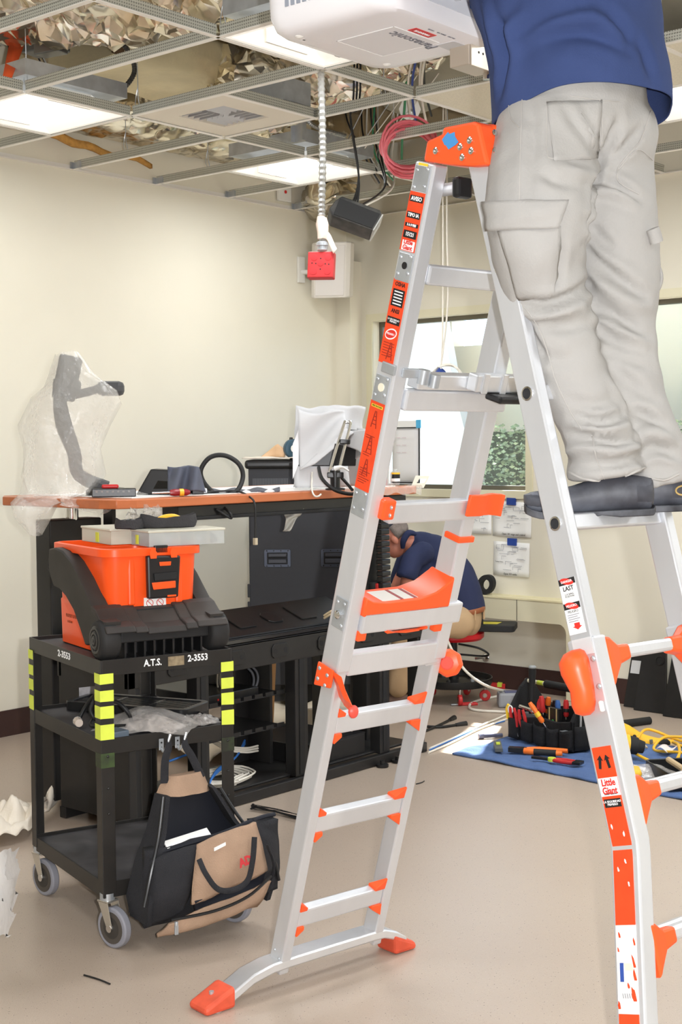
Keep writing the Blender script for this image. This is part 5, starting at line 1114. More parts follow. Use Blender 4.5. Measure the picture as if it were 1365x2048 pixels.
gc = bagfilm('cloth', 'grey cloth draped over the black touch panel', lambda a, b: at(336+62*a+14*b*a, 933+50*b+2*math.sin(a*7), 5.86+.03*math.sin(a*12+b*3)-.04*b) , 22, 16, mat('grey_cloth', (92, 96, 110), .85, var=.15, vs=9), 'cloth', .004)
sd = thing('screwdriver', 'screwdriver with a red and yellow handle lying at the desk edge', 'screwdriver', at(340, 986, 5.75)*1); sd.location.z = ZD+.014; sd.rotation_euler = (0, 0, math.radians(60))
MB().tube([(.0, 0, 0), (.02, 0, 0), (.07, 0, 0), (.085, 0, 0)], [.011, .015, .014, .008], 10).build('handle', mat('dark_red', (150, 34, 40), .3), sd); MB().tube([(.04, 0, 0), (.058, 0, 0)], [.0155, .0155], 10).build('grip_band', M_yel, sd); MB().cyl((-.075, 0, 0), (0, 0, 0), .004).build('shaft', M_chrome, sd)
cabl('thick black cable standing in a loop on the desktop', [at(430, 988, 6.1), at(408, 965, 6.15), at(402, 940, 6.15), at(420, 915, 6.15), at(450, 911, 6.15), at(478, 928, 6.15), at(486, 955, 6.15), at(470, 985, 6.1), at(430, 990, 6.05), at(400, 984, 6.0)], .011, M_wire_b)
cabl('thin black cable hanging from the desktop in front of the black cabinet', [at(400, 985, 6.0), at(470, 982, 6.1), at(500, 994, 6.0), at(510, 1010, 5.95), at(511, 1050, 5.95), at(511, 1076, 5.95)], .0045, M_wire_b)
o = MB().box((-.008, -.008, -.03), (.008, .008, .0)).build('cable_plug', mat('plug_pale', (190, 176, 150), .5), None, ang=0, bevel=.002); o.location = at(511, 1076, 5.95); tag(o, 'pale plug at the end of the thin hanging cable', 'plug')
cabl('black cable looping down below the front of the desk beam', [at(432, 1018, 5.9), at(450, 1030, 5.92), at(463, 1036, 5.92), at(460, 1026, 5.92), at(445, 1012, 5.96)], .006, M_wire_b)
bc = thing('cable_connector', 'black multi-pin connector lying on the desktop by the grey cloth', 'connector', at(398, 982, 5.95)*1); bc.location.z = ZD; bc.rotation_euler = (0, 0, .9)
MB().box((-.03, -.02, 0), (.02, .02, .03)).build('shell', M_blackp, bc, ang=0, bevel=.003); MB().box((.02, -.012, .006), (.034, .012, .024)).build('pins', M_steel, bc, ang=0)
bagfilm('cloth', 'flat dark grey cloth lying on the desktop near the cable loop', lambda a, b: at(410+150*a, 987-7*b-3*a, 6.05+.35*b+.2*a) + V((0, 0, .006*math.sin(a*20))), 20, 6, mat('slate_cloth', (86, 88, 98), .85), 'cloth', .006)
# monitor in a foam bag on a rod stand
mon = thing('wrapped_monitor', 'monitor wrapped in a white foam bag on a chrome rod mount on the desk', 'monitor', (0, 0, 0))
DM = 6.6
def mp(px, py, d=0): return at(px, py, DM+d)
M_foam = mat('foam_sheet', (214, 214, 216), .6, alpha=.96, var=.05, vs=4, bump=.25, bs=9)
MB().grid(lambda a, b: mp(592+136*b-4*a+3*math.sin(b*9), 814+160*a-(2 if a < .1 else 0)+2*math.sin(b*7), .02*math.sin(b*6+a*3)-.02*math.sin(a*PI)) + noise.noise_vector(V((a*5, b*5, 1)))*.012, 24, 20).build('foam_back', M_foam, mon, ang=180, solid=.006)
scn = MB().hexa([mp(x, y, d) for d in (-.05, -.035) for x, y in ((594, 932), (712, 932), (716, 860), (598, 850))]).build('screen', M_blackp, mon, ang=0, bevel=.004)
# front flap swept from the top left down to the right, curling
MB().grid(lambda a, b: mp((596+94*b)*(1-a)+(600+95*b)*a - 0, (818+10*b)+ (122-80*b)*a + 6*math.sin(b*5), -.075-.02*math.sin(a*6+b*4)-.02*a), 18, 18).build('foam_flap', M_foam, mon, ang=180, solid=.004)
MB().grid(lambda a, b: mp(690-90*a*(1-b)+(-60*a)*b+18*(1-a)*b, 855+85*a+10*b*(1-a)-12*b*a, -.1-.03*b), 14, 6).build('foam_fold', M_foam, mon, ang=180, solid=.004)
MB().grid(lambda a, b: mp(695+32*math.sin(PI*b*.9)*(1-.3*a)+10*b, 862+62*a*(.5+.5*b)-6*b, -.1-.05*math.sin(PI*b)), 14, 10).build('foam_curl', M_foam, mon, ang=180, solid=.004)
MB().grid(lambda a, b: mp(586+110*b+5*a, 934+42*a-2*b, -.06-.01*math.sin(b*9)), 8, 14).build('foam_skirt', M_foam, mon, ang=180, solid=.004)
MB().grid(lambda a, b: mp(586+12*b-0*a, 888+70*a-30*b, -.08), 4, 3).build('tape_strip', mat('strip_white', (236, 236, 238), .4), mon, ang=0, solid=.003)
DR = 6.35
def rp(px, py, d=0): return at(px, py, DR+d)
MB().tube([rp(660, 958), rp(662, 935), rp(688, 850), rp(692, 845), rp(698, 845), rp(701, 850), rp(680, 932), rp(676, 955)], .0065, 10, smooth=5).build('rod_loop', M_chrome, mon)
MB().beam(rp(655, 950), rp(688, 950), V((0, 0, 1)), .026, .05).build('clamp', M_blackp, mon, ang=0, bevel=.004); MB().beam(rp(680, 883, -.02), rp(701, 884, -.02), V((0, 0, 1)), .022, .04).build('clamp', M_blackp, mon, ang=0, bevel=.004)
MB().tube([rp(671, 935, .05), rp(682, 890, .05)], .028, 8).build('monitor_arm', M_blackp, mon)
q = rp(671, 982); MB().lathe([(.045, 0), (.045, .008), (.022, .012), (.024, .09)], (q.x, q.y, ZD), n=18).build('mount_post', M_blackp, mon)
MB().tube([rp(670, 937, -.03), rp(684, 934, -.04), rp(698, 942, -.04)], [.012, .006, .004], 8, smooth=4).build('clamp_lever', M_paper, mon)
cabl('black cable curving from the wrapped monitor along the desktop', [at(638, 935, 6.4), at(645, 958, 6.3), at(670, 980, 6.25), at(705, 988, 6.2), at(727, 978, 6.2), at(732, 967, 6.25), at(722, 972, 6.3)], .0085, M_wire_b)
cabl('black cable dropping behind the monitor post', [at(683, 955, 6.4), at(695, 968, 6.4), at(705, 980, 6.35)], .0075, M_wire_b)
cabl('white zip tie curling over the desktop edge under the monitor', [at(625, 945, 6.4), at(624, 975, 6.2), at(628, 990, 6.05), at(636, 993, 6.02), at(643, 988, 6.02)], .004, M_wire_w, None, 'zip tie', 'zip_tie')
lv = thing('spirit_level', 'red spirit level lying on the desktop beside the monitor', 'level', at(728, 968, 7.0)*1); lv.location.z = ZD; lv.rotation_euler = (0, 0, math.radians(44))
MB().box((-.12, -.012, 0), (.12, .012, .032)).build('body', mat('level_red', (176, 40, 46), .35), lv, ang=0, bevel=.003); MB().box((-.085, -.0125, .008), (-.05, .0125, .024)).build('vial', M_yel, lv, ang=0)
gb = thing('glue_bottle', 'small bottle with a black and yellow label at the right end of the desk', 'bottle', at(791, 973, 7.05)*1); gb.location.z = ZD
MB().lathe([(.022, 0), (.024, .004), (.024, .06), (.02, .068), (.012, .072), (.012, .08)], n=16).build('body', M_clear2, gb); MB().lathe([(.0246, .012), (.0246, .055)], n=16, cap=False).build('label', M_blackm, gb); MB().lathe([(.0248, .055), (.0248, .064)], n=16, cap=False).build('label_top', M_yel, gb); MB().lathe([(.025, .018), (.025, .034)], n=16, cap=False).build('label_white', M_paper, gb)
jb_ = thing('water_bottle', 'clear plastic bottle on the desk beside the small glue bottle', 'bottle', at(772, 972, 7.0)*1); jb_.location.z = ZD
MB().lathe([(.03, 0), (.033, .01), (.031, .03), (.033, .05), (.028, .08), (.014, .1), (.014, .115)], n=18).build('body', M_clear2, jb_); MB().lathe([(.016, .113), (.016, .125)], n=14).build('cap', M_white, jb_)
wp = thing('wall_plate', 'cream wall plate with a square opening leaning up at the right end of the desk', 'wall plate', (0, 0, 0))
c4 = [at(x, y, 7.1) for x, y in ((822, 975), (848, 976), (860, 952), (832, 951))]; i4 = [at(x, y, 7.1) for x, y in ((834, 966), (849, 966), (854, 958), (840, 957))]
MB().rings([c4, [p+_f*.006 for p in c4], [p+_f*.006 for p in i4], i4, c4], cap=False).build('plate', mat('plate_cream', (232, 226, 208), .4), wp, ang=0)
# ================================================================ floor things
def fz(px, py, z=0.0): return atz(px, py, z)
# quilted blue blanket
A, B_, C_, D_ = fz(905, 1510), fz(1420, 1612), fz(1420, 1505), fz(1045, 1468)
def bl_(a, b):
    p = (A*(1-b)+B_*b)*(1-a)+(D_*(1-b)+C_*b)*a
    e = min(a, 1-a, b, 1-b); q = abs(math.sin(a*26))*abs(math.sin(b*40))
    return p + V((noise.noise(p*4)*.02, noise.noise(p*4+V((5, 0, 0)))*.02, .006+.006*q+.012*max(0, noise.noise(p*6))))
o = MB().grid(bl_, 60, 90).build('moving_blanket', mat('blue_quilt', (86, 112, 160), .95, var=.15, vs=8, bump=.4, bs=140), ang=180, solid=.008); tag(o, 'quilted blue moving blanket spread on the floor under the tools', 'blanket')
ZB = .022
# tool bag
c0, c1, c2 = fz(1017, 1482), fz(1146, 1513), fz(1188, 1500)
tb_ = thing('tool_carrier', 'open black tool carrier bag full of hand tools on the blue blanket', 'tool bag', V((c1.x, c1.y, ZB)), math.atan2((c1-c0).y, (c1-c0).x))
L_, W_ = (c1-c0).length, .26
M_bag2 = mat('black_cordura', (32, 32, 34), .9, var=.25, vs=20, bump=.4, bs=220)
MB().box((-L_, 0, 0), (0, W_, .012)).build('base', M_bag2, tb_, ang=0)
for y0_, y1_, h in ((0, .02, .15), (W_-.02, W_, .18)):
    MB().rings([[V((x, y, z)) for x, z in ((-L_, .0), (0, 0), (.0, h), (-L_*.25, h-.02), (-L_*.5, h-.012), (-L_*.75, h-.03), (-L_, h))] for y in (y0_, y1_)]).build('side_wall', M_bag2, tb_, ang=0, bevel=.004)
for x in (-L_, -.02):
    MB().rings([[V((xx, y, z)) for y, z in ((0, 0), (W_, 0), (W_, .16), (W_*.7, .26), (W_*.5, .3), (W_*.3, .26), (0, .15))] for xx in (x, x+.02)]).build('end_wall', M_bag2, tb_, ang=0, bevel=.004)
for k in range(5): MB().grid(lambda a, b: V((-L_+.01+k*L_/5+(L_/5-.012)*b, -.002-.026*math.sin(PI*b)**.6*(.8+.2*a), .004+.1*a+.008*math.sin(b*3+k))), 5, 8).build('outer_pocket', M_bag2, tb_, ang=180, solid=.005)
for k in range(2): MB().grid(lambda a, b: V((.002+.02*math.sin(PI*b)**.6, .01+k*.125+.115*b, .004+.12*a)), 4, 8).build('end_pocket', M_bag2, tb_, ang=180, solid=.005)
hd = MB().tube([(-L_+.0, W_/2, .285), (-.0, W_/2, .285)], .011, 10).build('handle_tube', mat('pale_tube', (216, 208, 180), .5), tb_); MB().tube([(-L_*.68, W_/2, .285), (-L_*.18, W_/2, .285)], .021, 12).build('foam_grip', M_blackm, hd)
for x in (-L_*.76, -L_*.1): MB().tube([(x-.02, W_/2, .285), (x+.02, W_/2, .285)], .0125, 10).build('green_tape', mat('lime_tape', (200, 214, 70), .5), hd)
MB().grid(lambda a, b: V((-.06+.02*b+.05*a, -.03+.16*a, .1+.18*a-.06*math.sin(PI*a)+0*b)), 10, 2).build('grey_strap', mat('grey_webbing', (112, 116, 120), .8), tb_, ang=60, solid=.004)
TBM = inv(tb_)
def tool(name, label, cat, parts, pos, tilt=(0, 0), rz=0):
    t = thing(name, label, cat, TBM @ V(pos), tb_.rotation_euler.z+rz); t.rotation_euler = (tilt[0], tilt[1], tb_.rotation_euler.z+rz)
    for nm, m, mm in parts: m.build(nm, mm, t, ang=40)
    return t
def handle_tool(name, label, cat, pos, tilt, colr, L=.1, r=.013, shaft=.12, band=None):
    p = [('handle', MB().lathe([(r*.6, 0), (r, .01), (r*.8, L*.4), (r, L*.75), (r*.7, L)]), colr), ('shaft', MB().cyl((0, 0, -shaft), (0, 0, .0), .004), M_chrome)]
    if band: p.append(('band', MB().lathe([(r*1.05, L*.3), (r*1.05, L*.5)]), band))
    return tool(name, label, cat, p, pos, tilt)
M_redh = mat('red_grip', (196, 44, 44), .4); M_orh = mat('orange_grip', (246, 120, 40), .4); M_yh = mat('yellow_grip', (240, 200, 50), .4); M_blh = mat('blue_grip', (60, 104, 170), .4)
tool('hammer', 'black handled hammer standing upright at the left of the tool bag', 'hammer', [('handle', MB().lathe([(.013, 0), (.017, .05), (.015, .16), (.02, .23), (.02, .25)]), M_blackm), ('cap', MB().lathe([(.02, .25), (.021, .256), (.015, .262)]), mat('grey_cap', (150, 154, 154), .4)), ('head', MB().box((-.05, -.015, -.02), (.05, .015, .01)), M_steel)], (-L_*.78, .07, .12), (.0, .03))
tool('wrench', 'black handled tool standing near the right end of the tool bag', 'wrench', [('handle', MB().beam((0, 0, 0), (-.01, 0, .22), V((1, 0, 0)), .026, .012), M_blackp), ('jaw', MB().box((-.02, -.006, -.04), (.02, .006, 0)), M_steel)], (-L_*.14, .1, .1), (0, -.1))
handle_tool('screwdriver', 'orange and yellow screwdriver leaning over the front of the tool bag', 'screwdriver', (-L_*.42, -.012, .12), (.35, -.5), M_orh, .12, .014, .05, M_yh)
for k in range(2):
    tool('pliers', ['red handled pliers in the left front pocket of the tool bag, left pair', 'red handled pliers in the left front pocket of the tool bag, right pair'][k], 'pliers', [('handle', MB().tube([(-.012, 0, -.02), (-.02, 0, .03), (-.014, 0, .08)], [.007, .009, .007], 8, smooth=3), M_redh), ('handle', MB().tube([(.012, 0, -.02), (.02, 0, .03), (.014, 0, .08)], [.007, .009, .007], 8, smooth=3), M_redh), ('jaws', MB().box((-.012, -.005, -.07), (.012, .005, -.02)), M_steel)], (-L_*(.86-.14*k), -.014, .085), (.1, -.15))
tool('scissors', 'yellow handled scissors in the corner pocket of the tool bag', 'scissors', [('handle', MB().tube([(-.01, 0, 0), (-.014, 0, .05), (0, 0, .075)], .008, 8, smooth=3), M_yh), ('ring', MB().tube([(.012+.016*math.cos(2*PI*k/12), 0, .05+.02*math.sin(2*PI*k/12)) for k in range(13)], .004, 6), M_paper), ('blade', MB().beam((0, 0, -.08), (0, 0, 0), V((1, 0, 0)), .014, .004), M_steel)], (-L_*.95, -.012, .1), (0, -.1))
for k, (x, y, c, lab) in enumerate(((-.66, .06, M_redh, 'red handled screwdriver beside the black hammer'), (-.6, .1, M_orh, 'orange handled screwdriver in the middle of the tool bag'), (-.55, .05, M_redh, 'red handled nut driver in the middle of the tool bag'), (-.5, .12, M_blackp, 'black handled screwdriver behind the red handles'), (-.36, .07, M_blh, 'blue handled driver right of the red handles'), (-.22, .06, M_redh, 'red handled cutter near the right of the tool bag'), (-.64, .13, M_redh, 'red handled driver at the back of the tool bag'), (-.2, .12, M_blh, 'blue handled crimper at the right of the tool bag'))):
    handle_tool('driver', lab, 'screwdriver', (L_*x, y, .13+.012*(k % 3)), (random.uniform(-.15, .15), random.uniform(-.2, .2)), c, .085, .015, .08, M_blackp if k % 2 else None)
tool('socket_wrench', 'chrome socket wrench lying over the left of the tool bag', 'wrench', [('arm', MB().cyl((-.05, 0, 0), (.04, 0, -.01), .011), M_chrome), ('socket', MB().lathe([(.017, -.012), (.017, .012), (.011, .013), (.011, .0)], (.055, 0, -.008), (0, -1, .3), 14), M_chrome)], (-L_*.74, .02, .17))
tool('box_level', 'dark case with two pale stripes and a green dot standing in the tool bag', 'case', [('body', MB().box((-.04, -.012, 0), (.04, .012, .085)), M_blackp), ('stripe', MB().box((-.03, -.0135, .0), (-.022, -.012, .085)), mat('pale_gold', (206, 186, 130), .4)), ('stripe', MB().box((.02, -.0135, .0), (.028, -.012, .085)), mat('pale_gold', (206, 186, 130), .4)), ('green_dot', MB().cyl((-.002, -.014, .02), (-.002, -.012, .02), .008), mat('green_dot', (60, 170, 80), .4))], (-L_*.33, .03, .11))
for k in range(3): tool('chisel', ['thin silver tool in the bag end pocket, nearest the orange crimper', 'thin silver tool in the middle of the bag end pocket', 'thin silver tool in the bag end pocket, nearest the foam tube'][k], 'chisel', [('blade', MB().beam((0, 0, 0), (0, 0, .16), V((0, 1, 0)), .012, .004), M_steel)], (.014, .04+.06*k, .06), (0, 0.03))
for o in bpy.data.objects:
    if o.name.startswith('chisel') and o.parent is None: o['group'] = 'silver tools in the end pocket'
# tools lying on the blanket
def lay(name, label, cat, p, z, rz, parts):
    t = thing(name, label, cat, (p.x, p.y, z), rz)
    for nm, m, mm in parts: m.build(nm, mm, t, ang=40, bevel=.001)
    return t
lay('cable_tester', 'small grey tester with a yellow button on the blanket corner', 'tester', fz(997, 1508), ZB, -.9, [('body', MB().hexa([V(p) for p in ((-.055, -.02, 0), (.055, -.02, 0), (.055, .02, 0), (-.055, .02, 0), (-.055, -.018, .035), (.055, -.018, .018), (.055, .018, .018), (-.055, .018, .035))]), mat('tester_grey', (84, 86, 84), .5)), ('button', MB().box((-.025, -.01, .026), (.005, .01, .034)), mat('lime_tape', (200, 214, 70), .5))])
r0 = math.atan2((fz(1132, 1518)-fz(1033, 1512)).y, (fz(1132, 1518)-fz(1033, 1512)).x)
lay('crimping_tool', 'black and orange crimping tool lying on the blanket', 'crimping tool', fz(1078, 1516), ZB+.012, r0, [('head', MB().box((-.15, -.018, -.01), (-.06, .02, .014)), M_blackp), ('upper_handle', MB().tube([(-.07, .01, .0), (.0, .028, .004), (.14, .022, .004)], [.014, .013, .012], 10, smooth=4), M_orh), ('lower_handle', MB().tube([(-.07, -.01, .0), (.0, -.022, .0), (.12, -.022, 0)], [.016, .015, .013], 10, smooth=4), M_orh), ('grip', MB().tube([(-.02, -.022, .0), (.09, -.022, 0)], .0165, 10), M_blackm)])
lay('pliers', 'red handled pliers with a lime joint lying on the blanket front', 'pliers', fz(1118, 1534), ZB+.01, r0-.25, [('jaws', MB().beam((-.14, .0, 0), (-.03, .0, 0), V((0, 1, 0)), .016, .012), M_blackp), ('joint', MB().lathe([(.02, -.008), (.02, .01)], (-.035, 0, 0)), mat('lime_tape', (200, 214, 70), .5)), ('handle', MB().tube([(-.03, .006, 0), (.03, .02, 0), (.08, .012, 0)], .01, 8, smooth=3), M_redh), ('handle', MB().tube([(-.03, -.006, 0), (.03, -.02, 0), (.08, -.016, 0)], .01, 8, smooth=3), M_redh), ('tips', MB().box((.08, -.03, -.006), (.12, .026, .008)), M_blackp)])
lay('flashlight', 'slim grey metal flashlight lying in the sunlit patch', 'flashlight', fz(980, 1477), .0145, math.atan2(.1, .08)+.0, [('body', MB().tube([(-.06, 0, 0), (-.035, 0, 0), (-.03, 0, 0), (.07, 0, 0)], [.0145, .0145, .011, .011], 12), mat('slate_metal', (120, 124, 150), .3, .6))])
# drills and orange cord on the blanket
def at_floor(px, py, d): return at(px, py, d)
sw = thing('reciprocating_saw', 'long yellow power tool lying on the blanket behind the drill', 'power tool', fz(1290, 1502), 0, 0)
o0 = sw.location
def sp_(px, py, d=7.25): return at(px, py, d)-o0
MB().tube([sp_(1215, 1452, 7.2), sp_(1250, 1468, 7.2), sp_(1280, 1482, 7.2), sp_(1310, 1490, 7.2), sp_(1345, 1496, 7.2)], [.05, .052, .042, .04, .045], 14, smooth=5, aspect=.85).build('body', M_yel, sw, ang=60)
MB().beam(sp_(1246, 1463, 7.145), sp_(1247, 1474, 7.145), CR, .016, .012).build('switch', mat('switch_grey', (96, 98, 100), .5), sw, ang=0, bevel=.002); MB().beam(sp_(1303, 1479, 7.155), sp_(1304, 1487, 7.155), CR, .016, .012).build('trigger', MATS['switch_grey'], sw, ang=0, bevel=.002)
MB().cyl(sp_(1270, 1473, 7.16), sp_(1270, 1473, 7.14), .01).build('screw', M_blackm, sw); MB().tube([sp_(1320, 1487, 7.16), sp_(1335, 1484, 7.14), sp_(1338, 1490, 7.14)], [.02, .016, .008], 8, smooth=3).build('cord_boot', M_blackm, sw)
dr = thing('cordless_drill', 'yellow and black cordless drill on the blanket behind the near ladder rail', 'drill', fz(1250, 1512, ZB), 0)
o1 = dr.location
def dp(px, py, d=6.75): return at(px, py, d)-o1
MB().tube([dp(1215, 1486), dp(1240, 1488), dp(1258, 1490)], [.06, .058, .052], 16).build('motor_housing', M_yel, dr, ang=40)
MB().tube([dp(1256, 1489), dp(1275, 1492), dp(1276, 1492), dp(1288, 1495)], [.046, .042, .034, .03], 16).build('clutch', M_blackm, dr, ang=40); MB().tube([dp(1286, 1494.5), dp(1291, 1495.5), dp(1296, 1496)], [.026, .018, .006], 12).build('chuck', M_chrome, dr)
MB().beam(dp(1238, 1490), dp(1247, 1514), CR, .05, .05).build('grip', M_yel, dr, ang=0, bevel=.01); MB().beam(dp(1243, 1506, 6.72), dp(1258, 1508, 6.72), V((0, 0, 1)), .024, .04).build('battery_base', M_blackp, dr, ang=0, bevel=.004)
cable_pts = [[(1275, 1478), (1290, 1467), (1310, 1465), (1345, 1470), (1375, 1478)], [(1365, 1480), (1330, 1480), (1312, 1485), (1310, 1492), (1330, 1502), (1360, 1512), (1380, 1512)], [(1262, 1508), (1290, 1515), (1325, 1522), (1350, 1520), (1360, 1512), (1357, 1495), (1348, 1482), (1380, 1490)]]
for k, pts in enumerate(cable_pts): cable(['yellow extension cord arching over the long power tool', 'yellow extension cord looping at the right edge of the blanket', 'yellow extension cord trailing in front of the power tool'][k], [V(((p := fz(x, y, .035)).x, p.y, .034+.02*math.sin(i*1.3+k))) for i, (x, y) in enumerate(pts)], .0075, M_yel, 'extension_cord', 'cord', None, 8, 7)
tgp = fz(1335, 1498, .04); o = MB().grid(lambda a, b: V((tgp.x+.06*(a-.5), tgp.y+.07*(b-.5)*1.6, .045+.012*math.sin(a*4+b*3))), 5, 5).build('cord_tag', mat('tag_white', (238, 226, 224), .6), ang=180, solid=.003); tag(o, 'white warning tag on the yellow cord', 'tag')
o = thing('battery_pack', 'yellow and black battery pack on the blanket beside the near ladder rail', 'battery', fz(1262, 1562, ZB), .6); MB().box((-.05, -.06, 0), (.05, .06, .03)).build('base', M_blackp, o, ang=0, bevel=.01); MB().box((-.046, -.055, .03), (.046, .055, .06)).build('shell', M_yel, o, ang=0, bevel=.012)
pb = thing('parts_bag', 'clear plastic bag of bits on white paper at the right of the blanket', 'plastic bag', fz(1298, 1556, ZB), .4)
MB().grid(lambda a, b: V(((a-.5)*.3, (b-.5)*.2, .006+.06*math.sin(PI*a)*math.sin(PI*b)+.015*noise.noise(V((a*6, b*6, 3))))), 16, 12).build('film', mat('bag_film', (236, 230, 224), .12, alpha=.33, spec=1.0, bump=.6, bs=30), pb, ang=180)
for k in range(6): MB().tube([(random.uniform(-.1, .1), random.uniform(-.06, .06), .012) for q in range(2)], .006, 6).build('bit', M_steel, pb)
o = MB().grid(lambda a, b: fz(1225+130*b+30*a, 1523+22*b+14*a, ZB+.004)+V((0, 0, .004*math.sin(b*8))), 6, 8).build('paper_sheet', M_paper, ang=180, solid=.002); tag(o, 'white paper with a red edge lying on the blanket under the clear bag', 'paper')
bt = thing('black_case', 'open black case with a tan handle at the right edge of the blanket', 'case', fz(1352, 1562, ZB), math.radians(-40))
m = MB(); P_ = rrect(-.13, .16, -.1, .12, .03); Q_ = rrect(-.12, .15, -.09, .11, .025)
m.rings([[V((x, y, 0)) for x, y in P_], [V((x, y, .075)) for x, y in P_], [V((x, y, .075)) for x, y in Q_], [V((x, y, .01)) for x, y in Q_]]).build('tray', M_blackp, bt, ang=30, bevel=.003)
MB().tube([(-.08, .0, .08), (.14, -.02, .085)], .014, 10).build('tan_handle', mat('tan_plastic', (206, 180, 140), .5), bt)
# floor oddments
foamp = [fz(1238, 1449, .02), fz(1300, 1441, .02)]; o = MB().tube(foamp, .022, 12).build('foam_tube', M_blackm, ang=40); tag(o, 'black foam tube lying on the floor behind the yellow power tool', 'foam tube')
mtp = fz(1030, 1413); o = thing('meter', 'grey instrument box behind the tool bag on the floor', 'meter', (mtp.x, mtp.y, .001), .7); MB().box((-.1, -.05, 0), (.09, .06, .085)).build('case', mat('meter_grey', (150, 152, 158), .5), o, ang=0, bevel=.012); MB().box((-.06, -.03, .085), (.05, .04, .09)).build('top', mat('meter_blue', (92, 94, 126), .5), o, ang=0, bevel=.003)
lay('pliers', 'small red handled pliers on the floor in front of the stool', 'pliers', fz(922, 1411), .008, .9, [('handle', MB().tube([(0, .006, 0), (.05, .02, 0), (.1, .01, 0)], .008, 8, smooth=3), M_redh), ('handle', MB().tube([(0, -.006, 0), (.05, -.018, 0), (.1, -.016, 0)], .008, 8, smooth=3), M_redh), ('jaws', MB().beam((-.06, 0, 0), (0, 0, 0), V((0, 1, 0)), .014, .008), M_steel)])
lay('tape_measure', 'small red and yellow tape measure by the far baseboard', 'tape measure', fz(1000, 1376), .001, .4, [('body', MB().box((-.05, -.03, 0), (.04, .03, .03)), M_redh), ('clip', MB().box((-.01, -.032, .01), (.02, .032, .036)), mat('lime_tape', (200, 214, 70), .5))])
for k, (pts, lab) in enumerate((([(850, 1462), (875, 1452), (900, 1440)], 'black power cord with its plug lying on the floor, the rear of two'), ([(845, 1452), (880, 1454), (912, 1450)], 'black power cord with its plug lying on the floor, the front of two'))):
    t = thing('power_cord', lab, 'power cord', (0, 0, 0)); P_ = [fz(x, y, .008) for x, y in pts]; MB().tube(P_, .0075, 8, smooth=5).build('cord', M_wire_b, t, ang=60); d = (P_[-1]-P_[-2]).normalized(); MB().tube([P_[-1], P_[-1]+d*.03, P_[-1]+d*.07], [.01, .014, .016], 10).build('plug', M_blackp, t)
for k, (pts, lab) in enumerate((([(860, 1497), (910, 1475), (960, 1452), (1012, 1430), (1035, 1415)], 'white cable running straight across the floor to the tool bag'), ([(858, 1505), (905, 1485), (960, 1458), (1020, 1436)], 'pale cable lying beside the straight white floor cable'))): cable(lab, [fz(x, y, .006) for x, y in pts], .006, M_wire_w)
o = cable('thin blue cable lying along the white floor cables', [fz(x, y, .004) for x, y in ((860, 1500), (900, 1482), (950, 1460), (1010, 1442))], .003, M_bluec)
cable('white cable arching from the stool down to the floor and looping back', [at(895, 1280, 8.1), at(910, 1310, 8.0), at(935, 1345, 7.9), at(975, 1372, 7.85), fz(1025, 1386, .01), fz(1010, 1390, .008), fz(960, 1400, .008), fz(940, 1410, .008), fz(950, 1420, .008), fz(1015, 1424, .008)], .008, M_wire_w)
zt_ = thing('cable_ties', 'bundle of black cable ties lying on the floor between the cart and ladder', 'cable ties', (0, 0, 0))
for k in range(10):
    a = fz(506+random.uniform(-3, 6), 1612+random.uniform(-5, 6), .004+.002*k); b = fz(600+random.uniform(-8, 8), 1632+random.uniform(-6, 8), .004+.001*k); MB().beam(a, a*.4+b*.6+V((0, 0, .004)), V((0, 0, 1)), .0015, .005).beam(a*.4+b*.6+V((0, 0, .004)), b, V((0, 0, 1)), .0015, .005).cbox(a, (.008, .008, .006)).build('tie', M_blackp, zt_, ang=0)
for lab, p0, p1 in (('black cable tie end lying alone on the floor, front left', (168, 1950), (220, 1968)), ('black cable tie end lying on the floor right of the ladder foot', (833, 1568), (849, 1562))):
    a, b = fz(*p0, .003), fz(*p1, .003); o = MB().tube([a, a*.5+b*.5+V((.006, .004, .0)), b], .003, 6, smooth=4).build('cable_tie', M_blackp, ang=60); tag(o, lab, 'cable tie')
# canvas drop cloth behind the cart, and translucent plastic sheet at the left edge
def heap(px0, px1, base, top, d, seed):
    def f(a, b):
        x = px0+(px1-px0)*b; yb, yt = base(b), top(b); p0 = fz(x, yb); back = p0 + V((_f.x, _f.y, 0))*.28; hgt = max(.01, (yb-yt)/2769*5.2)
        p = p0.lerp(back, a); z = hgt*math.sin(PI*min(1, a*1.02))**.7*(.8+.25*noise.noise(V((b*4, a*2, seed)))) 
        return V((p.x, p.y, max(.004, z))) + noise.noise_vector(V((b*9, a*5, seed)))*.022 + V((0, 0, .022))
    return f
def itp(tab, x):
    for (x0, y0), (x1, y1) in zip(tab, tab[1:]):
        if x <= x1: return y0+(y1-y0)*(x-x0)/(x1-x0)
    return tab[-1][1]
HB = [(-80, 1712), (0, 1697), (60, 1682), (78, 1645), (98, 1637), (130, 1606), (178, 1590)]; HH = [(-80, .1), (0, .12), (55, .11), (75, .05), (95, .09), (135, .12), (178, .1)]
def heap2(a, b):
    x = -80+258*b; p0 = fz(x, itp(HB, x)); bk = p0+V((_f.x, _f.y, 0))*.36; p = p0.lerp(bk, a); h = itp(HH, x)
    ridge = abs(noise.noise(V((b*7+a*3, a*4, 2))))*1.1; fold = abs(noise.noise(V((b*16, a*5+b*6, 7))))*.5
    return V((p.x, p.y, .012+h*math.sin(PI*min(1, .08+a*.9))**.6*(.55+ridge)+.05*fold*math.sin(PI*a))) + noise.noise_vector(V((b*12, a*6, 4)))*.012
o = MB().grid(heap2, 34, 80).build('drop_cloth', mat('canvas_white', (240, 230, 214), .95, var=.05, vs=5, bump=.2, bs=120), ang=180, solid=.004); tag(o, 'crumpled cream canvas drop cloth on the floor left of the cart', 'drop cloth')
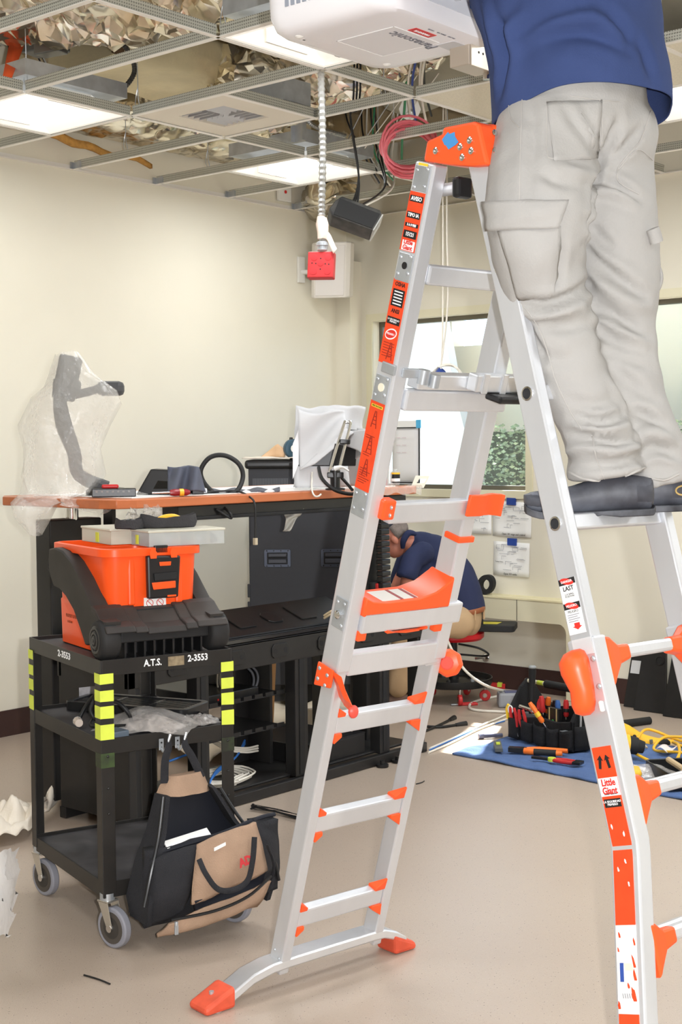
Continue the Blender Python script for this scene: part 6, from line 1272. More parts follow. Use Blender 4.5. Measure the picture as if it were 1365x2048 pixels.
def cr_(a, b):
    x = -60+98*b; 
    p = at(x-14*(1-a)+10*math.sin(a*3), 1870-175*a+30*(1-b)*a-10*math.sin(b*3), 3.95+.25*a-.2*math.sin(b*PI))
    q = abs(noise.noise(V((a*4+b*2, b*4, 9)))); q2_ = abs(noise.noise(V((a*9, b*7-a*3, 3))))
    return V((p.x, p.y, max(.006, p.z))) - V((_f.x, _f.y, 0))*(.2*q+.07*q2_)
o = MB().grid(cr_, 24, 24).build('plastic_sheet', mat('white_film', (238, 236, 234), .25, alpha=.78, spec=.7, bump=.4, bs=12), ang=28); tag(o, 'crumpled translucent white plastic sheet at the left edge of the floor', 'plastic sheet')
# dark flat panels leaning on the far wall at right
for k, (px0, px1, yt, lab) in enumerate(((1252, 1280, 1312, 'narrow black panel with a white sticker leaning on the far wall'), (1272, 1348, 1312, 'wide black panel with a round handle hole leaning on the far wall'), (1346, 1420, 1322, 'black panel at the right edge leaning on the far wall'))):
    a, b = fz(px0, 1412+k*7), fz(px1, 1417+k*7 if k else 1417); t = thing('panel', lab, 'panel', (0, 0, 0)); h = .36; n = V((0, .09, 0)); y_ = min(a.y, 7.24-.06*k); xa, xb = a.x, b.x
    MB().hexa([V(p) for p in ((xa, y_, .002), (xb, y_, .002), (xb, y_+.02, .002), (xa, y_+.02, .002), (xa+.03, y_+.06, h), (xb-(.03 if k else 0), y_+.06, h), (xb-(.03 if k else 0), y_+.08, h), (xa+.03, y_+.08, h))]).build('board', M_black, t, ang=0, bevel=.004)
    if k == 0: MB().hexa([V(p) for p in ((xa+.03, y_+.028, .2), (xb-.005, y_+.028, .2), (xb-.005, y_+.034, .2), (xa+.03, y_+.034, .2), (xa+.035, y_+.041, .275), (xb-.005, y_+.041, .275), (xb-.005, y_+.045, .275), (xa+.035, y_+.045, .275))]).build('sticker', mat('sticker_grey', (206, 206, 206), .5), t, ang=0)
    if k == 1: MB().lathe([(.03, 0), (.03, .003), (.022, .004), (.02, -.004)], ((xa+xb)/2+.04, y_+.0485, .3), (0, -1, .16), 18).build('handle_ring', M_blackp, t)
# mechanic stool
ST = thing('work_stool', 'round rolling work stool with a red cushion, black tray base and red casters', 'stool', (-4.92, 6.80, 0))
MB().lathe([(.0, .375), (.17, .375), (.185, .39), (.185, .415), (.165, .43), (0, .432)], n=32, cap=False).build('seat', mat('red_vinyl', (196, 30, 38), .3), ST)
MB().lathe([(.03, .12), (.03, .25), (.022, .25), (.022, .375)], n=16).build('column', M_black, ST); MB().lathe([(.05, .365), (.12, .376)], n=20).build('seat_plate', M_black, ST)
MB().tube([(.05, -.02, .35), (.16, .03, .33), (.2, .08, .29), (.14, .1, .27), (.03, .02, .28)], .006, 8, smooth=5).build('lever', M_wire_b, ST)
MB().lathe([(.03, .12), (.16, .1), (.225, .1), (.235, .115), (.235, .145), (.228, .145), (.222, .115), (.03, .13)], n=36, cap=False).build('tray', M_blackp, ST)
for k in range(5):
    a = 2*PI*k/5+.5; c = V((.19*math.cos(a), .19*math.sin(a), 0)); ca = MB().lathe([(.03, -.012), (.034, -.008), (.034, .008), (.03, .012)], c+V((0, 0, .035)), (math.sin(a), -math.cos(a), 0), 20).build('caster_wheel', M_redh, ST); MB().cyl(c+V((0, 0, .04)), c+V((0, 0, .1)), .009).build('stem', M_chrome, ca); MB().lathe([(.014, -.0135), (.014, .0135)], c+V((0, 0, .035)), (math.sin(a), -math.cos(a), 0), 12).build('hub', M_chrome, ca)
for k in range(4): o = MB().lathe([(.012, 0), (.013, .012), (.008, .02)], n=8).build('small_part', M_steel if k % 2 else M_blackp, None); o.location = (-4.92+.13*math.cos(k*1.3-1.2), 6.8+.13*math.sin(k*1.3-1.2), .124); tag(o, ['small grey part in the stool tray, nearest the baseboard side', 'small black part in the stool tray beside the column', 'small shiny metal part in the stool tray, at its left', 'small dark part at the near rim of the stool tray'][k], 'part')
kp = thing('kneeling_pad', 'black foam kneeling pad with yellow print lying on the red stool seat', 'kneeling pad', (-4.82, 6.88, .434), math.radians(28))
MB().prism(rrect(-.25, .25, -.12, .12, .03), Matrix.Identity(4), .038, 0).build('pad', M_blackm, kp, ang=30, bevel=.004); MB().prism([(-.02, -.05), (.14, -.05), (.16, .05), (.0, .05)], Matrix.Translation((0, 0, .0385)), .0006).build('yellow_print', mat('pad_yellow', (214, 200, 60), .6), kp, ang=0)
# thermos and water bottle on the desk base
th_ = thing('travel_mug', 'steel travel mug with a black lid and red button behind the orange ladder tray', 'mug', (-4.42, 5.42, .694))
MB().lathe([(.028, 0), (.031, .005), (.031, .02), (.036, .11), (.037, .125)], n=22).build('body', mat('brushed_steel', (190, 184, 174), .25, .9), th_); MB().lathe([(.037, .125), (.039, .13), (.039, .165), (.034, .172)], n=22).build('lid', M_blackm, th_); MB().box((.026, -.024, .115), (.044, .004, .165)).build('button', M_redh, th_, ang=0, bevel=.005)
wb = thing('water_bottle', 'clear water bottle standing left of the steel travel mug', 'bottle', (-4.42, 5.3, .694))
MB().lathe([(.028, 0), (.034, .006), (.034, .02), (.032, .03), (.034, .04), (.034, .09), (.03, .11), (.013, .14), (.013, .15)], n=20).build('bottle_body', M_clear2, wb); MB().lathe([(.0145, .148), (.0145, .163), (.013, .165)], n=14).build('cap', M_white, wb)
for k in range(2): cable('cream cable looping over the end of the desk base', [at(648, 1232+5*k, 6.6), at(668, 1220+6*k, 6.6), at(692, 1213+8*k, 6.65), at(715, 1212+8*k, 6.7)], .006, mat('cream_cable', (216, 196, 160), .5), group='cream cables at the desk base end')
# papers taped to the far wall
def paper(x0, x1, z0, z1, label, tape, seed, tilt=0):
    t = thing('drawing_sheet', label, 'paper', ((x0+x1)/2, FY-.003, (z0+z1)/2)); t.rotation_euler = (0, tilt, 0); w_, h = (x1-x0)/2, (z1-z0)/2
    MB().grid(lambda a, b: V((-w_+2*w_*b, -.002-.006*a*a*math.sin(b*3), h-2*h*a)), 6, 6).build('sheet', M_paper, t, ang=180, solid=.0006)
    r = random.Random(seed); F = frame((0, -.011, 0), (1, 0, 0), (0, 0, 1)); mg = mat('pencil_grey', (150, 150, 156), .8); b = MB()
    for k in range(22):
        x, z = r.uniform(-w_*.85, w_*.6), r.uniform(-h*.7, h*.85); L = r.uniform(.015, .07)
        b.prism([(x, z), (min(x+L, w_*.9), z), (min(x+L, w_*.9), z+.0022), (x, z+.0022)], F, .0004)
        if k % 3 == 0: b.prism([(x, z-.02), (x+.002, z-.02), (x+.002, z), (x, z)], F, .0004)
    for (xa, za, xb, zb) in ((-w_*.8, h*.55, -w_*.4, h*.8), (w_*.1, h*.5, w_*.4, h*.68)):
        for q in ((xa, za, xb, za+.002), (xa, zb, xb, zb+.002), (xa, za, xa+.002, zb), (xb, za, xb+.002, zb)): b.prism([(q[0], q[1]), (q[2], q[1]), (q[2], q[3]), (q[0], q[3])], F, .0004)
    stuff(b.build('drawing_lines', mg, t, ang=0))
    MB().box((-.035+tape, -.0135, h-.02), (.03+tape, -.001, h+.025)).build('blue_tape', M_blue, t, ang=0)
    return t
pa = paper(-5.2, -5.0, .98, 1.2, 'drawing sheet taped to the far wall, partly behind the ladder rail', .03, 1); pb_ = paper(-4.99, -4.7, .97, 1.19, 'wide drawing sheet taped under the window, right of the ladder rail', .0, 2, .02); pc_ = paper(-4.985, -4.715, .72, .935, 'lower drawing sheet taped to the far wall below the wide one', .01, 3, .02)
text('lettering', 'Open 101 stage and control', .018, frame((.02, -.0115, -.095), (1, 0, 0), (0, 0, 1)), M_ink, pb_, sx=.85); text('lettering', 'Open 101 audio', .018, frame((0, -.0115, -.095), (1, 0, 0), (0, 0, 1)), M_ink, pc_, sx=.85); text('lettering', 'Training Station', .011, frame((-.085, -.0115, -.02), (1, 0, 0), (0, 0, 1)), M_ink, pc_, sx=.85)
# sheet on the window glass
ws_ = thing('window_sheet', 'white sheet with a black border hung on the window glass with light blue tape', 'sheet', (-5.74, FY+.085, 1.5))
MB().grid(lambda a, b: V((-.13+.24*b, -.004-.01*a*a*b, .21-.42*a)), 4, 4).build('sheet', mat('thin_sheet', (246, 242, 242), .6, alpha=.85), ws_, ang=180, solid=.001)
for a in ((-.13, .165, .11, .172), (.103, -.2, .11, .17), (-.13, -.205, .11, -.198)): MB().box((a[0], -.018, a[1]), (a[2], -.013, a[3])).build('border', M_ink, ws_, ang=0)
MB().box((-.13, -.018, .172), (.115, -.012, .215)).build('white_band', M_paper, ws_, ang=0); MB().box((.085, -.02, .165), (.12, -.011, .22)).build('blue_tape', mat('sky_tape', (84, 180, 226), .6), ws_, ang=0)
for k in range(6): MB().box((-.09+.05*(k // 3), -.014, .1-.05*(k % 3)), (-.055+.05*(k // 3), -.0125, .103-.05*(k % 3))).build('pen_line', mat('pen_rose', (214, 190, 196), .7), ws_, ang=0)
# black foam ring leaning on the ledge
fr_ = thing('foam_ring', 'black foam ring standing on the wall ledge beside the seated man', 'foam ring', (-4.985, 7.245, .665))
MB().rings([[V((r_*math.cos(2*PI*k/30), dy+.06*(r_*math.sin(2*PI*k/30))/.063*.3, r_*math.sin(2*PI*k/30))) for r_, dy in ((.062, -.016), (.062, .016), (.032, .016), (.032, -.016))] for k in range(31)], cap=False).build('ring', M_blackm, fr_, ang=30)
# ================================================================ people
import numpy as np
def blob(elems, voxel, smooth=8):
    mb = MB()
    for el in elems:
        pts = el[0]; r = el[1]; kw = el[2] if len(el) > 2 else {}
        if len(pts) == 1: mb.ball(pts[0], r, 16, 10, kw.get('M')); continue
        mb.tube(pts, r, 16, smooth=kw.get('sm', 4), aspect=kw.get('aspect', 1), ax=kw.get('ax'))
        if kw.get('caps', True):
            for p, q in ((pts[0], r[0] if isinstance(r, (list, tuple)) else r), (pts[-1], r[-1] if isinstance(r, (list, tuple)) else r))[:kw.get('nc', 2)]:
                if kw.get('aspect', 1) == 1: mb.ball(p, q*.995, 14, 8)
    o = mb.build('tmp', None, None, ang=0)
    d = o.modifiers.new('r', 'REMESH'); d.mode = 'VOXEL'; d.voxel_size = voxel
    if smooth: d = o.modifiers.new('m', 'SMOOTH'); d.factor = .5; d.iterations = smooth
    dg = bpy.context.evaluated_depsgraph_get(); dg.update()
    me = bpy.data.meshes.new_from_object(o.evaluated_get(dg)); bpy.data.objects.remove(o)
    return me
def arrays(me):
    n = len(me.vertices); co = np.empty(n*3); me.vertices.foreach_get('co', co); no = np.empty(n*3); me.vertices.foreach_get('normal', no)
    return co.reshape(-1, 3), no.reshape(-1, 3)
def bvh_of(me): return BVHTree.FromPolygons([v.co.copy() for v in me.vertices], [tuple(p.vertices) for p in me.polygons])
def hitpx(bvh, x, y, lift=0):
    d = ray(x, y).normalized(); h = bvh.ray_cast(CAM, d)
    if h[0] is None: h = bvh.find_nearest(at(x, y, 3.3))
    return V(h[0]) + (V(h[1])*lift if h[1] else V((0, 0, 0)))
def smooth_path(pts, k=5):
    P = [V((a, b, 0)) for a, b in pts]; out = []
    for i in range(len(P)-1):
        a, b, c, d = P[max(i-1, 0)], P[i], P[i+1], P[min(i+2, len(P)-1)]
        for j in range(k):
            t = j/k; q = .5*((2*b)+(c-a)*t+(2*a-5*b+4*c-d)*t*t+(3*b-a-3*c+d)*t**3); out.append((q.x, q.y))
    out.append((P[-1].x, P[-1].y)); return out
def folds(me, bvh, lst):  # each fold: pixel polyline traced on the surface, depth (m, + ridge, - crease), half width (m)
    co, no = arrays(me); disp = np.zeros(len(co))
    for pts, amp, wid in lst:
        P = np.array([tuple(hitpx(bvh, x, y)) for x, y in smooth_path(pts, 3)])
        best = np.full(len(co), 9.0); tt = np.zeros(len(co)); m = len(P)-1
        for i in range(m):
            a, b = P[i], P[i+1]; ab = b-a; L2 = max(ab @ ab, 1e-9)
            t = np.clip(((co-a) @ ab)/L2, 0, 1); d = np.linalg.norm(co-(a+t[:, None]*ab), axis=1)
            k = d < best; best[k] = d[k]; tt[k] = (i+t[k])/m
        env = np.sin(np.pi*np.clip(tt, 0.04, .96))**.6
        g = np.exp(-(best/wid)**2)
        disp += 1.5*amp*env*g - .6*amp*env*np.exp(-((best-1.9*wid)/wid)**2)
    co = co + no*disp[:, None]; me.vertices.foreach_set('co', co.ravel()); me.update()
def wrinkle(me, fn):
    co, no = arrays(me)
    d = np.array([fn(V(c)) for c in co]); co = co + no*d[:, None]; me.vertices.foreach_set('co', co.ravel()); me.update()

M_skin = mat('skin', (214, 150, 124), .5, var=.1, vs=12)
M_navy = mat('navy_tshirt', (60, 74, 116), .95, var=.1, vs=7, bump=.2, bs=300, spec=.15)
M_khaki = mat('khaki_cotton', (170, 167, 163), .9, var=.05, vs=9, bump=.15, bs=180)
M_seam = mat('khaki_seam', (176, 172, 167), .9)
M_shoe = mat('dusty_black_leather', (66, 66, 72), .5, var=.45, vs=9, rgb2=(112, 116, 126))
M_sole = mat('shoe_sole', (48, 48, 52), .7, var=.4, vs=20, rgb2=(96, 98, 104))
M_hair = mat('grey_brown_hair', (96, 84, 74), .8, var=.3, vs=40, bump=.5, bs=200)

# ---- man on the ladder, seen from behind and below
P1 = thing('person', 'person in navy T-shirt and khaki cargo trousers standing on the ladder, reaching up', 'person', (0, 0, 0))
Gd = V((.986, -.165, 0)); Ed = V((.165, .986, 0)); UP = V((0, 0, 1))
FB = -Gd  # the way he faces
tro = [
 ([at(1085, 268, 3.280), at(1083, 330, 3.240), at(1077, 440, 3.180), at(1082, 540, 3.203), at(1117, 640, 3.223), at(1136, 730, 3.218), at(1178, 830, 3.215), at(1204, 900, 3.207), at(1213, 955, 3.210)], [.118, .127, .124, .104, .087, .084, .079, .084, .094], {'nc': 1}),
 ([at(1222, 268, 3.380), at(1214, 330, 3.370), at(1224, 440, 3.330), at(1238, 560, 3.315), at(1243, 640, 3.31), at(1251, 740, 3.29), at(1283, 840, 3.275), at(1308, 905, 3.27), at(1322, 968, 3.275)], [.118, .116, .112, .102, .087, .083, .077, .078, .084], {'nc': 1}),
 ([at(1160, 120, 3.330), at(1156, 200, 3.330), at(1150, 265, 3.330), at(1148, 300, 3.330)], [.178, .19, .196, .17], {'aspect': .80, 'ax': Ed, 'caps': False}),
 ([at(1100, 275, 3.240), at(1105, 300, 3.230)], [.11, .11]), ([at(1222, 272, 3.330), at(1220, 300, 3.330)], [.11, .11]),
]
tme = blob(tro, .0095, 10)
tb = bvh_of(tme)
fl = [
 ([(1128, 215), (1160, 255), (1180, 290), (1197, 318)], -.012, .012), ([(1170, 225), (1190, 270), (1197, 312)], -.010, .010), ([(1240, 240), (1222, 280), (1203, 315)], -.012, .012),
 ([(1290, 250), (1250, 295), (1205, 322)], -.010, .012), ([(1200, 300), (1196, 330), (1188, 370), (1184, 420), (1176, 480)], -.016, .012),
 ([(1120, 330), (1160, 345), (1192, 352)], .008, .016), ([(1190, 360), (1230, 368), (1262, 385), (1290, 400)], -.010, .012), ([(1186, 385), (1230, 385), (1270, 405)], .009, .012),
 ([(1080, 340), (1110, 360), (1150, 370)], -.006, .014), ([(1060, 200), (1068, 260), (1066, 330), (1060, 390)], -.005, .014),
 ([(1172, 440), (1200, 475), (1230, 500)], -.009, .014), ([(1168, 490), (1200, 530), (1240, 560), (1290, 590)], -.012, .014), ([(1175, 540), (1220, 580), (1270, 610), (1300, 615)], .009, .016),
 ([(1182, 615), (1225, 628), (1275, 655), (1305, 670)], -.009, .012), ([(1190, 640), (1230, 655), (1290, 690)], .007, .013), ([(1195, 660), (1240, 690), (1300, 705)], -.008, .012), ([(1200, 700), (1250, 715), (1305, 735)], -.007, .012),
 ([(1040, 600), (1090, 612), (1150, 590), (1180, 568)], -.014, .013), ([(1050, 625), (1100, 628), (1160, 610)], .009, .014), ([(1125, 480), (1120, 530), (1110, 580)], -.006, .012),
 ([(1090, 640), (1130, 655), (1185, 640)], -.007, .014), ([(1070, 700), (1110, 720), (1160, 715)], -.006, .016), ([(1050, 640), (1075, 690), (1085, 720)], -.008, .012),
 ([(1140, 800), (1185, 812), (1225, 800)], -.007, .013), ([(1150, 830), (1195, 845), (1252, 832)], -.014, .012), ([(1160, 850), (1210, 862), (1258, 845)], .011, .012), ([(1135, 870), (1180, 872), (1240, 885), (1272, 880)], -.011, .011),
 ([(1128, 905), (1170, 895), (1230, 905), (1285, 890)], .010, .011), ([(1135, 925), (1185, 930), (1240, 925), (1288, 912)], -.009, .010),
 ([(1262, 825), (1290, 830), (1325, 850)], -.011, .012), ([(1275, 870), (1310, 865), (1345, 880)], .012, .013), ([(1285, 895), (1320, 895), (1358, 905)], -.010, .011), ([(1290, 925), (1325, 920), (1360, 930)], .007, .010),
 ([(1232, 740), (1265, 770), (1310, 800)], -.007, .014), ([(1220, 760), (1240, 800), (1260, 830)], .007, .014),
]
folds(tme, tb, fl)
def tw(p):
    z = p.z; k = math.exp(-((z-1.55)/.1)**2)*.005 + math.exp(-((z-1.86)/.09)**2)*.0025 + .0012
    return noise.noise(V((p.x*8, p.y*8, p.z*26)))*k + noise.noise(V((p.x*20, p.y*20, p.z*20)))*.0018 + abs(noise.noise(V((p.x*9+p.z*8, p.y*9, p.z*13))))*-.005
wrinkle(tme, tw)
TRO = link('trousers', tme, M_khaki, P1, ang=180)
tb = bvh_of(tme)
def seam(pts, r=.0014, name='seam', par=None): 
    P = [hitpx(tb, x, y, .0008) for x, y in smooth_path(pts, 6)]
    return MB().tube(P, r, 6).build(name, M_seam, par or TRO, ang=60)
def patch(name, c4, nu, nv, lift, par, bulge=.0, m=None, th=.004):
    (ax, ay), (bx, by), (cx, cy), (dx, dy) = c4
    def f(u, v):
        x = (ax*(1-v)+bx*v)*(1-u)+(dx*(1-v)+cx*v)*u; y = (ay*(1-v)+by*v)*(1-u)+(dy*(1-v)+cy*v)*u
        return hitpx(tb, x, y, lift + bulge*math.sin(PI*u)*math.sin(PI*v) + .0015*math.sin(u*9+v*6))
    return MB().grid(f, nu, nv).build(name, m or M_khaki, par, ang=180, solid=th)
cp = patch('cargo_pocket', [(1000, 458), (1120, 452), (1108, 588), (1040, 597)], 16, 14, .007, TRO, .012)
cf = patch('cargo_flap', [(976, 406), (1132, 403), (1114, 456), (984, 462)], 8, 18, .014, TRO, .004)
bp_ = patch('back_pocket', [(1094, 205), (1205, 200), (1196, 318), (1108, 322)], 12, 12, .0012, TRO, .002, None, .003)
seam([(978, 416), (1050, 412), (1130, 410)]); seam([(985, 455), (1050, 452), (1112, 449)]); seam([(1005, 500), (1060, 498), (1072, 500)]); seam([(1070, 470), (1068, 580)]); seam([(1096, 205), (1094, 300), (1112, 318), (1195, 313)])
seam([(1045, 200), (1042, 290), (1040, 400)]); seam([(1018, 205), (1022, 235), (1040, 255)]); seam([(1302, 222), (1282, 280), (1250, 318), (1236, 340), (1240, 365), (1278, 388)]); seam([(1238, 340), (1275, 300), (1306, 320)])
seam([(1042, 605), (1075, 650), (1095, 700), (1112, 760), (1140, 820), (1165, 860)]); seam([(1185, 870), (1195, 920), (1212, 962)]); seam([(1130, 938), (1170, 958), (1230, 958), (1292, 934)], .003, 'hem_stitch'); seam([(1298, 955), (1330, 960), (1358, 948)], .003, 'hem_stitch')
seam([(1200, 200), (1205, 260), (1199, 315)]); seam([(1140, 192), (1200, 200), (1240, 203)])
MB().tube([hitpx(tb, x, y, .012) for x, y in ((1298, 460), (1302, 472), (1306, 486))], .016, 8).build('flap_edge', M_khaki, TRO, ang=60)
MB().hexa([at(x, y, 3.29+d) for d in (0, .02) for x, y in ((1296, 452), (1302, 492), (1321, 490), (1318, 474))]).build('side_flap', M_khaki, TRO, ang=0, bevel=.004)
MB().grid(lambda a, b: at(1292+34*math.sin(PI*(.12+.8*a))*(.35+.65*b), 510+95*a, 3.32-.03*b), 12, 8).build('cargo_pocket', M_khaki, TRO, ang=180, solid=.006)
# shirt
def ringE(c, a, b, n=44, ax=Ed, ay=FB, fl_=lambda t: 0): return [c + ax*(a*math.cos(2*PI*j/n)*(1+fl_(2*PI*j/n))) + ay*(b*math.sin(2*PI*j/n)*(1+fl_(2*PI*j/n))) for j in range(n)]
hemC = at(1166, 214, 3.350)
lev = [(hemC+V((0, 0, -.012)), .232, .20), (hemC+V((0, 0, .03)), .228, .2), (at(1160, 140, 3.350), .222, .2), (at(1146, 70, 3.360), .226, .212), (at(1128, 0, 3.370), .235, .222), (at(1112, -70, 3.380), .24, .22), (at(1100, -140, 3.390), .242, .2), (at(1092, -200, 3.400), .235, .17), (at(1086, -250, 3.410), .19, .13), (at(1080, -275, 3.420), .09, .085)]
R = [ringE(c, a, b, fl_=lambda t, i=i: (.02*math.sin(5*t+1)+.012*math.sin(9*t)) if i < 3 else .012*math.sin(4*t+i)) for i, (c, a, b) in enumerate(lev)]
for i in range(2):   # the hem dips at the left front and the right side
    for j, p in enumerate(R[i]):
        t = 2*PI*j/44; R[i][j] = p + V((0, 0, -.03*max(0, math.cos(t))**2 - .055*max(0, math.cos(t-2.5))**2+.018))
smb = MB().rings(R, cap=False)
so = smb.build('tmp', None, ang=0); d = so.modifiers.new('s', 'SUBSURF'); d.levels = 3
dg = bpy.context.evaluated_depsgraph_get(); dg.update(); sme = bpy.data.meshes.new_from_object(so.evaluated_get(dg)); bpy.data.objects.remove(so)
sb = bvh_of(sme)
folds(sme, sb, [([(1000, 55), (1010, 110), (1003, 185)], -.016, .016), ([(1030, 90), (1070, 55), (1130, 35), (1200, 40), (1240, 62)], .012, .018), ([(1040, 70), (1100, 35), (1160, 22)], -.010, .014), ([(1060, 20), (1020, 60), (1012, 120)], .010, .018),
  ([(1210, 30), (1245, 55), (1270, 90)], -.012, .016), ([(1100, 80), (1160, 66), (1230, 85), (1280, 120)], -.008, .018), ([(1270, 60), (1290, 110), (1305, 160)], -.007, .016), ([(1080, 130), (1150, 120), (1220, 140)], .005, .02), ([(970, 10), (985, 60), (996, 110)], .008, .016)])
wrinkle(sme, lambda p: noise.noise(V((p.x*7, p.y*7, p.z*12)))*.005)
SH = link('tshirt', sme, M_navy, P1, ang=180, solid=.003)
sb2 = bvh_of(sme)
# shoulders, arms reaching to the projector
sL = at(1005, -215, 3.300); sR = at(1175, -215, 3.500)
hL, hR = V((-2.10, 2.74, 2.76)), V((-2.10, 3.1, 2.83))
eL_ = V((-1.86, 2.66, 2.66)); eR_ = V((-1.80, 3.3, 2.75))
for s_, e_ in ((sL, eL_), (sR, eR_)):
    mid = s_*.42+e_*.58
    MB().tube([s_*1.08-mid*.08, s_, s_*.5+mid*.5, mid], [.075, .085, .082, .086], 20, smooth=4).build('sleeve', M_navy, SH, ang=180)
def hand_elems(w, d, u, k=1, curl=.6, s=1.0):  # wrist, pointing dir, palm-up normal; thumb side k
    d = d.normalized(); side = d.cross(u).normalized()*k; u = side.cross(d).normalized()*k if k > 0 else -side.cross(d).normalized()
    el = [([w, w+d*.04*s, w+d*.085*s], [.024*s, .036*s, .038*s], {'aspect': .45, 'ax': side})]
    for i, L in enumerate((.07, .08, .074, .058)):
        b = w+d*.085*s+side*(.03-.02*i)*s; p1 = b+d*L*.5*s; p2 = p1+(d*math.cos(curl)-u*math.sin(curl))*L*.32*s; p3 = p2+(d*math.cos(curl*1.8)-u*math.sin(curl*1.8))*L*.26*s
        el.append(([b-d*.02*s, b, p1, p2, p3], [.0095*s, .0095*s, .009*s, .0085*s, .007*s], {'sm': 2}))
    t0 = w+d*.025*s+side*.025*s; el.append(([t0, t0+(d*.6+side*.8)*.035*s, t0+(d*.85+side*.75-u*.3)*.065*s], [.013*s, .011*s, .008*s], {'sm': 2}))
    return el
def head_elems(c, f, up, s=1.0):
    f = f.normalized(); up = (up-f*up.dot(f)).normalized(); r = f.cross(up)
    M = Matrix(((r.x, f.x, up.x), (r.y, f.y, up.y), (r.z, f.z, up.z)))
    q = lambda x, y, z: c + r*x*s + f*y*s + up*z*s
    return [([q(0, -.005, .03)], (.078*s, .098*s, .09*s), {'M': M}), ([q(0, .03, -.05)], (.06*s, .066*s, .07*s), {'M': M}), ([q(0, .055, -.085)], (.034*s, .03*s, .026*s), {'M': M}),
            ([q(0, .092, .015), q(0, .112, -.022)], [.010*s, .016*s], {'sm': 1}), ([q(.081, -.005, -.01)], (.012*s, .022*s, .034*s), {'M': M}), ([q(-.081, -.005, -.01)], (.012*s, .022*s, .034*s), {'M': M}),
            ([q(-.035, .088, -.052), q(.035, .088, -.052)], [.011*s, .011*s], {'sm': 1}), ([q(-.05, .088, .03), q(.05, .088, .03)], [.012*s, .012*s], {'sm': 1})], q
nk = at(1080, -270, 3.420); hc = nk + UP*.16 + FB*.04
he_, hq = head_elems(hc, FB+UP*.25, UP)
body = he_ + [([nk-UP*.06, nk+UP*.03, hc-UP*.04], [.07, .058, .06]), ([sL, eL_, hL], [.058, .046, .03]), ([sR, eR_, hR], [.058, .046, .03]),
    ([sL*.9+nk*.1-UP*.02, nk-UP*.05, sR*.9+nk*.1-UP*.02], [.07, .09, .07]), ([nk-UP*.05, at(1110, -60, 3.380), at(1150, 100, 3.350), at(1150, 240, 3.36)], [.1, .16, .15, .11]),
    ([at(1092, 300, 3.27), at(1080, 440, 3.2), at(1086, 540, 3.22), at(1120, 640, 3.235), at(1180, 830, 3.225), at(1206, 900, 3.217), at(1211, 935, 3.215)], [.07, .08, .065, .05, .045, .04, .04], {'nc': 1}), ([at(1218, 300, 3.40), at(1226, 440, 3.35), at(1240, 560, 3.33), at(1246, 640, 3.325), at(1284, 840, 3.285), at(1310, 905, 3.28), at(1320, 945, 3.28)], [.07, .075, .065, .05, .045, .04, .04], {'nc': 1}), ([at(1092, 300, 3.3), at(1150, 240, 3.36), at(1218, 300, 3.40)], [.07, .09, .07])]
body += hand_elems(hL, V((-1, .1, .5)), V((0, .4, 1)), 1) + hand_elems(hR, V((-1, -.15, .4)), V((0, -.4, 1)), -1)
link('body', blob(body, .008, 4), M_skin, P1, ang=180)
hm = MB().ball((0, 0, 0), (.084, .102, .08), 18, 10); hr = hm.build('hair', M_hair, P1, ang=180); hr.matrix_local = Matrix.Translation(hq(0, -.014, .045)) @ frame((0, 0, 0), FB.cross(UP), UP).to_3x3().to_4x4() @ Matrix.Rotation(-PI/2, 4, 'X')
for s_ in (-1, 1): MB().ball(hq(.033*s_, .094, .012), .0115, 10, 8).build('eye', mat('eye_dark', (40, 34, 30), .2), P1)
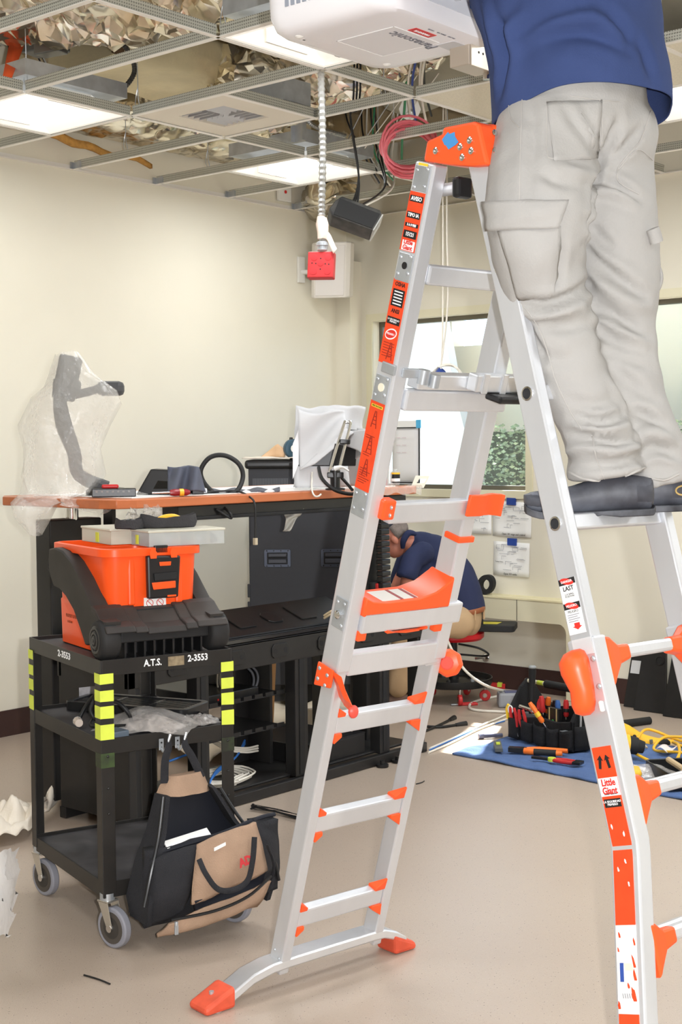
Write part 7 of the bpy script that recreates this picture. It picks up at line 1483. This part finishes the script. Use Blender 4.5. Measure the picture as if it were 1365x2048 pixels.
# work shoes
def shoe(heel, toe, up, label=None, parent=None, m=M_shoe, ms=M_sole, W=.048, H=.076, patch_m=None):
    heel, toe = V(heel), V(toe); d = toe-heel; L = d.length; d = d/L; side = d.cross(up).normalized(); up = side.cross(d)
    n = 18; secs = [(0, .5, .86, .008), (.02, .74, .98, 0), (.06, .86, 1.03, 0), (.14, .93, 1.08, 0), (.28, .92, 1.12, 0), (.42, .9, 1.06, .0), (.52, .93, .95, 0), (.62, 1.0, .84, 0), (.74, 1.05, .76, 0), (.83, 1.03, .72, .002), (.9, .92, .66, .005), (.95, .74, .57, .01), (.985, .48, .44, .016), (1.0, .2, .3, .024)]
    R = []
    for t, w_, h, lift in secs:
        r = []
        for j in range(n):
            a = 2*PI*j/n; x = math.cos(a); z = math.sin(a); z = (z+1)/2
            r.append(heel + d*(t*L) + side*(W*w_*math.copysign(abs(x)**.7, x)*(1-.25*z)) + up*(.012+lift+H*h*z**.8))
        R.append(r)
    o = MB().rings(R).build('shoe', m, parent, ang=60)
    R = []
    for t, w_, h, lift in secs:
        arch = .006 if .32 < t < .5 else 0
        R.append([heel + d*(t*L*1.02-.004) + side*(W*1.06*w_*sx) + up*zz for sx, zz in ((-.94, arch+lift*.9), (.94, arch+lift*.9), (1, .016+lift), (-1, .016+lift))])
    MB().rings(R).build('sole', ms, o, ang=40, bevel=.003)
    # overlays: heel counter, toe cap, welt line
    for t0, t1, sc_ in ((0.0, .15, 1.025), (.82, .99, 1.02)):
        ss = [s_ for s_ in secs if t0-.01 <= s_[0] <= t1+.01]; R = []
        for t, w_, h, lift in ss:
            R.append([heel + d*(t*L-.002 if t < .5 else t*L+.002) + side*(W*w_*sc_*math.copysign(abs(math.cos(a))**.7, math.cos(a))*(1-.25*(math.sin(a)+1)/2)) + up*(.016+lift+H*h*.86*sc_*((math.sin(a)+1)/2)**.8) for a in [2*PI*j/n for j in range(n)]])
        MB().rings(R).build('overlay', mat('shoe_overlay', (84, 86, 94), .45, var=.5, vs=12, rgb2=(58, 58, 64)), o, ang=60)
    if patch_m:
        c = heel + d*(.05*L) - side*(W*.86) + up*.05
        MB().tube([c + d*(.018*math.cos(2*PI*k/14)) + up*(.011*math.sin(2*PI*k/14)) - side*.004 for k in range(15)], .0022, 6).build('yellow_oval', mat('ochre_trim', (190, 160, 96), .6), o)
    return o
zr = 1.392
tL = at(1052, 1014, 3.215); hLh = at(1306, 1000, 3.20); sh1 = shoe(V((hLh.x, hLh.y, zr)), V((tL.x, tL.y, zr-.012)), UP, parent=P1)
tR = at(1130, 1006, 3.33); hRh = at(1376, 998, 3.30); sh2 = shoe(V((hRh.x, hRh.y, zr+.004)), V((tR.x, tR.y, zr-.004)), UP, parent=P1, patch_m=1)

# ---- seated man working behind the desk
P2 = thing('person', 'person in dark blue polo shirt, brown belt and cap, sitting bent forward on the stool', 'person', (0, 0, 0))
def q2(px, py, d=8.3): return at(px, py, d)
M_navy2 = mat('dark_navy_polo', (42, 50, 84), .85, var=.1, vs=7, bump=.15, bs=300)
M_tan = mat('tan_cotton', (190, 160, 124), .9, var=.06, vs=8, bump=.15, bs=300)
s2 = [([q2(846, 1100), q2(876, 1120), q2(905, 1155), q2(925, 1200), q2(929, 1226)], [.115, .14, .14, .128, .127], {'nc': 1}), ([q2(846, 1105, 8.13), q2(826, 1122, 8.1), q2(812, 1158, 8.08)], [.07, .066, .064], {'nc': 1}), ([q2(840, 1100, 8.5), q2(815, 1125, 8.55), q2(800, 1160, 8.55)], [.075, .07, .06]), ([q2(836, 1090), q2(812, 1082)], [.075, .06]), ([q2(868, 1165, 8.25), q2(850, 1150, 8.2)], [.11, .08])]
sm2 = blob(s2, .011, 6); wrinkle(sm2, lambda p: noise.noise(V((p.x*9, p.y*9, p.z*9)))*.007)
S2 = link('polo_shirt', sm2, M_navy2, P2, ang=180)
MB().tube([q2(832, 1068, 8.22), q2(818, 1066, 8.2), q2(808, 1080, 8.2), q2(806, 1096, 8.22)], [.012, .02, .02, .012], 10, smooth=5).build('collar', M_navy2, S2, ang=60)
t2 = [([q2(928, 1240), q2(928, 1226)], [.112, .116]), ([q2(918, 1244, 8.2), q2(850, 1250, 8.1), q2(808, 1272, 8.05)], [.1, .085, .07]), ([q2(925, 1244, 8.45), q2(860, 1252, 8.5), q2(818, 1272, 8.5)], [.1, .085, .07]), ([q2(808, 1272, 8.05), q2(800, 1330, 8.05), q2(797, 1376, 8.05)], [.068, .06, .062]), ([q2(818, 1272, 8.5), q2(812, 1330, 8.5), q2(810, 1360, 8.5)], [.068, .058, .06])]
tm2 = blob(t2, .011, 5); wrinkle(tm2, lambda p: noise.noise(V((p.x*12, p.y*12, p.z*12)))*.006); T2 = link('trousers', tm2, M_tan, P2, ang=180)
dv2 = -CR
bl = [q2(928, 1222) + CR*(.126*math.cos(2*PI*k/28)) + V((_f.x, _f.y, 0)).normalized()*(.126*math.sin(2*PI*k/28)) + UP*(.02*math.cos(2*PI*k/28)) for k in range(29)]
MB().tube(bl, .016, 8, aspect=.3, ax=UP).build('belt', mat('brown_leather', (150, 88, 54), .5), P2, ang=60)
for a in (-.4, -1.1, -1.9): p = q2(928, 1226) + CR*.126*math.cos(a) + V((_f.x, _f.y, 0)).normalized()*.124*math.sin(a); MB().tube([p-UP*.03, p+UP*.028], .007, 6).build('belt_loop', M_tan, T2)
MB().box((-.012, -.03, -.06), (.012, .03, .05)).build('phone_pouch', M_blackm, P2, ang=0, bevel=.005).location = q2(959, 1232, 8.32)
for k in range(4): o = MB().box((-.006, -.002, -.045), (.006, .002, 0)).cyl((0, -.003, .0), (0, .003, .0), .011, n=10).build('key', M_steel, P2, ang=0); o.location = q2(902+4*k, 1250+3*(k % 2), 8.14); o.rotation_euler = (.2*k, .3-.2*k, k)
hc2 = q2(787, 1076, 8.28)
he2, hq2 = head_elems(hc2, -CR*.78 - UP*.62 + _f*.05, UP*.75-CR*.6, .95)
b2 = he2 + [([q2(822, 1086, 8.28), q2(802, 1080, 8.28)], [.058, .056]), ([q2(826, 1120, 8.1), q2(808, 1190, 8.08), q2(778, 1208, 8.1)], [.05, .042, .03]), ([q2(815, 1125, 8.55), q2(783, 1205, 8.45), q2(768, 1160, 8.4), q2(762, 1130, 8.35)], [.05, .045, .036, .028]),
    ([q2(905, 1155), q2(846, 1105), q2(822, 1088)], [.1, .1, .06]), ([q2(925, 1235), q2(905, 1155)], [.06, .08]), ([q2(925, 1245, 8.2), q2(850, 1252, 8.1), q2(810, 1274, 8.06), q2(798, 1365, 8.05)], [.06, .05, .045, .04], {'nc': 1}), ([q2(925, 1245, 8.45), q2(855, 1252, 8.5), q2(818, 1274, 8.5), q2(811, 1350, 8.5)], [.06, .05, .045, .04], {'nc': 1})]
b2 += hand_elems(q2(762, 1128, 8.35), q2(756, 1085, 8.3)-q2(762, 1128, 8.35), -CR*-1, 1, .35) + hand_elems(q2(778, 1208, 8.1), -CR+_f*.1, UP, 1, .5)
link('body', blob(b2, .0075, 3), mat('ruddy_skin', (206, 132, 108), .5, var=.12, vs=14), P2, ang=180)
fr2 = frame(hq2(0, -.01, .055), hq2(1, 0, 0)-hq2(0, 0, 0), hq2(0, 0, 1)-hq2(0, 0, 0))
R = []
for t in range(7):
    a = PI/2*t/6; R.append([fr2 @ V((.086*math.cos(a)*math.cos(2*PI*j/22), .012+.078*math.sin(a), -.108*math.cos(a)*math.sin(2*PI*j/22)+.004)) for j in range(22)])
R[-1] = [fr2 @ V((.004*math.cos(2*PI*j/22), .09, .004*math.sin(2*PI*j/22))) for j in range(22)]
CP = MB().rings(R).build('cap', mat('slate_cap', (44, 48, 60), .85, bump=.2, bs=300), P2, ang=60)
MB().grid(lambda a, b: fr2 @ V(((a-.5)*.15, .012-.02*abs(a-.5)*2, -.09-.075*b*math.cos((a-.5)*2.4))), 8, 5).build('brim', MATS['slate_cap'], CP, ang=180, solid=.004)
R = []
for z_, s_ in ((.018, 1.0), (-.012, 1.02), (-.045, .95), (-.07, .8)):
    R.append([fr2 @ V((.083*s_*math.cos(PI*j/14), z_, .012+.098*s_*math.sin(PI*j/14))) for j in range(15)])
MB().rings(R, cap=False, closed=False).build('hair', mat('grey_hair', (150, 138, 130), .9, var=.3, vs=40, bump=.5, bs=200), P2, ang=180, solid=.006)
for px, d, yy in ((797, 8.05, 0), (810, 8.5, 0)):
    p = q2(px, 1390, d); k = -V((CR.x, CR.y, 0)).normalized(); shoe(V((p.x, p.y, .002))-k*.08, V((p.x, p.y, .002))+k*.2, UP, parent=P2, m=mat('brown_shoe', (120, 92, 78), .6, var=.4, vs=9), ms=mat('tan_sole', (140, 124, 106), .7), W=.045, H=.085)

# ================================================================ projector at the ceiling
PJ = thing('projector', 'large white projector hanging upside down from the ceiling at the top of the picture', 'projector', (-2.335, 2.93, 2.625))
M_pj = mat('projector_white', (238, 236, 238), .35)
x0, x1, y0, y1 = -.215, .215, -.265, .245
R = []
for z, ins, r in ((.0, .06, .05), (.004, .03, .06), (.018, .012, .07), (.05, .002, .07), (.1, .0, .07), (.15, .004, .06), (.17, .02, .05)):
    R.append([V((x, y, z)) for x, y in rrect(x0+ins, x1-(ins*.3 if z < .05 else 0), y0+ins, y1-ins, r, 7)])
MB().rings(R).build('case', M_pj, PJ, ang=40)
LP = frame((0, 0, 0), (1, 0, 0), (0, -1, 0))
MB().prism(rrect(-.09, .1, -.105, .085, .004, 2), LP @ Matrix.Translation((.012, .018, 0)), .0012).build('filter_cover', mat('projector_panel', (230, 228, 230), .4), PJ, ang=0)
for a in ((-.082, -.107, -.0795, .087), (.11, -.107, .1125, .087), (-.082, .0845, .112, .087), (-.082, -.107, .112, -.1045)): MB().box((a[0], a[1], -.0016), (a[2], a[3], -.0004)).build('panel_line', M_paper, PJ, ang=0)
TM = frame((.02, .0, -.0018), (0, -1, 0), (-1, 0, 0)); 
text('lettering', 'Panasonic', .048, TM @ Matrix.Translation((-.02, -.055, 0)), mat('logo_grey', (120, 120, 128), .5), PJ, bold=.0006)
MB().box((.118, -.058, -.0012), (.146, .03, .002)).build('warning_label', mat('warning_red', (214, 60, 60), .5), PJ, ang=0)
text('lettering', 'WARNING', .013, frame((.132, -.014, -.0016), (0, -1, 0), (-1, 0, 0)), M_inkw, PJ, bold=.0003)
for k in range(3): text('lettering', ['MODEL', 'SERIAL NO.', '100-240V'][k], .008, frame((.165, -.02+.045*k, -.0012), (0, -1, 0), (-1, 0, 0)), mat('logo_grey', (120, 120, 128), .5), PJ)
MB().prism(rrect(-.03, .03, .1, .2, .004, 2), LP @ Matrix.Translation((.12, -.3, 0)), .0011).build('spec_label', mat('spec_grey', (208, 208, 210), .5), PJ, ang=0)
for x, y in ((-.13, -.2), (-.125, .16)): MB().lathe([(.012, 0), (.012, .004), (.006, .008)], (x, y, .004), (0, 0, -1), 12).build('foot', M_white, PJ)
MB().lathe([(.006, 0), (.004, .002)], (-.14, -.17, .002), (0, 0, -1), 8).build('screw', M_ink, PJ)
# connector side
CXF = frame((x1, 0, 0), (0, 1, 0), (0, 0, 1))
MB().prism(rrect(-.215, .2, .045, .15, .006, 2), CXF, .0015).build('connector_panel', mat('connector_grey', (222, 224, 230), .45), PJ, ang=0)
for k in range(2): o = MB().prism(rrect(-.02, .02, -.009, .009, .004, 2), CXF @ Matrix.Translation((.1+.06*k, .075, .0015)), .008).build('blue_socket', mat('vga_blue', (70, 110, 180), .4), PJ, ang=0)
for k in range(4): MB().lathe([(.011, 0), (.011, .014), (.005, .015), (.005, .006)], CXF @ V((-.04+.028*k, .08+.012*(k % 2), .0015)), (1, 0, 0), 12).build('jack', M_chrome, PJ)
for k in range(6): MB().box((x1+.001, -.2+k*.014, .055), (x1+.003, -.192+k*.014, .12)).build('vent_slot', mat('vent_grey', (150, 156, 168), .5), PJ, ang=0)
MB().prism(rrect(-.02, .02, -.01, .01, .003, 2), CXF @ Matrix.Translation((-.09, .08, .0015)), .006).build('socket', M_blackm, PJ, ang=0)
pl_ = MB().tube([(x1+.002, .19, .075), (x1+.05, .2, .082), (x1+.085, .205, .086)], [.012, .012, .007], 8).build('plug', M_blackp, PJ)
MB().tube([(x1+.08, .204, .086), (x1+.11, .21, .08), (x1+.115, .215, .03), (x1+.07, .22, -.035), (x1+.02, .225, -.05)], .004, 6, smooth=6).build('thin_cable', M_wire_b, pl_)
for k in range(10): MB().box((x0-.001, -.2+.022*k, .06), (x0+.004, -.19+.022*k, .12)).build('vent_slot', mat('vent_grey', (150, 156, 168), .5), PJ, ang=0)
for k in range(6): MB().box((-.12+.02*k, y0-.001, .06), (-.108+.02*k, y0+.004, .09)).build('vent_slot', mat('vent_grey', (150, 156, 168), .5), PJ, ang=0)
MB().lathe([(.06, 0), (.055, .03), (.045, .035)], (x0+.005, .08, .08), (-1, 0, 0), 20).build('lens', M_blackp, PJ)
MB().cyl((0, 0, .17), (0, 0, TOPZ-2.625), .024).build('ceiling_pole', M_white, PJ); MB().box((-.09, -.12, .168), (.09, .12, .18)).build('mount_plate', M_white, PJ, ang=0, bevel=.004)
bk = thing('lock_bracket', 'small bare metal box bracket under the corner of the projector', 'bracket', V((-2.2, 3.14, 2.60)), 0)
M_bare = mat('bare_metal', (206, 194, 178), .35, .6)
MB().box((-.035, -.06, -.028), (.03, .06, .026)).build('body', M_bare, bk, ang=0, bevel=.003)
MB().box((.03, -.055, -.03), (.033, .075, .03)).build('side_plate', M_bare, bk, ang=0, bevel=.001); MB().cyl((.012, .05, -.026), (.012, .05, -.045), .012, n=12).build('knob', M_chrome, bk)
for y in (-.02, 0.0): MB().cyl((.033, y, .01), (.0337, y, .01), .0035, n=8).build('screw_hole', M_ink, bk)
